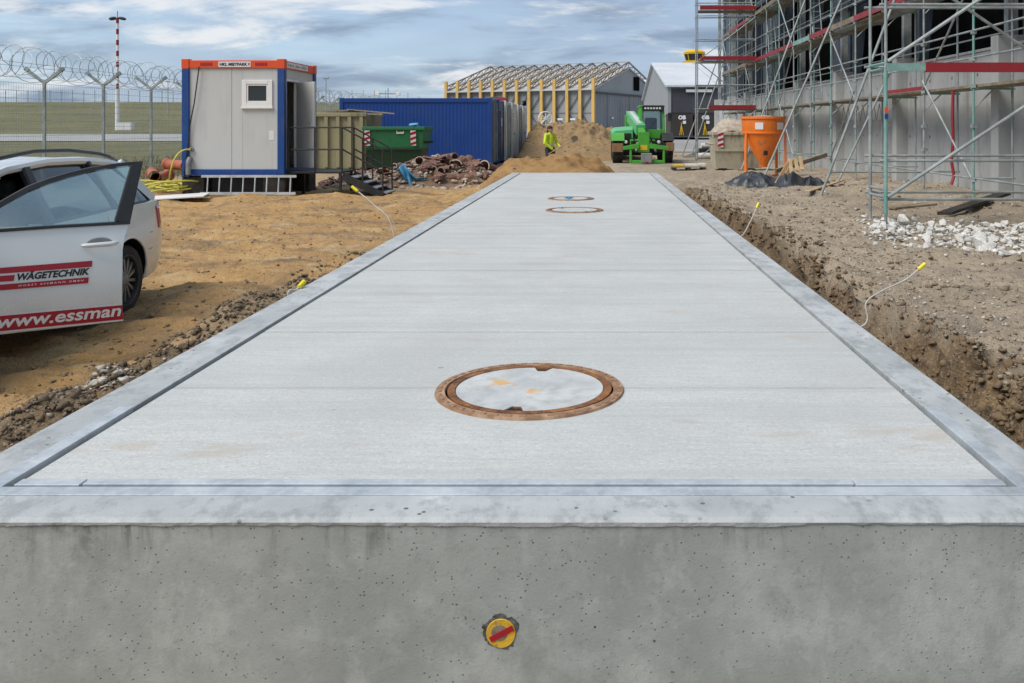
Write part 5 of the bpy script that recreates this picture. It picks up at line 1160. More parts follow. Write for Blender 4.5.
def wordart(s, p0, p1, hpx, mat, shear, bold, off=0.0055):
    (s0, z0), (s1, z1) = onplane(*p0), onplane(*p1); Y_ = hinge.y+dd.y*(s0+s1)/2; hh = hpx*Y_/F
    me = text_mesh(s, 0.1, mat, shear=shear, bold=bold, depth=0.0004)
    ang = math.atan2(z1-z0, s1-s0); w = math.hypot(s1-s0, z1-z0)
    fit_text(me, w, hh, Matrix.Translation((s0, z0, 0)) @ Matrix.Rotation(ang, 4, 'Z'))
    for v in me.vertices: v.co.z += dz_(v.co.y, v.co.x)+off
    me.transform(DBL); o = link('lettering', me, dob); return o
decal('red_stripe', [(-14, 274.2), (-14, 268.4), (92.0, 260.2), (91.4, 266.2)], m['redsign'])
decal('red_stripe', [(-14, 282.2), (-14, 276.4), (14.8, 274.2), (13.6, 280.2)], m['redsign'])
decal('red_stripe', [(-14, 290.8), (-14, 285.2), (88.4, 276.6), (87.4, 282.4)], m['redsign'])
wordart('WÄGETECHNIK', (17.2, 280.0), (89.6, 273.9), 8.4, m['ink'], 0.28, 0.004)
wordart('H O R S T   E S S M A N N   G M B H', (18.5, 285.9), (83.0, 280.4), 1.7, m['whitevinyl'], 0.1, 0.001)
decal('lower_band', [(-30, 335.2), (-30, 316.2), (121.4, 302.6), (123.0, 320.4)], m['whitevinyl'], 0.0025)
decal('red_band', [(-30, 333.6), (-30, 317.9), (121.5, 304.4), (122.8, 318.7)], m['redsign'], 0.0045)
wordart('www.essman', (-3, 328.0), (120.6, 315.4), 8.6, m['whitevinyl'], 0.18, 0.0022, 0.0068)
# door pull
(s0, z0), (s1, z1) = onplane(81, 245.2), onplane(117.5, 242.2)
hd = MB().path([DBL @ Vector((s0+(s1-s0)*u, z0+(z1-z0)*u, dz_(z0)+0.010+0.028*math.sin(u*math.pi)**0.4)) for u in np.linspace(0, 1, 13)], [0.008]+[0.015]*11+[0.008], 8).build('door_handle', m['car'], dob, smooth=True)
MB().lathe([(0.0, 0), (0.05, 0.0), (0.046, 0.003), (0.0, 0.003)], 20, DBL @ Matrix.Translation(((s0+s1)/2, (z0+z1)/2-0.005, dz_(z0)-0.0005)) @ Matrix.Scale(1.7, 4, (1, 0, 0))).build('handle_recess', m['grey'], hd)
MB().box(0.03, 0.9, zb_+0.08, sill[0][1]-0.05, -0.135, -0.109, DBL).build('door_card', m['trim'], dob, bevel=0.01)
MB().lathe([(0.0, 0.14), (0.07, 0.12), (0.10, 0.05), (0.10, 0.0), (0.0, 0.0)], 16, DBL @ Matrix.Translation((0.12, sill[2][1]+0.07, 0.06)) @ Matrix.Scale(0.8, 4, (0, 1, 0))).build('wing_mirror', m['car'], dob, smooth=True)

# ------------------------------------------------------------------ sand heaps
def heap(name, xs_, ys_, fn, mat, label):
    gx, gy = np.meshgrid(xs_, ys_, indexing='ij'); gz = fn(gx, gy)
    gz = np.maximum(gz, hgt(gx, gy)-0.12)
    o = fastmesh(name, np.stack([gx.ravel(), gy.ravel(), gz.ravel()], 1), grid_faces(len(xs_), len(ys_)), mat, smooth=True); return tag(o, label, 'sand heap', 'sand heaps behind the slab')
def prof(pts, Y): P_ = [atY(a, b, Y) for a, b in pts]; return [p_.x for p_ in P_], [p_.z for p_ in P_]
fx_, fz_ = prof([(478, 192), (490, 178), (500, 168), (520, 163), (540, 158), (552, 155.5), (566, 156), (580, 158), (600, 160), (612, 167), (625, 178), (636, 186)], 23.3)
def front(x, y):
    r = np.interp(x+fbm(x, y, 0.8, 3)*0.5, fx_, fz_); d = y-23.3+fbm(x, y, 0.5, 3)*0.5
    c = np.where(d < 0, np.clip(1+d/2.2, 0, 1), np.clip(1-d/1.5, 0, 1))
    z = r*1.14*c**0.6+fbm(x, y, 1.3, 4)*0.30*c-0.22*np.clip(fbm(x*1.5+3, y, 0.9, 3), 0, 1)*c+fbm(x, y, 5, 4)*0.15*c
    return np.where(c <= 0.01, -0.3, z)
heap('sand_heap', np.arange(-3.9, 1.9, 0.045), np.arange(21.0, 25.3, 0.05), front, m['sandwet'], 'low damp ochre sand heap right behind the far end of the slab')
bx_, bz_ = prof([(518, 160), (522, 140), (526, 128), (534, 124.5), (545, 123.5), (560, 123), (575, 120.5), (588, 119), (597, 121), (604, 125), (612, 130), (622, 136), (634, 143), (650, 155)], 47)
def back(x, y):
    r = np.interp(x+fbm(x, y, 0.7, 3)*0.35, bx_, bz_); d = y-47+fbm(x, y, 0.35, 3)*1.6
    c = np.where(d < 0, np.clip(1+d/9.5, 0, 1), np.clip(1-d/4, 0, 1))
    g_ = fbm(x, y, 1.0, 4)
    r = r*sstep(-3.72, -3.3, x)
    z = r*c**0.75+g_*0.42*c-0.5*np.clip(np.abs(fbm(x*1.6, y*0.7, 0.9, 3)), 0, 1)*c+fbm(x, y, 4, 4)*0.26*c
    return np.where(c <= 0.01, -0.3, z)
heap('sand_heap', np.arange(-3.75, 4.0, 0.06), np.arange(35.5, 52, 0.1), back, m['sanddry'], 'tall pale sand heap behind the worker')
n = 700; px = -3.6+5*rng.random(n); py = 22+25*rng.random(n); pz = np.maximum(front(px, py), back(px, py)); k = pz > 0.1
o = stones('sand_clods', np.stack([px, py, pz], 1)[k], (0.015+0.06*rng.random(n)**3)[k], m['sanddry']); stuff(o, 'clods of sand lying on the sand heaps', 'clods')
# white spoked reel on the sand
rc = atY(545.5, 118.5, 48); rr_ = 6.8*48/F
rl_ = thing('cable_reel', 'white spoked cable reel standing on the sand heap', 'reel', (rc.x, rc.y, rc.z-rr_))
RB = basis(rc, (1, 0.2, 0), (0, 0, 1))
for dz2 in (-0.1, 0.1):
    MB().path([RB @ Vector((rr_*math.cos(a), rr_*math.sin(a), dz2)) for a in np.linspace(0, 2*math.pi, 33)], 0.030, 6).build('flange_ring', m['white'], rl_, smooth=True)
    for k in range(8):
        a = 2*math.pi*k/8; MB().tube(RB @ Vector((0, 0, dz2)), RB @ Vector((rr_*math.cos(a), rr_*math.sin(a), dz2)), 0.016, 6).build('spoke', m['white'], rl_)
MB().lathe([(0.09, -0.16), (0.09, 0.16)], 16, RB).build('hub', m['white'], rl_, smooth=True)
for sx in (-1, 1): MB().tube(RB @ Vector((0, 0, sx*0.15)), RB @ Vector((-0.35, -rr_-0.06, sx*0.2)), 0.02, 6).build('stand_leg', m['white'], rl_); MB().tube(RB @ Vector((0, 0, sx*0.15)), RB @ Vector((0.35, -rr_-0.06, sx*0.2)), 0.02, 6).build('stand_leg', m['white'], rl_)

# ------------------------------------------------------------------ worker with shovel
PYD = 31.5; pp = atY(550, 155, PYD); pz0 = HC-(126.5-VY)*PYD/F-1.70
pe = thing('person', 'worker in yellow high-visibility jacket and dark cap holding a shovel', 'person', (pp.x, PYD, pz0), None, R(48))
def limbs(segs):
    b = MB()
    for (p_, q_, r_, r2_) in segs:
        p_, q_ = Vector(p_), Vector(q_)
        for c_, rr in ((p_, r_), (q_, r2_)): b.lathe([(rr*math.sin(a), -rr*math.cos(a)) for a in np.linspace(0.05, math.pi-0.05, 7)], 12, Matrix.Translation(c_))
        b.tube(p_, q_, r_, 12, r2_)
    return b
def flesh(name, segs, mat, parent, vox=0.012, local=True):
    o = limbs(segs).build(name, mat, parent, smooth=True, local=local, recalc=False)
    r_ = o.modifiers.new('skin', 'REMESH'); r_.mode = 'VOXEL'; r_.voxel_size = vox; r_.use_smooth_shade = True
    s_ = o.modifiers.new('soft', 'SMOOTH'); s_.iterations = 4; s_.factor = 0.5; return o
# faces -Y (towards the camera), turned a little; both hands on the shovel at the waist
HL, HR = Vector((0.20, -0.30, 0.98)), Vector((-0.06, -0.26, 0.86))
SHL, SHR = Vector((0.20, 0.0, 1.38)), Vector((-0.20, 0.0, 1.38)); EL, ER = Vector((0.30, -0.06, 1.10)), Vector((-0.31, -0.05, 1.11))
seg = [((0, 0.01, 0.95), (0, 0.0, 1.15), 0.125, 0.12), ((0, 0, 1.15), (0, 0, 1.34), 0.13, 0.12), (SHL, SHR, 0.075, 0.075), ((0, 0, 1.38), (0, -0.02, 1.50), 0.058, 0.055),
       (SHL, EL, 0.058, 0.045), (EL, HL, 0.042, 0.028), (SHR, ER, 0.058, 0.045), (ER, HR, 0.042, 0.028),
       ((0, -0.03, 1.555), (0, -0.02, 1.60), 0.082, 0.095), ((0, -0.055, 1.52), (0, -0.03, 1.57), 0.055, 0.08), ((0, -0.125, 1.575), (0, -0.115, 1.60), 0.014, 0.010), ((0.093, -0.01, 1.565), (0.095, 0, 1.60), 0.018, 0.022), ((-0.093, -0.01, 1.565), (-0.095, 0, 1.60), 0.018, 0.022), ((-0.028, -0.108, 1.535), (0.028, -0.108, 1.535), 0.010, 0.010),
       ((0.10, 0, 0.90), (0.12, -0.03, 0.50), 0.095, 0.065), ((0.12, -0.03, 0.50), (0.13, 0.02, 0.09), 0.058, 0.042), ((-0.10, 0, 0.90), (-0.13, -0.05, 0.50), 0.095, 0.065), ((-0.13, -0.05, 0.50), (-0.15, 0.0, 0.09), 0.058, 0.042), ((0.13, 0.03, 0.05), (0.14, -0.14, 0.04), 0.045, 0.038), ((-0.15, 0.02, 0.05), (-0.17, -0.15, 0.04), 0.045, 0.038)]
sh = (HL-HR).normalized()
for Hh, sd_ in ((HL, 1), (HR, -1)):   # palm, four curled fingers and a thumb closed round the handle
    side = Vector((0, 1, 0)).cross(sh).normalized()
    seg.append((Hh+Vector((0, 0.03, 0)), Hh+Vector((0, 0.0, 0.0)), 0.034, 0.032))
    for k, L_ in enumerate((0.034, 0.038, 0.036, 0.030)):
        b_ = Hh+sh*(0.033-0.022*k)+Vector((0, -0.012, 0))+side*0.018; c_ = b_+Vector((0, -L_*0.7, 0))+side*0.012; d_ = c_-side*L_*0.9+Vector((0, -0.006, 0))
        seg += [(b_, c_, 0.0095, 0.009), (c_, d_, 0.009, 0.008)]
    b_ = Hh-side*0.02+sh*0.03; seg += [(b_, b_+sh*0.02+Vector((0, -0.03, 0)), 0.011, 0.010), (b_+sh*0.02+Vector((0, -0.03, 0)), b_+side*0.02+Vector((0, -0.045, 0)), 0.010, 0.009)]
bodyp = flesh('body', seg, m['skin'], pe, 0.009)
for sx in (-1, 1): MB().lathe([(0.0, -0.012), (0.010, -0.006), (0.012, 0), (0.010, 0.006), (0, 0.012)], 10, Matrix.Translation((sx*0.034, -0.112, 1.598))).build('eye', m['ink'], bodyp, smooth=True)
flesh('jacket', [((0, 0.01, 1.0), (0, 0.0, 1.15), 0.145, 0.138), ((0, 0, 1.15), (0, 0, 1.33), 0.14, 0.125), (SHL, SHR, 0.082, 0.082), ((0, 0.01, 1.40), (0, 0.0, 1.47), 0.085, 0.075), (SHL, EL, 0.070, 0.058), (EL, EL.lerp(HL, 0.80), 0.056, 0.045), (SHR, ER, 0.070, 0.058), (ER, ER.lerp(HR, 0.80), 0.056, 0.045), ((0.05, 0.01, 1.0), (-0.05, 0.01, 1.0), 0.12, 0.12)], m['hivis'], pe, 0.014)
MB().lathe([(0.152, -0.022), (0.154, 0.022), (0.142, 0.022), (0.140, -0.022)], 28, Matrix.Translation((0, 0.005, 1.05)) @ Matrix.Scale(1.12, 4, (1, 0, 0)), True).build('reflective_band', m['hivis_orange'], pe, smooth=True, local=True)
flesh('trousers', [((0.10, 0, 0.90), (0.12, -0.03, 0.50), 0.118, 0.085), ((0.12, -0.03, 0.50), (0.13, 0.02, 0.12), 0.080, 0.068), ((-0.10, 0, 0.90), (-0.13, -0.05, 0.50), 0.118, 0.085), ((-0.13, -0.05, 0.50), (-0.15, 0.0, 0.12), 0.080, 0.068), ((-0.07, 0, 0.90), (0.07, 0, 0.90), 0.13, 0.13)], m['trouser'], pe, 0.014)
flesh('boots', [((0.13, 0.03, 0.06), (0.14, -0.15, 0.05), 0.058, 0.05), ((0.13, 0.02, 0.06), (0.13, 0.02, 0.16), 0.058, 0.055), ((-0.15, 0.02, 0.06), (-0.17, -0.16, 0.05), 0.058, 0.05), ((-0.15, 0.01, 0.06), (-0.15, 0.01, 0.16), 0.058, 0.055)], m['ink'], pe, 0.014)
flesh('knit_cap', [((0, -0.01, 1.625), (0, 0.0, 1.64), 0.102, 0.095), ((0, 0.04, 1.56), (0, 0.03, 1.62), 0.085, 0.098), ((0, 0.03, 1.47), (0, 0.05, 1.55), 0.075, 0.082)], m['hair'], pe, 0.012)
PB = Matrix.Translation(pe.location) @ Matrix.Rotation(R(48), 4, 'Z')
shv = thing('shovel', 'wooden handled shovel held across the worker at the waist', 'shovel', PB @ (HR-sh*0.25))
g0, g1 = PB @ (HR-sh*0.30+Vector((0, -0.03, 0))), PB @ (HL+sh*0.55+Vector((0, -0.03, 0)))
MB().tube(g0, g1, 0.017, 8).build('handle', m['timber'], shv, smooth=True)
dv = (g1-g0).normalized(); MB().prism([(-0.11, 0), (0.11, 0), (0.10, 0.22), (0, 0.30), (-0.10, 0.22)], -0.006, 0.006, basis(g1, dv.cross(Vector((0.5, 1, 0.3))), dv)).build('blade', m['oldtimber'], shv)

# ------------------------------------------------------------------ telehandler
tp = Vector(((642.5-VX)*35.6/F, 35.6, 0)); tz = h1(tp.x, tp.y)
te = thing('telehandler', 'green telehandler facing the slab with its boom lowered', 'telehandler', (tp.x, tp.y, HC-(163.5-VY)*35.6/F))
def tb(name, mat, mb, par=None, bevel=0.02, smooth=False): return mb.build(name, mat, par or te, bevel=bevel, local=True, smooth=smooth)
tb('chassis', m['tele'], MB().box(-0.48, 0.52, 0.15, 4.3, 0.50, 0.95))
tb('axle_shade_plate', m['black'], MB().box(-0.75, 0.80, 0.76, 0.80, 0.30, 1.0), bevel=0); tb('front_axle', m['black'], MB().box(-0.8, 0.85, 0.5, 0.72, 0.42, 0.64)); tb('rear_axle', m['black'], MB().box(-0.8, 0.85, 3.3, 3.52, 0.42, 0.64))  # black upright plate stands in for dark spaces behind the front axle
hood = tb('engine_hood', m['telelit'], MB().loft([[Vector((-1.22, y, 0.92)), Vector((-0.34, y, 0.92)), Vector((-0.34, y, zt+0.06)), Vector((-1.08, y, zt)), Vector((-1.22, y, zt-0.12))] for y, zt in ((0.95, 1.30), (1.45, 1.42), (4.0, 1.44), (4.1, 1.2))]), smooth=False, bevel=0.012)
MB().box(-1.14, -0.42, 0.925, 0.945, 0.90, 1.20).build('grille', m['black'], hood)
for p0_, p1_, p2_ in (((-0.15, -0.45, 1.2), (-0.45, -0.5, 0.95), (-0.3, 0.2, 0.8)), ((0.2, -0.45, 1.1), (0.45, -0.55, 0.85), (0.35, 0.2, 0.75))):
    MB().path([Vector(p0_).lerp(Vector(p1_), t_).lerp(Vector(p1_).lerp(Vector(p2_), t_), t_) for t_ in np.linspace(0, 1, 9)], 0.025, 6).build('hydraulic_hose', m['black'], te, local=True, smooth=True)
tb('hood_stripe', m['whitevinyl'], MB().box(-1.205, -1.199, 1.4, 3.2, 1.10, 1.2), bevel=0); tb('cab_step', m['black'], MB().box(0.75, 1.05, 1.3, 2.2, 0.42, 0.50)); tb('front_shade_plate', m['black'], MB().box(-0.46, 0.50, 0.10, 0.148, 0.5, 0.9), bevel=0)  # black plate on the chassis front stands in for shade between parts
tb('boom_shade_block', m['black'], MB().box(-0.24, -0.10, 0.9, 1.14, 0.75, 1.5), bevel=0)  # black block stands in for the boom's shadow
for k in range(4): MB().box(-1.06, -0.5, 0.935, 0.95, 0.93+k*0.06, 0.96+k*0.06).build('grille_slat', m['black'], hood)
# wheels
def twheel(x, y):
    t_ = MB().lathe([(0.28, -0.19), (0.40, -0.215), (0.52, -0.20), (0.555, -0.15), (0.565, 0), (0.555, 0.15), (0.52, 0.20), (0.40, 0.215), (0.28, 0.19)], 32, Matrix.Rotation(R(90), 4, 'Y'), True).build('wheel', m['rubber'], te, smooth=True, local=True); t_.location = (x, y, 0.565)
    lugs = MB()
    for k in range(20):
        a = 2*math.pi*k/20
        for sx in (-1, 1):
            M_ = Matrix.Rotation(a+(0.16 if sx > 0 else 0), 4, 'X'); lugs.add([M_ @ Vector(q) for q in ((0.0, -0.03, 0.55), (0.0, 0.03, 0.55), (sx*0.20, 0.12, 0.53), (sx*0.20, 0.06, 0.53), (0, -0.025, 0.595), (0, 0.025, 0.595), (sx*0.195, 0.11, 0.565), (sx*0.195, 0.06, 0.565))], [(0, 1, 2, 3), (4, 7, 6, 5), (0, 4, 5, 1), (1, 5, 6, 2), (2, 6, 7, 3), (3, 7, 4, 0)])
    lugs.build('tread_lugs', m['rubber'], t_); MB().lathe([(0.29, -0.12), (0.29, 0.12)], 24, Matrix.Rotation(R(90), 4, 'Y')).build('rim', m['grey'], t_, smooth=True)
for y in (0.62, 3.40):
    for x in (-0.985, 1.035): twheel(x, y)
for x0_, x1_ in ((-1.25, -0.72), (0.78, 1.26)):
    tb('mudguard', m['tele'] if x0_ < 0 else m['black'], MB().loft([[Vector((x0_, 0.62-0.66*math.cos(a), 0.565+0.66*math.sin(a))), Vector((x1_, 0.62-0.66*math.cos(a), 0.565+0.66*math.sin(a))), Vector((x1_, 0.62-0.62*math.cos(a), 0.565+0.62*math.sin(a))), Vector((x0_, 0.62-0.62*math.cos(a), 0.565+0.62*math.sin(a)))] for a in np.linspace(0.55, 2.5, 12)]), bevel=0)
tb('timber_block', m['brownblock'], MB().box(-1.22, -0.78, -0.16, 0.06, 0.46, 0.80)); tb('timber_block', m['brownblock'], MB().box(0.95, 1.26, -0.16, 0.06, 0.50, 0.84))
# cab
cb = tb('cab_base', m['tele'], MB().box(-0.08, 1.0, 1.15, 2.75, 0.72, 1.36), bevel=0.01)
fy = 1.15; cxa, cxb = -0.08, 1.0
for (x, y, xt, yt, w) in ((cxa+0.06, 1.2, cxa+0.08, 1.32, 0.13), (cxb-0.05, 1.2, cxb-0.08, 1.32, 0.09), (cxa+0.06, 2.7, cxa+0.08, 2.62, 0.10), (cxb-0.05, 2.7, cxb-0.08, 2.62, 0.10)): tb('cab_pillar', m['tele'], MB().beam((x, y, 1.34), (xt, yt, 2.30), w, 0.09, Vector((0, 1, 0))))
tb('cab_roof', m['tele'], MB().box(cxa, cxb, 1.25, 2.7, 2.28, 2.36), bevel=0.03)
tb('windscreen', m['cabglass'], MB().add([(cxa+0.14, 1.215, 1.38), (cxb-0.10, 1.215, 1.38), (cxb-0.12, 1.33, 2.13), (cxa+0.15, 1.33, 2.13)], [(0, 1, 2, 3)]), bevel=0)
for x in (cxa+0.06, cxb-0.05): tb('side_glass', m['cabglass'], MB().add([(x, 1.26, 1.38), (x, 2.65, 1.38), (x, 2.6, 2.26), (x, 1.36, 2.26)], [(0, 1, 2, 3)]), bevel=0)
tb('rear_glass', m['cabglass'], MB().add([(cxa+0.12, 2.69, 1.38), (cxb-0.1, 2.69, 1.38), (cxb-0.12, 2.63, 2.26), (cxa+0.15, 2.63, 2.26)], [(0, 1, 2, 3)]), bevel=0)
lb = tb('light_bar', m['black'], MB().box(cxa+0.14, cxb-0.06, 1.16, 1.34, 2.12, 2.36), bevel=0.02)
for k in range(6): MB().box(0.14+k*0.12, 0.22+k*0.12, 1.15, 1.159, 2.20, 2.27).build('work_lamp', m['whitevinyl'], lb)
tb('operator_seat', m['black'], MB().box(0.22, 0.72, 2.0, 2.5, 1.0, 1.85), bevel=0.06); stg = MB(); stg.path([(0.45+0.17*math.cos(a), 1.55+0.10*math.sin(a), 1.52+0.12*math.sin(a)) for a in np.linspace(0, 6.283, 21)], 0.016, 6); tb('steering_wheel', m['black'], stg, bevel=0)
tb('wiper', m['black'], MB().beam((0.35, 1.20, 1.42), (0.62, 1.26, 1.72), 0.02, 0.02), bevel=0)
# boom and head
tb('boom', m['telelit'], MB().beam((-0.34, 3.9, 1.96), (-0.06, 0.2, 1.34), 0.38, 0.42), bevel=0.012); tb('boom_shade_strip', m['black'], MB().beam((-0.12, 3.7, 1.90), (0.135, 0.5, 1.36), 0.012, 0.20), bevel=0); tb('boom_lit_strip', m['cabgrey'], MB().beam((-0.33, 3.6, 2.14), (-0.08, 0.5, 1.61), 0.16, 0.02), bevel=0); tb('boom_inner', m['tele'], MB().beam((-0.06, 0.3, 1.30), (-0.02, -0.35, 1.12), 0.27, 0.32)); tb('boom_pivot', m['tele'], MB().box(-0.58, -0.02, 3.55, 4.15, 0.95, 1.98))  # pale top strip and black side strip paint the boom's light and shade
tb('boom_head', m['tele'], MB().box(-0.20, 0.24, -0.62, -0.30, 0.46, 1.26), bevel=0.01); tb('carriage', m['tele'], MB().add([(-0.80, -0.78, 0.56), (-0.18, -0.78, 0.62), (-0.18, -0.78, 0.82), (-0.80, -0.78, 0.70), (-0.80, -0.66, 0.56), (-0.18, -0.66, 0.62), (-0.18, -0.66, 0.82), (-0.80, -0.66, 0.70)], [(0, 1, 2, 3), (7, 6, 5, 4), (0, 4, 5, 1), (1, 5, 6, 2), (2, 6, 7, 3), (3, 7, 4, 0)]), bevel=0.01); tb('carriage', m['tele'], MB().add([(0.98, -0.78, 0.56), (0.24, -0.78, 0.62), (0.24, -0.78, 0.82), (0.98, -0.78, 0.70), (0.98, -0.66, 0.56), (0.24, -0.66, 0.62), (0.24, -0.66, 0.82), (0.98, -0.66, 0.70)], [(3, 2, 1, 0), (4, 5, 6, 7), (1, 5, 4, 0), (2, 6, 5, 1), (3, 7, 6, 2), (0, 4, 7, 3)]), bevel=0.01); tb('carriage_label', m['yellow'], MB().box(-0.12, 0.16, -0.635, -0.622, 0.55, 0.75), bevel=0)
for x in (-0.50, 0.80): tb('carriage_upright', m['tele'], MB().box(x-0.045, x+0.045, -0.76, -0.66, 0.05, 0.58))
tb('carriage_lower_bar', m['tele'], MB().box(-0.46, 0.76, -0.75, -0.67, 0.04, 0.16)); tb('coupler', m['grey'], MB().box(-0.10, 0.32, -0.90, -0.78, 0.06, 0.44)); tb('coupler_hook', m['red'], MB().box(0.05, 0.17, -0.98, -0.90, -0.0, 0.12))
for x in (-0.28, 0.5): tb('hydraulic_ram', m['grey'], MB().tube((x, -0.5, 0.5), (x*0.6, 0.35, 0.95), 0.045, 10), bevel=0, smooth=True)
for x in (-0.66, 0.66): tb('headlamp', m['whitevinyl'], MB().lathe([(0.07, 0), (0.06, 0.03), (0, 0.035)], 14, basis((x, 0.13, 0.86), (1, 0, 0), (0, 0, 1))), bevel=0, smooth=True)
tb('mirror', m['black'], MB().box(cxb+0.10, cxb+0.26, 1.05, 1.10, 1.7, 2.05)); tb('mirror_arm', m['black'], MB().tube((cxb-0.05, 1.2, 1.9), (cxb+0.16, 1.09, 1.95), 0.015, 6), bevel=0)

# ------------------------------------------------------------------ hangar with yellow columns and open roof trusses
hg = Vector((0.42, 0.9075, 0)).normalized(); hl = Vector((-hg.y, hg.x, 0)); H0 = Vector((-0.5, 230, 0.0)); HW_, HL_ = 46.0, 45.4; ZE, ZP = 11.6, 18.3
ha = thing('aircraft_hangar', 'large grey hangar with yellow columns and exposed roof trusses', 'hangar', (H0.x, H0.y, 0))
def hp_(g_, l_, z): return H0+hg*g_+hl*l_+Vector((0, 0, z))
def quadbox(p0, p1, z0, z1, th, mat, name, par=None, nrm=None):
    d = (p1-p0); n_ = Vector((d.y, -d.x, 0)).normalized() if nrm is None else nrm
    P_ = [p0, p1, p1+n_*th, p0+n_*th]; return MB().add([Vector((q.x, q.y, z)) for z in (z0, z1) for q in P_], [(3, 2, 1, 0), (4, 5, 6, 7), (0, 1, 5, 4), (1, 2, 6, 5), (2, 3, 7, 6), (3, 0, 4, 7)]).build(name, mat, par or ha)
NB = 12
for k in range(NB):  # cladding bays between the columns
    l0, l1 = HL_*k/NB+0.12, HL_*(k+1)/NB-0.12
    quadbox(hp_(0.3, l0, 0), hp_(0.3, l1, 0), 0, ZE, 0.25, m['hangargrey'], 'wall_bay')
    quadbox(hp_(0.16, l0, 0), hp_(0.16, l1, 0), 5.2, 5.45, 0.12, m['hangardoor'], 'girt'); quadbox(hp_(0.16, l0, 0), hp_(0.16, l1, 0), ZE-0.6, ZE-0.3, 0.12, m['hangardoor'], 'girt')
    MB().beam(hp_(0.05, l0, 0.5), hp_(0.05, l1, 5.1), 0.16, 0.16).build('wall_brace', m['halldark'], ha)
    MB().beam(hp_(0.05, l0, 10.8), hp_(0.05, l1, 5.6), 0.16, 0.16).build('wall_brace', m['halldark'], ha)
    if k in (5, 7): quadbox(hp_(0.1, l0+1.2, 0), hp_(0.1, l0+2.2, 0), 7.4, 8.6, 0.1, m['voidshade'], 'vent_opening')
quadbox(hp_(HW_, 0, 0), hp_(HW_, HL_, 0), 0, ZE, 0.25, m['hangargrey'], 'wall_rear_side'); quadbox(hp_(0.4, HL_, 0), hp_(HW_, HL_, 0), 0, ZE, 0.25, m['hangargrey'], 'end_wall')
for k in range(NB+1):
    l_ = HL_*k/NB; c_ = hp_(-0.45, l_, 0)
    MB().beam(c_, c_+Vector((0, 0, 14.2)), 0.66, 0.8, hl).build('column', m['yellowcol'], ha)
    # truss over the roof
    t_ = MB(); tn = 10
    lower = [hp_(HW_*i/tn, l_, ZE+(ZP-ZE)*(1-abs(2*i/tn-1))+0.1) for i in range(tn+1)]; upper = [p_+Vector((0, 0, 1.5-0.3*abs(2*i/tn-1))) for i, p_ in enumerate(lower)]
    for i in range(tn):
        t_.beam(lower[i], lower[i+1], 0.26, 0.26); t_.beam(upper[i], upper[i+1], 0.36, 0.34); t_.beam(lower[i], upper[i+1], 0.2, 0.2); t_.beam(lower[i+1], upper[i+1], 0.2, 0.2)
    t_.build('roof_truss', m['truss'], ha)
for i in range(11):
    z = ZE+(ZP-ZE)*(1-abs(2*i/10-1))+1.6-0.3*abs(2*i/10-1); MB().beam(hp_(HW_*i/10, 0, z), hp_(HW_*i/10, HL_, z), 0.16, 0.16).build('purlin', m['truss'], ha)
for g0_, g1_, z0_, z1_ in ((-0.8, HW_/2, ZE-0.2, ZP), (HW_/2, HW_+0.8, ZP, ZE-0.2)):
    A_ = [hp_(g0_, -0.4, z0_), hp_(g1_, -0.4, z1_), hp_(g1_, HL_+0.4, z1_), hp_(g0_, HL_+0.4, z0_)]
    MB().add(A_+[p_-Vector((0, 0, 0.3)) for p_ in A_], [(0, 1, 2, 3), (7, 6, 5, 4), (0, 4, 5, 1), (1, 5, 6, 2), (2, 6, 7, 3), (3, 7, 4, 0)]).build('roof', m['hangarroof'], ha)
# gable facing the camera side: upper cladding, sliding doors
MB().add([hp_(0.3, 0, 10.5), hp_(HW_-0.3, 0, 10.5), hp_(HW_-0.3, 0, ZE), hp_(HW_/2, 0, ZP-0.2), hp_(0.3, 0, ZE)]+[hp_(0.3, 0.3, 10.5), hp_(HW_-0.3, 0.3, 10.5), hp_(HW_-0.3, 0.3, ZE), hp_(HW_/2, 0.3, ZP-0.2), hp_(0.3, 0.3, ZE)], [(0, 1, 2, 3, 4), (9, 8, 7, 6, 5), (0, 5, 6, 1)]).build('gable', m['hangargrey'], ha)
for k in range(6):
    d_ = quadbox(hp_(0.5+k*7.55, -0.1*(k % 2), 0), hp_(0.5+(k+1)*7.55-0.12, -0.1*(k % 2), 0), 0.1, 10.3, 0.2, m['hangardoor'], 'sliding_door')
    for q in range(4): quadbox(hp_(0.5+k*7.55+q*1.9+0.9, -0.32, 0), hp_(0.5+k*7.55+q*1.9+1.0, -0.32, 0), 0.1, 10.2, 0.06, m['hangargrey'], 'door_rib', d_)
quadbox(hp_(0.2, -0.35, 0), hp_(HW_-0.2, -0.35, 0), 10.3, 10.75, 0.3, m['halldark'], 'door_track')
quadbox(hp_(26.5, -0.2, 0), hp_(30.5, -0.2, 0), 12.0, 15.9, 0.1, m['voidshade'], 'gable_opening')
for l_, g_ in ((9.3, None), (5.6, None), (None, 10.5)):
    c_ = hp_(-1.05, l_, 3.6) if g_ is None else hp_(g_, -0.6, 4.0); ax = hl if g_ is None else hg
    MB().beam(c_-ax*0.75, c_+ax*0.75, 0.15, 0.5).build('wall_sign', m['whitevinyl'], ha)
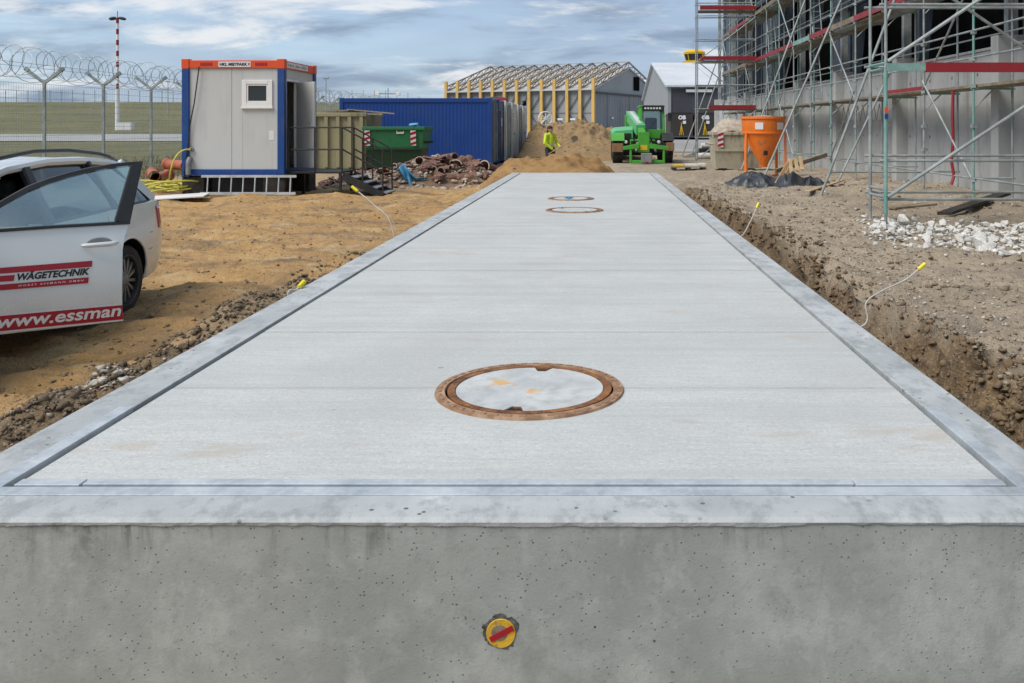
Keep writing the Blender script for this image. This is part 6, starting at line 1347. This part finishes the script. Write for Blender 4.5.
# ------------------------------------------------------------------ membrane hall, control tower, dark boxes
hallY0, hallY1, hx0, hx1 = 112.0, 170.0, 9.1, 46.0; he, hr = 6.7, 11.55; hm_ = (hallY0+hallY1)/2
hb_ = thing('storage_hall', 'storage hall with white sloping roof and dark grey side wall', 'hall', (hx0, hallY0, 0))
for k in range(6):
    a = hx0+(hx1-hx0)*k/6; b = hx0+(hx1-hx0)*(k+1)/6
    MB().box(a+0.03, b-0.03, hallY0, hallY0+0.25, 0, he-0.25).build('wall_panel', m['halldark'], hb_)
    for s0_, s1_ in ((0, 0.5), (0.5, 1)): 
        P_ = []
        for u in (a-(0.4 if k == 0 else -0.05), b-0.05): P_.append(u)
        ya, yb_ = (hallY0-0.5, hm_) if s0_ == 0 else (hallY1+0.5, hm_); 
        A_ = [Vector((P_[0], ya, he-0.1)), Vector((P_[1], ya, he-0.1)), Vector((P_[1], yb_, hr)), Vector((P_[0], yb_, hr))]
        MB().add(A_+[q+Vector((0, 0, 0.22)) for q in A_], [(3, 2, 1, 0), (4, 5, 6, 7), (0, 1, 5, 4), (1, 2, 6, 5), (2, 3, 7, 6), (3, 0, 4, 7)]).build('roof_panel', m['hallwhite'], hb_)
MB().add([(hx0, hallY0+0.26, 0), (hx0, hallY1, 0), (hx0, hallY1, he-0.2), (hx0, hm_, hr-0.1), (hx0, hallY0+0.26, he-0.2)]+[(hx0+0.2, hallY0+0.26, 0), (hx0+0.2, hallY1, 0), (hx0+0.2, hallY1, he-0.2), (hx0+0.2, hm_, hr-0.1), (hx0+0.2, hallY0+0.26, he-0.2)], [(0, 1, 2, 3, 4), (9, 8, 7, 6, 5), (0, 5, 6, 1), (1, 6, 7, 2), (0, 4, 9, 5)]).build('gable', m['hangargrey'], hb_)
MB().box(hx0-0.05, hx0+0.35, hallY0-0.12, hallY0-0.02, 0, he).build('corner_post', m['hangargrey'], hb_); MB().box(hx0+2.2, hx0+5.5, hallY0-0.30, hallY0-0.02, he-0.75, he-0.4).build('wall_lamp', m['whitevinyl'], hb_)
tx, ty = (694.5-VX)*262/F, 262
tw = thing('control_tower', 'airport control tower with yellow cab rising behind the white roof', 'tower', (tx, ty, 0))
zt0 = HC+(VY-63.5)*ty/F; zt1 = HC+(VY-49)*ty/F
MB().lathe([(2.2, 0), (2.2, zt0-0.5)], 16, Matrix.Translation((tx, ty, 0))).build('shaft', m['hangargrey'], tw, smooth=True)
MB().lathe([(2.4, zt0-0.9), (3.5, zt0-0.3), (3.6, zt0+0.7), (2.6, zt0+0.75)], 8, Matrix.Translation((tx, ty, 0))).build('gallery', m['yellow'], tw)
MB().lathe([(2.5, zt0+0.76), (3.0, zt0+2.7)], 8, Matrix.Translation((tx, ty, 0))).build('cab_glazing', m['winglass'], tw)
MB().lathe([(3.1, zt0+2.71), (3.2, zt0+3.3), (2.2, zt0+3.9), (1.8, zt0+3.9)], 8, Matrix.Translation((tx, ty, 0))).build('cab_roof', m['yellow'], tw)
for k in range(8): a = 2*math.pi*k/8; MB().beam((tx+2.55*math.cos(a), ty+2.55*math.sin(a), zt0+0.76), (tx+3.06*math.cos(a), ty+3.06*math.sin(a), zt0+2.7), 0.16, 0.16).build('mullion', m['yellow'], tw)
for dx in (-0.4, 0.9): MB().tube((tx+dx, ty, zt0+3.9), (tx+dx, ty, zt0+6.8), 0.06, 6).build('antenna', m['tube'], tw)
for k, (pa_, pb_) in enumerate(((670.5, 693), (694.5, 716))):
    Y_ = 105; x0_, x1_ = (pa_-VX)*Y_/F, (pb_-VX)*Y_/F
    t = thing('swap_box', 'dark brown cargo box marked OB, %s of the two' % ('left' if k == 0 else 'right'), 'cargo box', (x0_, Y_, 0), 'cargo boxes by the hall')
    MB().box(x0_, x1_, Y_, Y_+7, 0.55, 3.2).build('box_body', m['truckbrown'], t, bevel=0.03); MB().box(x0_-0.05, x1_+0.05, Y_-0.05, Y_+0.2, 0.35, 0.55).build('sill_beam', m['halldark'], t)
    for x in (x0_+0.2, x1_-0.4):
        for y in (Y_+0.3, Y_+6.3): MB().box(x, x+0.2, y, y+0.3, 0.0, 0.55).build('support_leg', m['black'], t)
    MB().box(x0_-0.02, x1_+0.02, Y_-0.02, Y_+0.04, 3.2, 3.28).build('top_rail', m['black'], t)
    me = fit_text(text_mesh('OB', 0.3, m['whitevinyl'], bold=0.02), 0.92, 0.5, basis(((x0_+x1_)/2-0.42, Y_-0.01, 2.45), (1, 0, 0), (0, 0, 1))); link('lettering', me, t)
    xm_ = (x0_+x1_)/2
    w_ = MB(); w_.beam((xm_-0.05, Y_-0.04, 1.85), (xm_-0.25, Y_-0.04, 0.6), 0.12, 0.06); w_.beam((xm_-0.05, Y_-0.04, 1.85), (xm_+0.2, Y_-0.04, 0.6), 0.12, 0.06); w_.beam((xm_-0.05, Y_-0.04, 2.1), (xm_-0.05, Y_-0.04, 0.6), 0.14, 0.06); w_.build('coupling_frame', m['yellow'], t)
    MB().box(xm_+0.12, xm_+0.5, Y_-0.03, Y_-0.001, 1.95, 2.3).build('data_plate', m['whitevinyl'], t)

# ------------------------------------------------------------------ hall under construction, right
bd = thing('shell_building', 'unfinished building with grey concrete plinth wall and dark open bays', 'building', (8.0, 30, 0))
WX = 8.0; PY = [17.23-5.8*2+5.8*k for k in range(10)]; YE = 52.5
YS = PY[0]-1.0
edges = [YS]+[y for y in PY]+[YE]
for k in range(len(edges)-1):
    a, b = edges[k]+(0.165 if k else 0), edges[k+1]-(0.165 if k < len(edges)-2 else 0)
    if b-a < 0.2: continue
    MB().box(WX, WX+0.25, a, b, -0.3, 3.13).build('plinth_wall', m['wall'], bd, bevel=0.012)
    MB().box(WX-0.03, WX+0.26, a+0.01, b-0.01, 3.132, 3.19).build('wall_coping', m['wall'], bd, bevel=0.01)
for y in PY:
    MB().box(WX-0.29, WX+0.30, y-0.16, y+0.16, -0.3, 3.34).build('pilaster', m['wall'], bd, bevel=0.012)
    MB().box(WX-0.06, WX+0.13, y-0.09, y+0.09, 3.342, 10.8).build('steel_post', m['tube'], bd)
    MB().add([(WX+0.32, y-0.12, 3.2), (WX+0.55, y-0.12, 3.2), (WX+0.55, y+0.12, 3.2), (WX+0.32, y+0.12, 3.2), (WX+0.32, y-0.12, 10.8), (WX+1.25, y-0.12, 10.8), (WX+1.25, y+0.12, 10.8), (WX+0.32, y+0.12, 10.8)], [(3, 2, 1, 0), (4, 5, 6, 7), (0, 1, 5, 4), (1, 2, 6, 5), (2, 3, 7, 6), (3, 0, 4, 7)]).build('portal_leg', m['navysteel'], bd)
for z in (5.4, 7.6): MB().box(WX+0.14, WX+0.30, YS, YE, z, z+0.16).build('girt', m['navysteel'], bd)
MB().box(WX-0.1, WX+26, YS, YE+0.2, 10.8, 11.3).build('roof_deck', m['voidshade'], bd); MB().box(WX+25, WX+25.3, YS, YE, -0.3, 10.8).build('rear_wall', m['voidshade'], bd)
MB().box(WX+0.26, WX+25, YE-0.3, YE, -0.3, 10.8).build('end_wall', m['navysteel'], bd); MB().box(WX+0.26, WX+25, YS, YS+0.3, -0.3, 10.8).build('end_wall', m['voidshade'], bd)
MB().box(WX+0.26, WX+25, YS+0.3, YE-0.3, -0.25, 0.2).build('floor_slab', m['voidshade'], bd)
MB().box(WX+1.6, WX+1.75, YS+0.3, YE-0.3, 0.2, 10.8).build('inner_sheet', m['voidshade'], bd)  # near-black sheet added so the open bays read as deep shade
for (ya, yb_) in ((PY[4]+0.2, PY[4]+2.4), (PY[6]+0.2, PY[7]-2.0), (PY[8]+0.2, PY[9]-1.0)): MB().box(WX+0.30, WX+0.36, ya, yb_, 3.25, 10.7).build('cladding_panel', m['navysteel'], bd)

# ------------------------------------------------------------------ scaffold
sf = thing('scaffold', 'galvanised tube scaffold with red and green boards along the unfinished building', 'scaffold', (7.3, 30, 0))
XO, XI = 7.0, 7.72; SY = [14.0+2.5*k for k in range(15)]; LV = [2.36, 4.42, 6.44, 8.46]
rs_ = random.Random(4)
CPL = MB().box(-0.042, 0.042, -0.042, 0.042, -0.035, 0.035).box(0.03, 0.085, -0.02, 0.02, -0.02, 0.02).mesh('coupler', m['tube'])
def sgr(x, y): return h1(x, y)-0.01
def tube(a, b, name='tube', r=0.0242, mat=None): return MB().tube(a, b, r, 8).build(name, mat or m['tube'], sf, smooth=True)
def standard(x, y, ztop, mat=None):
    z0 = sgr(x, y); o = tube((x, y, z0+0.02), (x, y, ztop), 'standard', mat=mat)
    MB().box(x-0.075, x+0.075, y-0.075, y+0.075, z0-0.02, z0+0.02).build('base_plate', m['tube'], o)
for i, y in enumerate(SY):
    for x in (XO, XI): standard(x, y, 9.6, m['tubegreen'] if rs_.random() < 0.22 else None)
    for z in LV: tube((XO-0.05, y, z-0.08), (XI+0.05, y, z-0.08), 'transom', 0.022, m['tubegreen'] if rs_.random() < 0.4 else None)
    tube((XO-0.05, y, 0.62), (XI+0.05, y, 0.62), 'transom', 0.022)
    for z in [0.62]+LV[:3]:
        for dz2 in (0.0, 0.5, 1.0): put('coupler', CPL, sf, (XO, y, z+dz2-0.03), (0, 0, rs_.uniform(0, 3)))
    for z in (LV[0], LV[1]): tube((XO, y, z-0.45), (XO+0.36, y, z-0.10), 'bracket_strut', 0.014)
    if i == len(SY)-1: continue
    y1 = SY[i+1]
    for li, z in enumerate(LV):
        for q in range(2):
            x = XO+0.06+q*0.33; matp = m['oldtimber'] if (rs_.random() < 0.6 or li == 0) else m['tube']
            MB().box(x, x+0.31, y+0.02, y1-0.02, z-0.05, z).build('deck_board', matp, sf)
        if li > 0:
            k_ = rs_.random(); mt = m['red'] if k_ < 0.5 else (m['tubegreen'] if k_ < 0.72 else m['oldtimber'])
            MB().box(XO-0.05, XO-0.02, y-0.03, y1+0.0, z, z+0.15).build('toe_board', mt, sf)
        elif i in (2,): MB().box(XO-0.05, XO-0.02, y-0.03, y1, z+0.0, z+0.08).build('toe_board', m['red'], sf)
        for dz2 in (0.5, 1.0): tube((XO, y, z+dz2), (XO, y1, z+dz2), 'guard_rail', 0.019)
        tube((XI, y, z+1.0), (XI, y1, z+1.0), 'guard_rail', 0.017)
    tube((XO, y, 0.62), (XO, y1, 0.62), 'ledger', 0.019)
    if i % 3 == 1:
        for li, z in enumerate([0.6]+LV[:3]): tube((XO-0.03, y if (li+i) % 2 else y1, z), (XO-0.03, y1 if (li+i) % 2 else y, z+1.95), 'brace', 0.021)
# ladders inside two bays
for yb_ in (SY[6]+0.5, SY[9]+0.5):
    for z0_, z1_ in ((LV[0], LV[1]), (LV[1], LV[2])):
        for dx in (-0.15, 0.15): tube((XO+0.36+dx, yb_, z0_), (XO+0.36+dx, yb_+0.7, z1_+0.3), 'ladder_rail', 0.02)
        for k in range(8): f = (k+0.5)/8; tube((XO+0.21, yb_+0.7*f, z0_+(z1_+0.3-z0_)*f), (XO+0.51, yb_+0.7*f, z0_+(z1_+0.3-z0_)*f), 'ladder_rung', 0.012)
# lattice beam under the first deck
for k in range(8):
    y0_ = 24+k*0.5
    tube((XI, y0_, 1.75), (XI, y0_+0.25, 2.2), 'lattice_web', 0.012); tube((XI, y0_+0.25, 2.2), (XI, y0_+0.5, 1.75), 'lattice_web', 0.012)
tube((XI, 24, 1.75), (XI, 28, 1.75), 'lattice_chord', 0.018)
# buttress bay near the camera
BX = 4.2
for y, mt in ((12.9, m['tubegreen']), (13.63, None)): 
    standard(BX, y, 7.4, None)
    standard(XO, y, 7.4, None)
    tube((BX, y, 0.3), (BX, y, 2.4), 'frame_leg', 0.028, mt)
for z in (0.55, 0.66, 2.42, 2.50, 4.45, 6.45): tube((BX, 12.88, z), (BX, 13.65, z), 'frame_rung', 0.022, m['tubegreen'] if z > 2.3 else None)
for y in (12.9, 13.63):
    for z in (0.52, 1.08, 2.44, 3.35, 4.42, 6.42): tube((BX-0.08, y+0.03, z+(0.0 if y < 13 else 0.05)), (XO+0.1, y+0.03, z+(0.0 if y < 13 else 0.05)), 'ledger', 0.021)
MB().box(BX+0.55, XO, 12.82, 12.85, 2.36, 2.50).build('toe_board', m['red'], sf); MB().box(BX, BX+0.55, 12.82, 12.85, 2.38, 2.49).build('toe_board', m['tubegreen'], sf)
tube((BX+0.02, 12.86, 0.56), (XO, 12.86, 2.40), 'brace', 0.026); tube((BX+0.02, 12.86, 2.52), (XO, 12.86, 4.40), 'brace', 0.026); tube((XO, 13.66, 2.5), (BX, 13.66, 4.4), 'brace', 0.024)
MB().box(BX-0.026, BX+0.026, 12.865, 12.875, 1.78, 1.86).build('tag', m['orange'], sf); MB().box(BX-0.026, BX+0.026, 12.865, 12.875, 1.69, 1.76).build('tag', m['contblue'], sf)
# far buttress bay
for y in (39.0, 39.75):
    standard(4.45, y, 7.35, None); 
    for z in (1.1, 2.36, 3.4, 4.42, 5.4, 6.44, 7.0): tube((4.4, y, z), (XO, y, z+0.02), 'ledger', 0.024)
standard(4.38, 39.0, 7.4, None)
for z in (2.36, 4.5, 6.7): 
    MB().box(4.45+(0.5 if z < 3 else 0.1), XO, 38.93, 38.96, z, z+0.17).build('toe_board', m['red'], sf); MB().box(4.5, XO, 39.02, 39.7, z-0.06, z-0.01).build('deck_board', m['oldtimber'], sf)
for (a, b) in (((4.5, 38.95, 0.2), (XO, 38.95, 2.3)), ((XO, 38.95, 2.4), (4.5, 38.95, 4.4)), ((4.5, 38.95, 4.5), (XO, 38.95, 6.4))): tube(a, b, 'brace', 0.022)
# rakers down to the yard
for (x0_, y0_, x1_, z1_) in ((4.72, 18.8, XO, 6.1), (4.7, 25.0, XO, 5.4), (4.7, 28.8, XO, 6.3), (4.3, 44.5, 6.3, 5.6), (4.75, 44.5, 6.5, 5.2)):
    tube((x0_, y0_, sgr(x0_, y0_)), (x1_, y0_, z1_), 'raker', 0.03); MB().box(x0_-0.12, x0_+0.12, y0_-0.1, y0_+0.1, sgr(x0_, y0_)-0.02, sgr(x0_, y0_)+0.03).build('sole_plate', m['oldtimber'], sf)
tube((4.9, 18.8, 0.62), (XO, 18.8, 0.62), 'ledger', 0.022); tube((6.0, 22, 0.25), (7.3, 22.0, 3.0), 'raker', 0.028)
# lashing strap hanging from the deck
MB().path([(6.98, 17.4, 2.28), (6.97, 17.4, 1.8), (6.99, 17.42, 1.3), (6.96, 17.43, 0.9), (7.0, 17.4, 0.62), (6.94, 17.38, 0.45)], 0.030, 6).build('hanging_strap', m['red'], sf)

# ------------------------------------------------------------------ concrete hopper
hc_ = Vector(((763.5-VX)*26.5/F, 26.5, h1(5.0, 26.5))); hz0 = hc_.z
ho = thing('concrete_hopper', 'orange steel concrete hopper on legs, cone pointing down', 'hopper', hc_)
HM = Matrix.Translation((hc_.x, hc_.y, 0)); rt = 0.635; zt_ = 1.86
MB().lathe([(0.11, hz0+0.32), (0.13, hz0+0.42), (rt, 1.40), (rt, zt_), (rt-0.03, zt_), (rt-0.03, 1.42), (0.10, hz0+0.46)], 40, HM).build('cone_shell', m['orange2'], ho, smooth=True)
MB().lathe([(rt+0.035, zt_-0.05), (rt+0.035, zt_+0.02), (rt-0.04, zt_+0.02), (rt-0.04, zt_-0.05)], 40, HM, True).build('rim', m['orange2'], ho, smooth=True); MB().lathe([(rt+0.015, 1.38), (rt+0.015, 1.43), (rt-0.01, 1.43), (rt-0.01, 1.38)], 40, HM, True).build('band', m['orange2'], ho, smooth=True)
MB().lathe([(rt-0.04, zt_-0.02), (0.25, zt_+0.04), (0.0, zt_+0.06)], 24, HM).build('dried_mortar', m['palerubble'], ho, smooth=True)
for a in (-2.62, -0.42, 0.75, 2.35):
    x, y = math.cos(a)*(rt+0.02), math.sin(a)*(rt+0.02); MB().beam((hc_.x+x, hc_.y+y, hz0+0.05), (hc_.x+x*0.99, hc_.y+y*0.99, 1.42), 0.07, 0.06, Vector((x, y, 0))).build('leg', m['orange2'], ho, bevel=0.01)
    MB().box(hc_.x+x-0.14, hc_.x+x+0.14, hc_.y+y-0.12, hc_.y+y+0.12, hz0, hz0+0.06).build('foot_plate', m['orange2'], ho, bevel=0.01)
MB().box(hc_.x-0.06, hc_.x+0.06, hc_.y-0.36, hc_.y-0.2, 0.74, 0.88).build('gate_lever', m['black'], ho, bevel=0.02)
for a in (-1.95, -0.9):
    B = basis((hc_.x+math.cos(a)*(rt+0.003), hc_.y+math.sin(a)*(rt+0.003), 1.5), (-math.sin(a), math.cos(a), 0), (0, 0, 1)); MB().box(-0.12, 0.12, 0, 0.20, 0, 0.008, B).build('label_plate', m['whitevinyl'], ho)

# ------------------------------------------------------------------ black sheeting heap, battens, planks
def tz(x, y): return h1(x, y)
def sheetheap(cx_, cy_, rx_, ry_, hh, seed, label):
    gx, gy = np.meshgrid(np.linspace(-1.1, 1.1, 64), np.linspace(-1.1, 1.1, 64), indexing='ij'); r_ = np.sqrt(gx**2+gy**2)*(1+fbm(gx+seed, gy, 1.4, 3)*0.5)
    q = random.Random(int(seed*10)); z = np.zeros_like(gx)
    for _ in range(26):      # crumpled folds: ridged tents pushed up at random
        a_, b_ = q.uniform(-0.75, 0.75), q.uniform(-0.75, 0.75); t_ = q.uniform(0, 3.14); hk = hh*q.uniform(0.45, 1.1)*(1-0.55*(a_*a_+b_*b_)); k1, k2 = q.uniform(0.5, 1.0), q.uniform(1.6, 3.2)
        u = (gx-a_)*math.cos(t_)+(gy-b_)*math.sin(t_); v = -(gx-a_)*math.sin(t_)+(gy-b_)*math.cos(t_); z = np.maximum(z, hk-hh*(k1*np.abs(u)+k2*np.abs(v)))
    z = z*np.clip((1.05-r_)*4, 0, 1)+0.05*np.abs(fbm(gx+seed, gy, 3, 3))*np.clip(1.05-r_, 0, 1)
    X_, Y_ = cx_+gx*rx_, cy_+gy*ry_; Z_ = hgt(X_, Y_)+np.where(r_ > 1.02, -0.12, np.maximum(z, 0.02))
    o = fastmesh('plastic_sheeting', np.stack([X_.ravel(), Y_.ravel(), Z_.ravel()], 1), grid_faces(64, 64), m['tarp']); return tag(o, label, 'sheeting', 'black sheeting by the hopper')
sheetheap(4.05, 22.2, 0.85, 0.95, 0.33, 3.3, 'crumpled black plastic sheeting left of the wooden battens')
sheetheap(4.95, 21.6, 0.85, 0.95, 0.36, 9.1, 'crumpled black plastic sheeting right of the wooden battens')
slx = [((776, 184), (790, 160)), ((780.5, 184.5), (794, 160.5)), ((792, 177), (790, 159)), ((797.5, 171), (795.5, 158.5)), ((802.5, 170), (800, 156.5))]
for k, (a, b) in enumerate(slx):
    A_, B2 = atY(*a, 21.35), atY(*b, 21.8); o = MB().beam(A_, B2, 0.085, 0.03, Vector((0, 1, 0.2))).build('timber_batten', m['timber'], None, bevel=0.003)
    tag(o, ['pale batten leaning on black sheeting, leftmost', 'pale batten leaning on black sheeting, second from left', 'pale batten on black sheeting, middle one', 'pale batten on black sheeting, second from right', 'pale batten on black sheeting, rightmost'][k], 'batten', 'battens on the black sheeting')
o = MB().beam(atY(776, 171, 22.4), atY(827, 154.5, 22.6), 0.11, 0.045, Vector((0, 1, 0.3))).build('plank', m['oldtimber'], None, bevel=0.004); tag(o, 'long brown plank rising to the right over the black sheeting', 'plank')
A_ = at(807, 193, 0.17); B2 = at(842, 181.5, 0.17); o = MB().beam(A_+Vector((0, 0, 0.03)), B2+Vector((0, 0, 0.03)), 0.12, 0.03).build('plank', m['timber'], None, bevel=0.004); tag(o, 'pale loose plank flat on the ground by the raker', 'plank')
slab('plank', 6.35, 14.9, 1.9, 0.26, 0.05, R(38), m['darktimber'], 'dark wet plank lying over the white rubble', 'plank', (R(-4), R(-7)), z=0.26)
slab('plank', 5.55, 15.6, 0.9, 0.2, 0.04, R(20), m['oldtimber'], 'short brown plank behind the white rubble', 'plank', (R(3), R(-3)), z=0.16)
# ------------------------------------------------------------------ white concrete rubble
wr = thing('concrete_rubble_heap', 'strip of broken white concrete lumps in front of the scaffold', 'rubble', (5.5, 13.3, 0))
wms = [chunk_mesh('concrete_lump', m['rubble'], f, 50+k) for k, f in enumerate(((1, 0.8, 0.6), (1.2, 0.7, 0.45), (0.9, 0.9, 0.7), (1.3, 0.8, 0.3)))]
PX, PY_, PS = [], [], []
for k in range(1500):
    px_ = random.uniform(872, 1060); py_ = 229+0.10*(px_-872)*0.55+random.gauss(0, 6.0)
    if random.random() < 0.35: py_ = 226+random.gauss(0, 4)+(px_-872)*0.05
    p_ = at(px_, py_, 0.15); s = random.uniform(0.02, 0.10)*(1.0 if random.random() < 0.5 else 0.55)*(1.7 if random.random() < 0.06 else 1)
    if k < 280: put('concrete_lump', random.choice(wms), wr, (p_.x, p_.y, h1(p_.x, p_.y)+s*0.4+random.uniform(0, 0.06)*(1 if abs(py_-231) < 8 else 0)), (random.uniform(-.6, .6), random.uniform(-.6, .6), random.uniform(0, 6)), s)
    else: PX.append(p_.x+random.gauss(0, 0.12)); PY_.append(p_.y+random.gauss(0, 0.2)); PS.append(s*0.45)
px, py = np.array(PX), np.array(PY_); o = stones('concrete_crumbs', np.stack([px, py, hgt(px, py)+0.01], 1), np.array(PS), m['rubble'], wr); o['kind'] = 'stuff'
# ------------------------------------------------------------------ pallet with goods, white bundle
pl = at(688, 168.5, 0.14); pt = thing('pallet', 'timber pallet with low pale packages beyond the far end', 'pallet', (pl.x, pl.y, h1(pl.x, pl.y)))
zp = h1(pl.x, pl.y)
for k in range(5): MB().box(pl.x-0.6, pl.x+0.6, pl.y-0.4+k*0.17, pl.y-0.28+k*0.17, zp+0.10, zp+0.125).build('deck_slat', m['oldtimber'], pt)
for x in (-0.55, -0.06, 0.45): MB().box(pl.x+x, pl.x+x+0.12, pl.y-0.4, pl.y+0.4, zp, zp+0.1).build('bearer', m['darktimber'], pt)
for k, (dx, w, mt, lb_) in enumerate(((-0.5, 0.35, m['yellow'], 'small yellow package on the pallet, left'), (-0.1, 0.45, m['contwhite'], 'flat white package on the pallet, middle'), (0.38, 0.22, m['contwhite'], 'small white package on the pallet, right'))):
    o = MB().box(0, w, -0.3, 0.3, 0, 0.06+0.02*k).build('package', mt, None, bevel=0.01); o.location = (pl.x+dx, pl.y, zp+0.126); tag(o, lb_, 'package')
for k in range(3):
    Y_ = 40.5+k*0.3; a = atY(697+k*2, 156-k*5, Y_); o = MB().path([a, a+Vector((0.35, 0.05, 0.01)), a+Vector((0.75, 0.1, 0.0))], [0.13, 0.15, 0.13], 14).build('membrane_roll', m['contwhite'] if k != 1 else m['ink'], None, smooth=True); o.location.z += 0.0
    tag(o, ['white membrane roll lying lowest left of the cream skip', 'black membrane roll between two white ones', 'white membrane roll on top of the black one'][k], 'roll')
for k in range(5):
    a = at(683+k*2.2, 157-k*1.0, 0.16); o = MB().tube(a, a+Vector((1.5, 0.4+0.1*k, 0.02)), 0.025, 8).build('scaffold_pole', m['tube'], None, smooth=True); tag(o, 'loose steel tube on the ground left of the rolls, %s from the front' % ['first', 'second', 'third', 'fourth', 'fifth'][k], 'tube', 'loose scaffold tubes')
